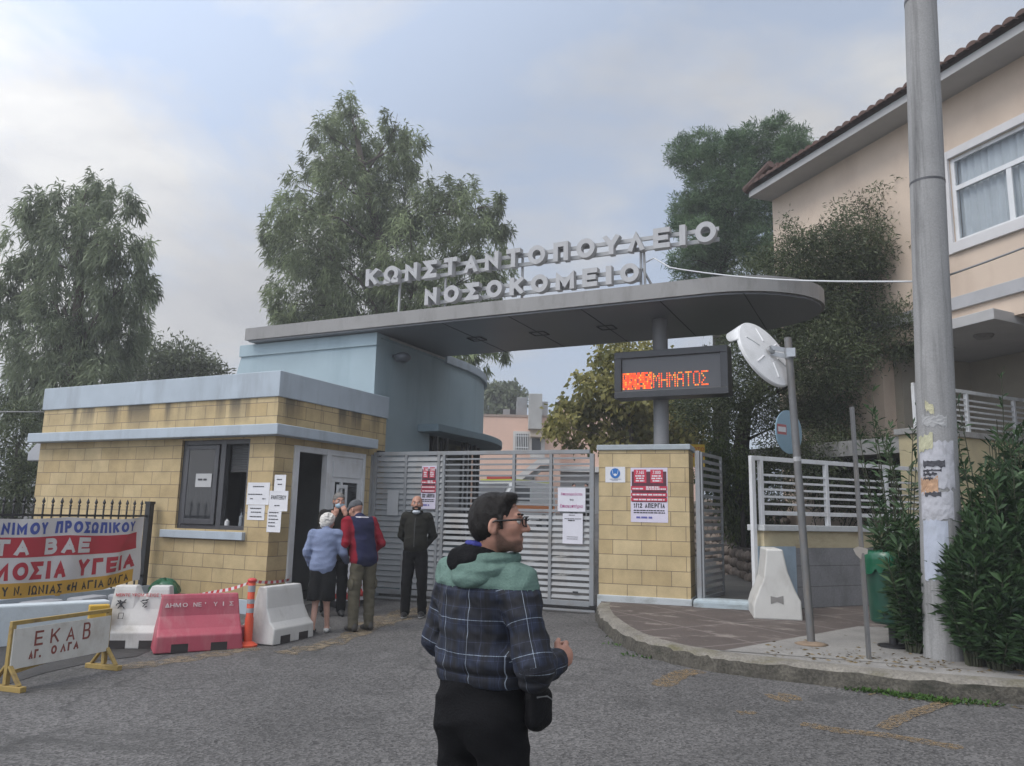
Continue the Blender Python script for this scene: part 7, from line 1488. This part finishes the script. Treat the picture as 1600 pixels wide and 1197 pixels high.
EUC = leaf_mat('eucalyptus_leaf', (.10, .125, .065), (.31, .37, .20), .35); EUC2 = leaf_mat('eucalyptus_leaf_grey', (.10, .125, .075), (.29, .34, .21), .35); PINE = leaf_mat('pine_needle', (.045, .09, .042), (.15, .235, .11), .3); OLV = leaf_mat('olive_leaf', (.03, .042, .020), (.14, .17, .085), .3); PLN = leaf_mat('plane_leaf', (.12, .13, .04), (.40, .36, .13), .45)
OLE = leaf_mat('oleander_leaf', (.012, .034, .014), (.065, .12, .045), .18, .4); BSH = leaf_mat('bush_leaf', (.020, .038, .012), (.095, .13, .035)); FARB = leaf_mat('far_leaf', (.075, .095, .05), (.18, .21, .12)); WEED = leaf_mat('weed_leaf', (.03, .07, .015), (.08, .16, .03))
BARK = mat('bark_grey_brown', (.11, .09, .075), .95, .25, 6., .6, 20); BARKD = mat('bark_dark', (.035, .03, .026), .95, .3, 8., .6, 20)
def base(px, depth): p = at(px, 800, depth); return (p[0], p[1], gh(p[1]) - .2)
def tr_pts(px0, depth, pts): return [base(px0, depth)] + [tuple(at(px, py, depth)) for px, py in pts]
tree('eucalyptus_tree', 'large grey green eucalyptus with pointed top rising behind the blue tower and roof lettering',
     [(555, 180, 34), (545, 222, 46), (505, 208, 26), (500, 250, 30), (625, 190, 28), (640, 235, 40), (600, 262, 55), (530, 285, 55), (480, 290, 36), (458, 325, 34), (560, 335, 72), (640, 315, 62), (690, 325, 48), (720, 298, 30), (735, 330, 40), (775, 340, 26), (790, 318, 20), (795, 370, 22), (740, 390, 56), (650, 390, 72), (560, 400, 72), (490, 385, 60), (440, 350, 26), (425, 355, 18), (455, 380, 40), (480, 450, 60), (560, 460, 75), (650, 450, 75), (730, 440, 56), (775, 420, 30), (450, 475, 34), (436, 505, 20), (520, 500, 55), (600, 510, 60), (690, 500, 60), (760, 495, 40), (720, 540, 40), (785, 540, 20), (755, 555, 22)],
     30, tr_pts(620, 30, [(615, 560), (600, 400), (570, 280), (555, 200)]), EUC, BARK, 72000, (.29, .050), .7, 1, None, 2.2, .25, .26, cl=75, tight=.70)
tree('eucalyptus_tree', 'tall drooping eucalyptus at the far left beyond the guardhouse',
     [(50, 322, 34), (100, 308, 34), (148, 300, 36), (190, 318, 30), (150, 285, 18), (60, 375, 55), (130, 375, 62), (190, 385, 46), (222, 388, 18), (38, 440, 50), (120, 455, 75), (195, 445, 46), (228, 432, 16), (20, 490, 40), (80, 535, 65), (150, 530, 65), (192, 508, 40), (45, 585, 46), (110, 600, 58), (158, 590, 38), (28, 630, 26), (80, 655, 36), (25, 560, 24), (5, 420, 30), (100, 680, 40), (60, 715, 30)],
     24, tr_pts(70, 24, [(85, 690), (118, 560), (125, 430), (130, 320)]), EUC2, BARK, 38000, (.27, .046), .95, 2, None, 1.5, .42, .26, cl=75, tight=.62)
tree('shrub_tree', 'pale bushy tree top showing over the guardhouse roof beside the tall eucalyptus', [(240, 562, 36), (270, 575, 30), (295, 565, 30), (320, 578, 20), (215, 580, 28), (185, 570, 22), (345, 585, 10), (250, 600, 40), (300, 600, 36)], 32, tr_pts(260, 32, [(260, 640), (258, 580)]), FARB, BARK, 9000, (.24, .07), .2, 3, None, .8, 0, .2, up=.4)
tree('dark_bush', 'dark leaning bush at the left edge behind the iron fence', [(8, 690, 22), (30, 670, 16), (10, 740, 26), (30, 770, 24), (5, 790, 22), (45, 720, 20), (20, 640, 14), (50, 760, 22)], 17, tr_pts(30, 17, [(25, 760), (28, 690)]), OLV, BARKD, 6500, (.13, .03), .3, 4, None, .5, 0, .1, cat='bush')
tree('pine_tree', 'green pine tree rising behind the right end of the canopy', [(1068, 238, 24), (1098, 228, 24), (1090, 258, 26), (1125, 240, 20), (1150, 225, 22), (1178, 218, 24), (1215, 205, 20), (1240, 222, 22), (1222, 235, 24), (1252, 235, 12), (1190, 255, 28), (1150, 275, 34), (1110, 290, 32), (1205, 285, 30), (1070, 325, 24), (1100, 335, 34), (1145, 335, 40), (1185, 330, 34), (1065, 355, 16), (1090, 372, 28), (1130, 380, 40), (1175, 385, 34), (1085, 405, 24), (1060, 408, 14), (1120, 420, 28), (1068, 432, 14), (1095, 440, 16), (1200, 400, 30)], 27, tr_pts(1128, 27, [(1125, 520), (1126, 430), (1140, 330), (1160, 250)]), PINE, BARKD, 72000, (.20, .030), .0, 5, None, 1.4, 0, .30, up=.4, cl=70, tight=.62)
tree('olive_tree', 'dark broad olive tree in front of the pink house behind the display', [(1200, 430, 44), (1250, 412, 40), (1300, 402, 42), (1350, 385, 44), (1392, 372, 32), (1330, 440, 62), (1390, 450, 46), (1270, 490, 56), (1340, 520, 64), (1400, 520, 46), (1290, 560, 56), (1205, 560, 50), (1150, 585, 44), (1240, 620, 46), (1330, 610, 54), (1100, 600, 36), (1118, 650, 36), (1180, 640, 36), (1400, 585, 38), (1240, 365, 12), (1232, 345, 6), (1318, 350, 14), (1312, 325, 7), (1340, 330, 11), (1336, 312, 6), (1380, 320, 13), (1372, 300, 7), (1408, 305, 11), (1410, 285, 6), (1395, 340, 16), (1290, 365, 14), (1262, 375, 12), (1215, 500, 40), (1160, 520, 30), (1080, 640, 24), (1290, 660, 40), (1370, 660, 34)], 16.6, tr_pts(1162, 16.6, [(1158, 700), (1165, 640), (1230, 540), (1300, 450)]), OLV, BARKD, 105000, (.105, .024), .1, 6, None, 1.1, 0, .2, up=.3, cl=45, tight=.9)
tree('plane_tree', 'yellowing plane tree behind the gate and the cream pillar', [(965, 562, 30), (1005, 570, 36), (1045, 590, 36), (935, 600, 28), (980, 615, 44), (905, 640, 30), (882, 668, 22), (945, 660, 36), (1000, 665, 40), (1050, 650, 46), (1085, 680, 32), (1010, 552, 20), (968, 692, 26), (872, 638, 12), (1040, 690, 30), (895, 695, 14), (925, 630, 22)], 22, tr_pts(985, 22, [(985, 720), (985, 650), (1000, 580)]), PLN, BARK, 9500, (.17, .13), .35, 7, None, 1.2, 0, .14, cl=34, tight=.9)
tree('round_tree', 'small round tree far beyond the roof of the pink hospital wing', [(775, 612, 14), (792, 606, 12), (805, 615, 14), (785, 630, 20), (765, 635, 14), (812, 625, 8), (790, 650, 18)], 68, tr_pts(788, 68, [(788, 660), (788, 630)]), FARB, BARK, 3500, (.5, .25), .2, 8, None, 1.0, 0, .3)
tree('green_bush', 'dense green bush spilling over the stone wall behind the pedestrian gate', [(1110, 712, 20), (1140, 712, 26), (1172, 730, 28), (1150, 765, 36), (1118, 742, 24), (1172, 795, 32), (1188, 825, 24), (1150, 812, 22), (1125, 690, 14), (1105, 735, 14)], 15.2, tr_pts(1160, 15.2, [(1160, 800), (1150, 740)]), BSH, BARKD, 13000, (.085, .030), .5, 9, None, .7, .2, .06, cat='bush')
tree('dark_bush', 'shadowy low bushes behind the white street railing', [(1225, 740, 30), (1275, 745, 34), (1330, 750, 34), (1380, 745, 30), (1250, 700, 24), (1310, 700, 26), (1225, 700, 26), (1370, 700, 26), (1210, 780, 20), (1300, 785, 24), (1360, 785, 24)], 15.0, tr_pts(1290, 15.0, [(1290, 760), (1290, 720)]), OLV, BARKD, 15000, (.09, .022), .2, 10, None, .5, 0, .06, cat='bush')
# oleanders: many upright shoots with whorls of long narrow leaves
def oleander(label, roots, seedv, nsh, per, lean=.25, hmin=.5, group='oleander shrubs'):
    rg = np.random.default_rng(seedv); c0 = np.mean([r[:2] for r in roots], 0); bz = gh(c0[1]) + KH - .05; t = thing('oleander', label, 'shrub', (c0[0], c0[1], bz), 0, group); P = []; Dv = []; T = []; b = MB()
    for k in range(nsh):
        rx, ry, rr_, hh_ = roots[rg.integers(len(roots))]; a = rg.uniform(0, 6.28); rad = rr_ * rg.random() ** .6; x0, y0 = rx + rad * .35 * math.cos(a), ry + rad * .35 * math.sin(a); h_ = hh_ * rg.uniform(hmin, 1.0) * (1 - .25 * (rad / rr_) ** 2); x1, y1 = rx + rad * math.cos(a) * 1.0, ry + rad * math.sin(a) * 1.0
        p0 = np.array([x0, y0, bz]); p1 = np.array([x1 + rg.normal() * .05, y1 + rg.normal() * .05, bz + h_]); pm = (p0 + p1) / 2 + np.array([(x0 - x1) * .15, (y0 - y1) * .15, 0]); b.tube([p0, pm, p1], [.010, .008, .004], 4, False); ct = rg.normal(.42, .20)
        for j in range(per):
            f = rg.uniform(.22, 1.03) ** .8; q = (1 - f) ** 2 * p0 + 2 * f * (1 - f) * pm + f * f * p1; ax_ = (p1 - pm); ax_ = ax_ / np.linalg.norm(ax_); aa = rg.uniform(0, 6.28); hz = np.array([math.cos(aa), math.sin(aa), 0]); el = rg.uniform(.25, 1.25) if f < .93 else rg.uniform(1.0, 2.2)
            P.append(q); Dv.append(hz + ax_ * el - np.array([0, 0, .15])); T.append(ct + rg.normal(0, .15) + .12 * f)
    P = np.array(P) - np.array([c0[0], c0[1], bz]); n_ = len(P); leaves_obj('leaves', P, np.array(Dv), .165 * rg.uniform(.6, 1.25, n_), .032 * rg.uniform(.7, 1.2, n_), np.array(T), OLE, t, .35, seedv); b.build('stems', mat('oleander_stem', (.05, .055, .03), .8, .2, 8), t); return t
oleander('large oleander shrub filling the right edge of the picture beside the concrete pole', [(1.05, 9.05, .42, 1.9), (1.5, 9.3, .55, 2.2), (1.25, 8.95, .38, 1.5), (.9, 8.9, .28, 1.35), (2.0, 9.4, .6, 2.4), (1.3, 9.6, .4, 2.5), (.95, 9.15, .34, 2.0), (1.1, 8.85, .3, .8), (.80, 8.95, .26, 1.5), (.72, 8.98, .22, 1.2), (.85, 8.75, .22, .8), (.66, 8.85, .2, 1.3)], 1, 1000, 56)
oleander('oleander shrub left of the concrete pole leaning over the green bin', [(.20, 9.75, .33, 1.55), (.12, 9.9, .30, 1.7), (.35, 9.6, .26, 1.2), (.42, 10.0, .3, 1.6), (.25, 9.45, .24, 1.25), (.40, 9.5, .2, 1.0), (.17, 9.30, .20, 1.28), (.20, 9.38, .2, 1.0)], 2, 400, 50, hmin=.35)
oleander('sparse tall oleander sprays behind the concrete pole in front of the terrace', [(.55, 10.6, .6, 3.1), (.1, 11.0, .55, 3.2), (1.2, 10.9, .6, 3.2)], 3, 26, 34, hmin=.72)
# weeds at the kerb foot
rg = np.random.default_rng(77); P = []; 
for (px, py, n_) in ((1388, 1079, 90), (1410, 1083, 90), (1455, 1089, 120), (1480, 1092, 90), (1345, 1075, 40), (1540, 1096, 50), (975, 1005, 30), (1000, 1022, 30), (960, 992, 20)):
    gx, gy = g2(px, py + 6); P += [(gx + rg.normal() * .10, gy + rg.normal() * .03, gh(gy) + .002) for _ in range(n_)]
P = np.array(P); n_ = len(P); leaves_obj('kerb_weeds', P, np.concatenate([rg.normal(size=(n_, 2)) * .8, np.ones((n_, 1))], 1), rg.uniform(.03, .085, n_), rg.uniform(.014, .026, n_), rg.random(n_), WEED, None, .5, 5)['kind'] = 'stuff'
# fallen leaves under the oleanders and along the kerb
P = []
for _ in range(420): 
    u_ = rg.uniform(-1.2, 3.0); gx = u_; gy = 8.35 + .09 * max(0, u_) + abs(rg.normal()) * .55; P.append((gx, gy, gh(gy) + KH + .012))
for _ in range(120): gx = rg.uniform(-.5, 3.); gy = 8.0 + .12 * max(0, gx - .6) * 1.6 + rg.normal() * .05; P.append((gx, gy, gh(gy) + .01))
P = np.array(P); n_ = len(P); LIT = leaf_mat('dry_leaf', (.07, .05, .025), (.26, .19, .09)); leaves_obj('leaf_litter', P, np.concatenate([rg.normal(size=(n_, 2)), rg.normal(size=(n_, 1)) * .06 + .05], 1), rg.uniform(.03, .08, n_), rg.uniform(.01, .018, n_), rg.random(n_), LIT, None, .1, 6)['kind'] = 'stuff'
# rubble stone retaining walls along the path
def stone_wall(label, pts, h0, h1, seedv):
    rnd = random.Random(seedv); P = [Vector((p[0], p[1], 0)) for p in pts]; c0 = P[0]; t = thing('stone_wall', label, 'wall', (c0.x, c0.y, 0)); b = MB(); core = MB(); tot = sum((P[i + 1] - P[i]).length for i in range(len(P) - 1))
    for i in range(len(P) - 1): core.bar(P[i] + Vector((0, 0, h0 / 1)) * 0 + Vector((0, 0, h1 / 2)), P[i + 1] + Vector((0, 0, h1 / 2)), .16, h1)
    core.build('mortar', mat('wall_mortar', (.06, .05, .045), .95, .2, 6), t)
    z = h0
    while z < h1:
        d = rnd.uniform(0, .15); hh_ = rnd.uniform(.13, .22)
        while d < tot:
            wd = rnd.uniform(.16, .32); q = d; i = 0
            while i < len(P) - 2 and q > (P[i + 1] - P[i]).length: q -= (P[i + 1] - P[i]).length; i += 1
            dr = (P[i + 1] - P[i]).normalized(); nn = Vector((dr.y, -dr.x, 0)); c_ = P[i] + dr * q + Vector((0, 0, z + rnd.uniform(-.03, .03)))
            for sgn in (1, -1):
                r0 = len(b.v); b.ball((0, 0, 0), (wd * .52, .10, hh_ * .54), 8, 6); 
                for k in range(r0, len(b.v)):
                    v = Vector(b.v[k]); v = v * (1 + rnd.uniform(-.13, .13)); b.v[k] = tuple(c_ + nn * sgn * .06 + dr * v.x + nn * v.y + Vector((0, 0, v.z)))
            d += wd
        z += hh_
    b.build('stones', mat('rubble_stone', (.20, .165, .14), .9, .3, 4., .6, 25, stain=(.10, .06, .05), stain_amt=.6, stain_scale=(3, 3, 3)), t, smooth=True)
s0 = onz(1128, 905, .45); s1 = onz(1160, 900, .45)
stone_wall('rubble stone wall bordering the path right behind the pedestrian gate', [at(1195, 880, 13.6)[:2], at(1168, 880, 14.6)[:2], at(1140, 872, 17.0)[:2], at(1128, 865, 18.5)[:2]], .3, 1.02, 1)
stone_wall('higher rubble stone wall closing the path behind the green bush', [at(1230, 850, 18.2)[:2], at(1130, 850, 19.0)[:2], at(1088, 850, 20.5)[:2]], .3, 2.0, 2)
# yellow sign board behind the pillar
yb = at(1084, 708, 14.2); q = MB(); YSB = thing('yellow_sign', 'yellow sign with red letters peeping out behind the cream pillar', 'sign', tuple(yb), YAW)
q.box(-.3, .2, 0, .02, -.25, .16); q.build('board', mat('sign_yellow', (.55, .36, .03), .6, .04, 6), YSB, local=True)
M = WM[YSB.name] @ Matrix(((1, 0, 0, -.13), (0, 0, -1, -.003), (0, 1, 0, 0), (0, 0, 0, 1))); q = MB(); q.text('ΠΡΟΣΟ', M @ Matrix.Translation((0, .04, 0)), .09, 1, .008, .001, 'L', .32); q.text('ΚΙΝΔΥΝ', M @ Matrix.Translation((0, -.07, 0)), .09, 1, .008, .001, 'L', .32); q.build('red_lettering', RED, YSB)
q = MB(); q.tube([(-.05, .05, -2.4), (-.05, .05, .1)], .025, 8); q.build('post', DFRAME, YSB, local=True)

# ---------------------------------------------------------------- added haze, imitating lens glare, that pales the trees and the far wing
hz = bpy.data.materials.new('haze'); hz.use_nodes = True; n, l = hz.node_tree.nodes, hz.node_tree.links; n.remove(n['Principled BSDF'])
pvn = n.new('ShaderNodeVolumePrincipled'); pvn.inputs['Density'].default_value = .0030; pvn.inputs['Color'].default_value = (.93, .94, .96, 1); pvn.inputs['Anisotropy'].default_value = .2; l.new(pvn.outputs[0], n['Material Output'].inputs['Volume'])
q = MB(); q.box(-75, 60, -14, 110, -1.2, 24.); q.build('haze', hz, kind='stuff')
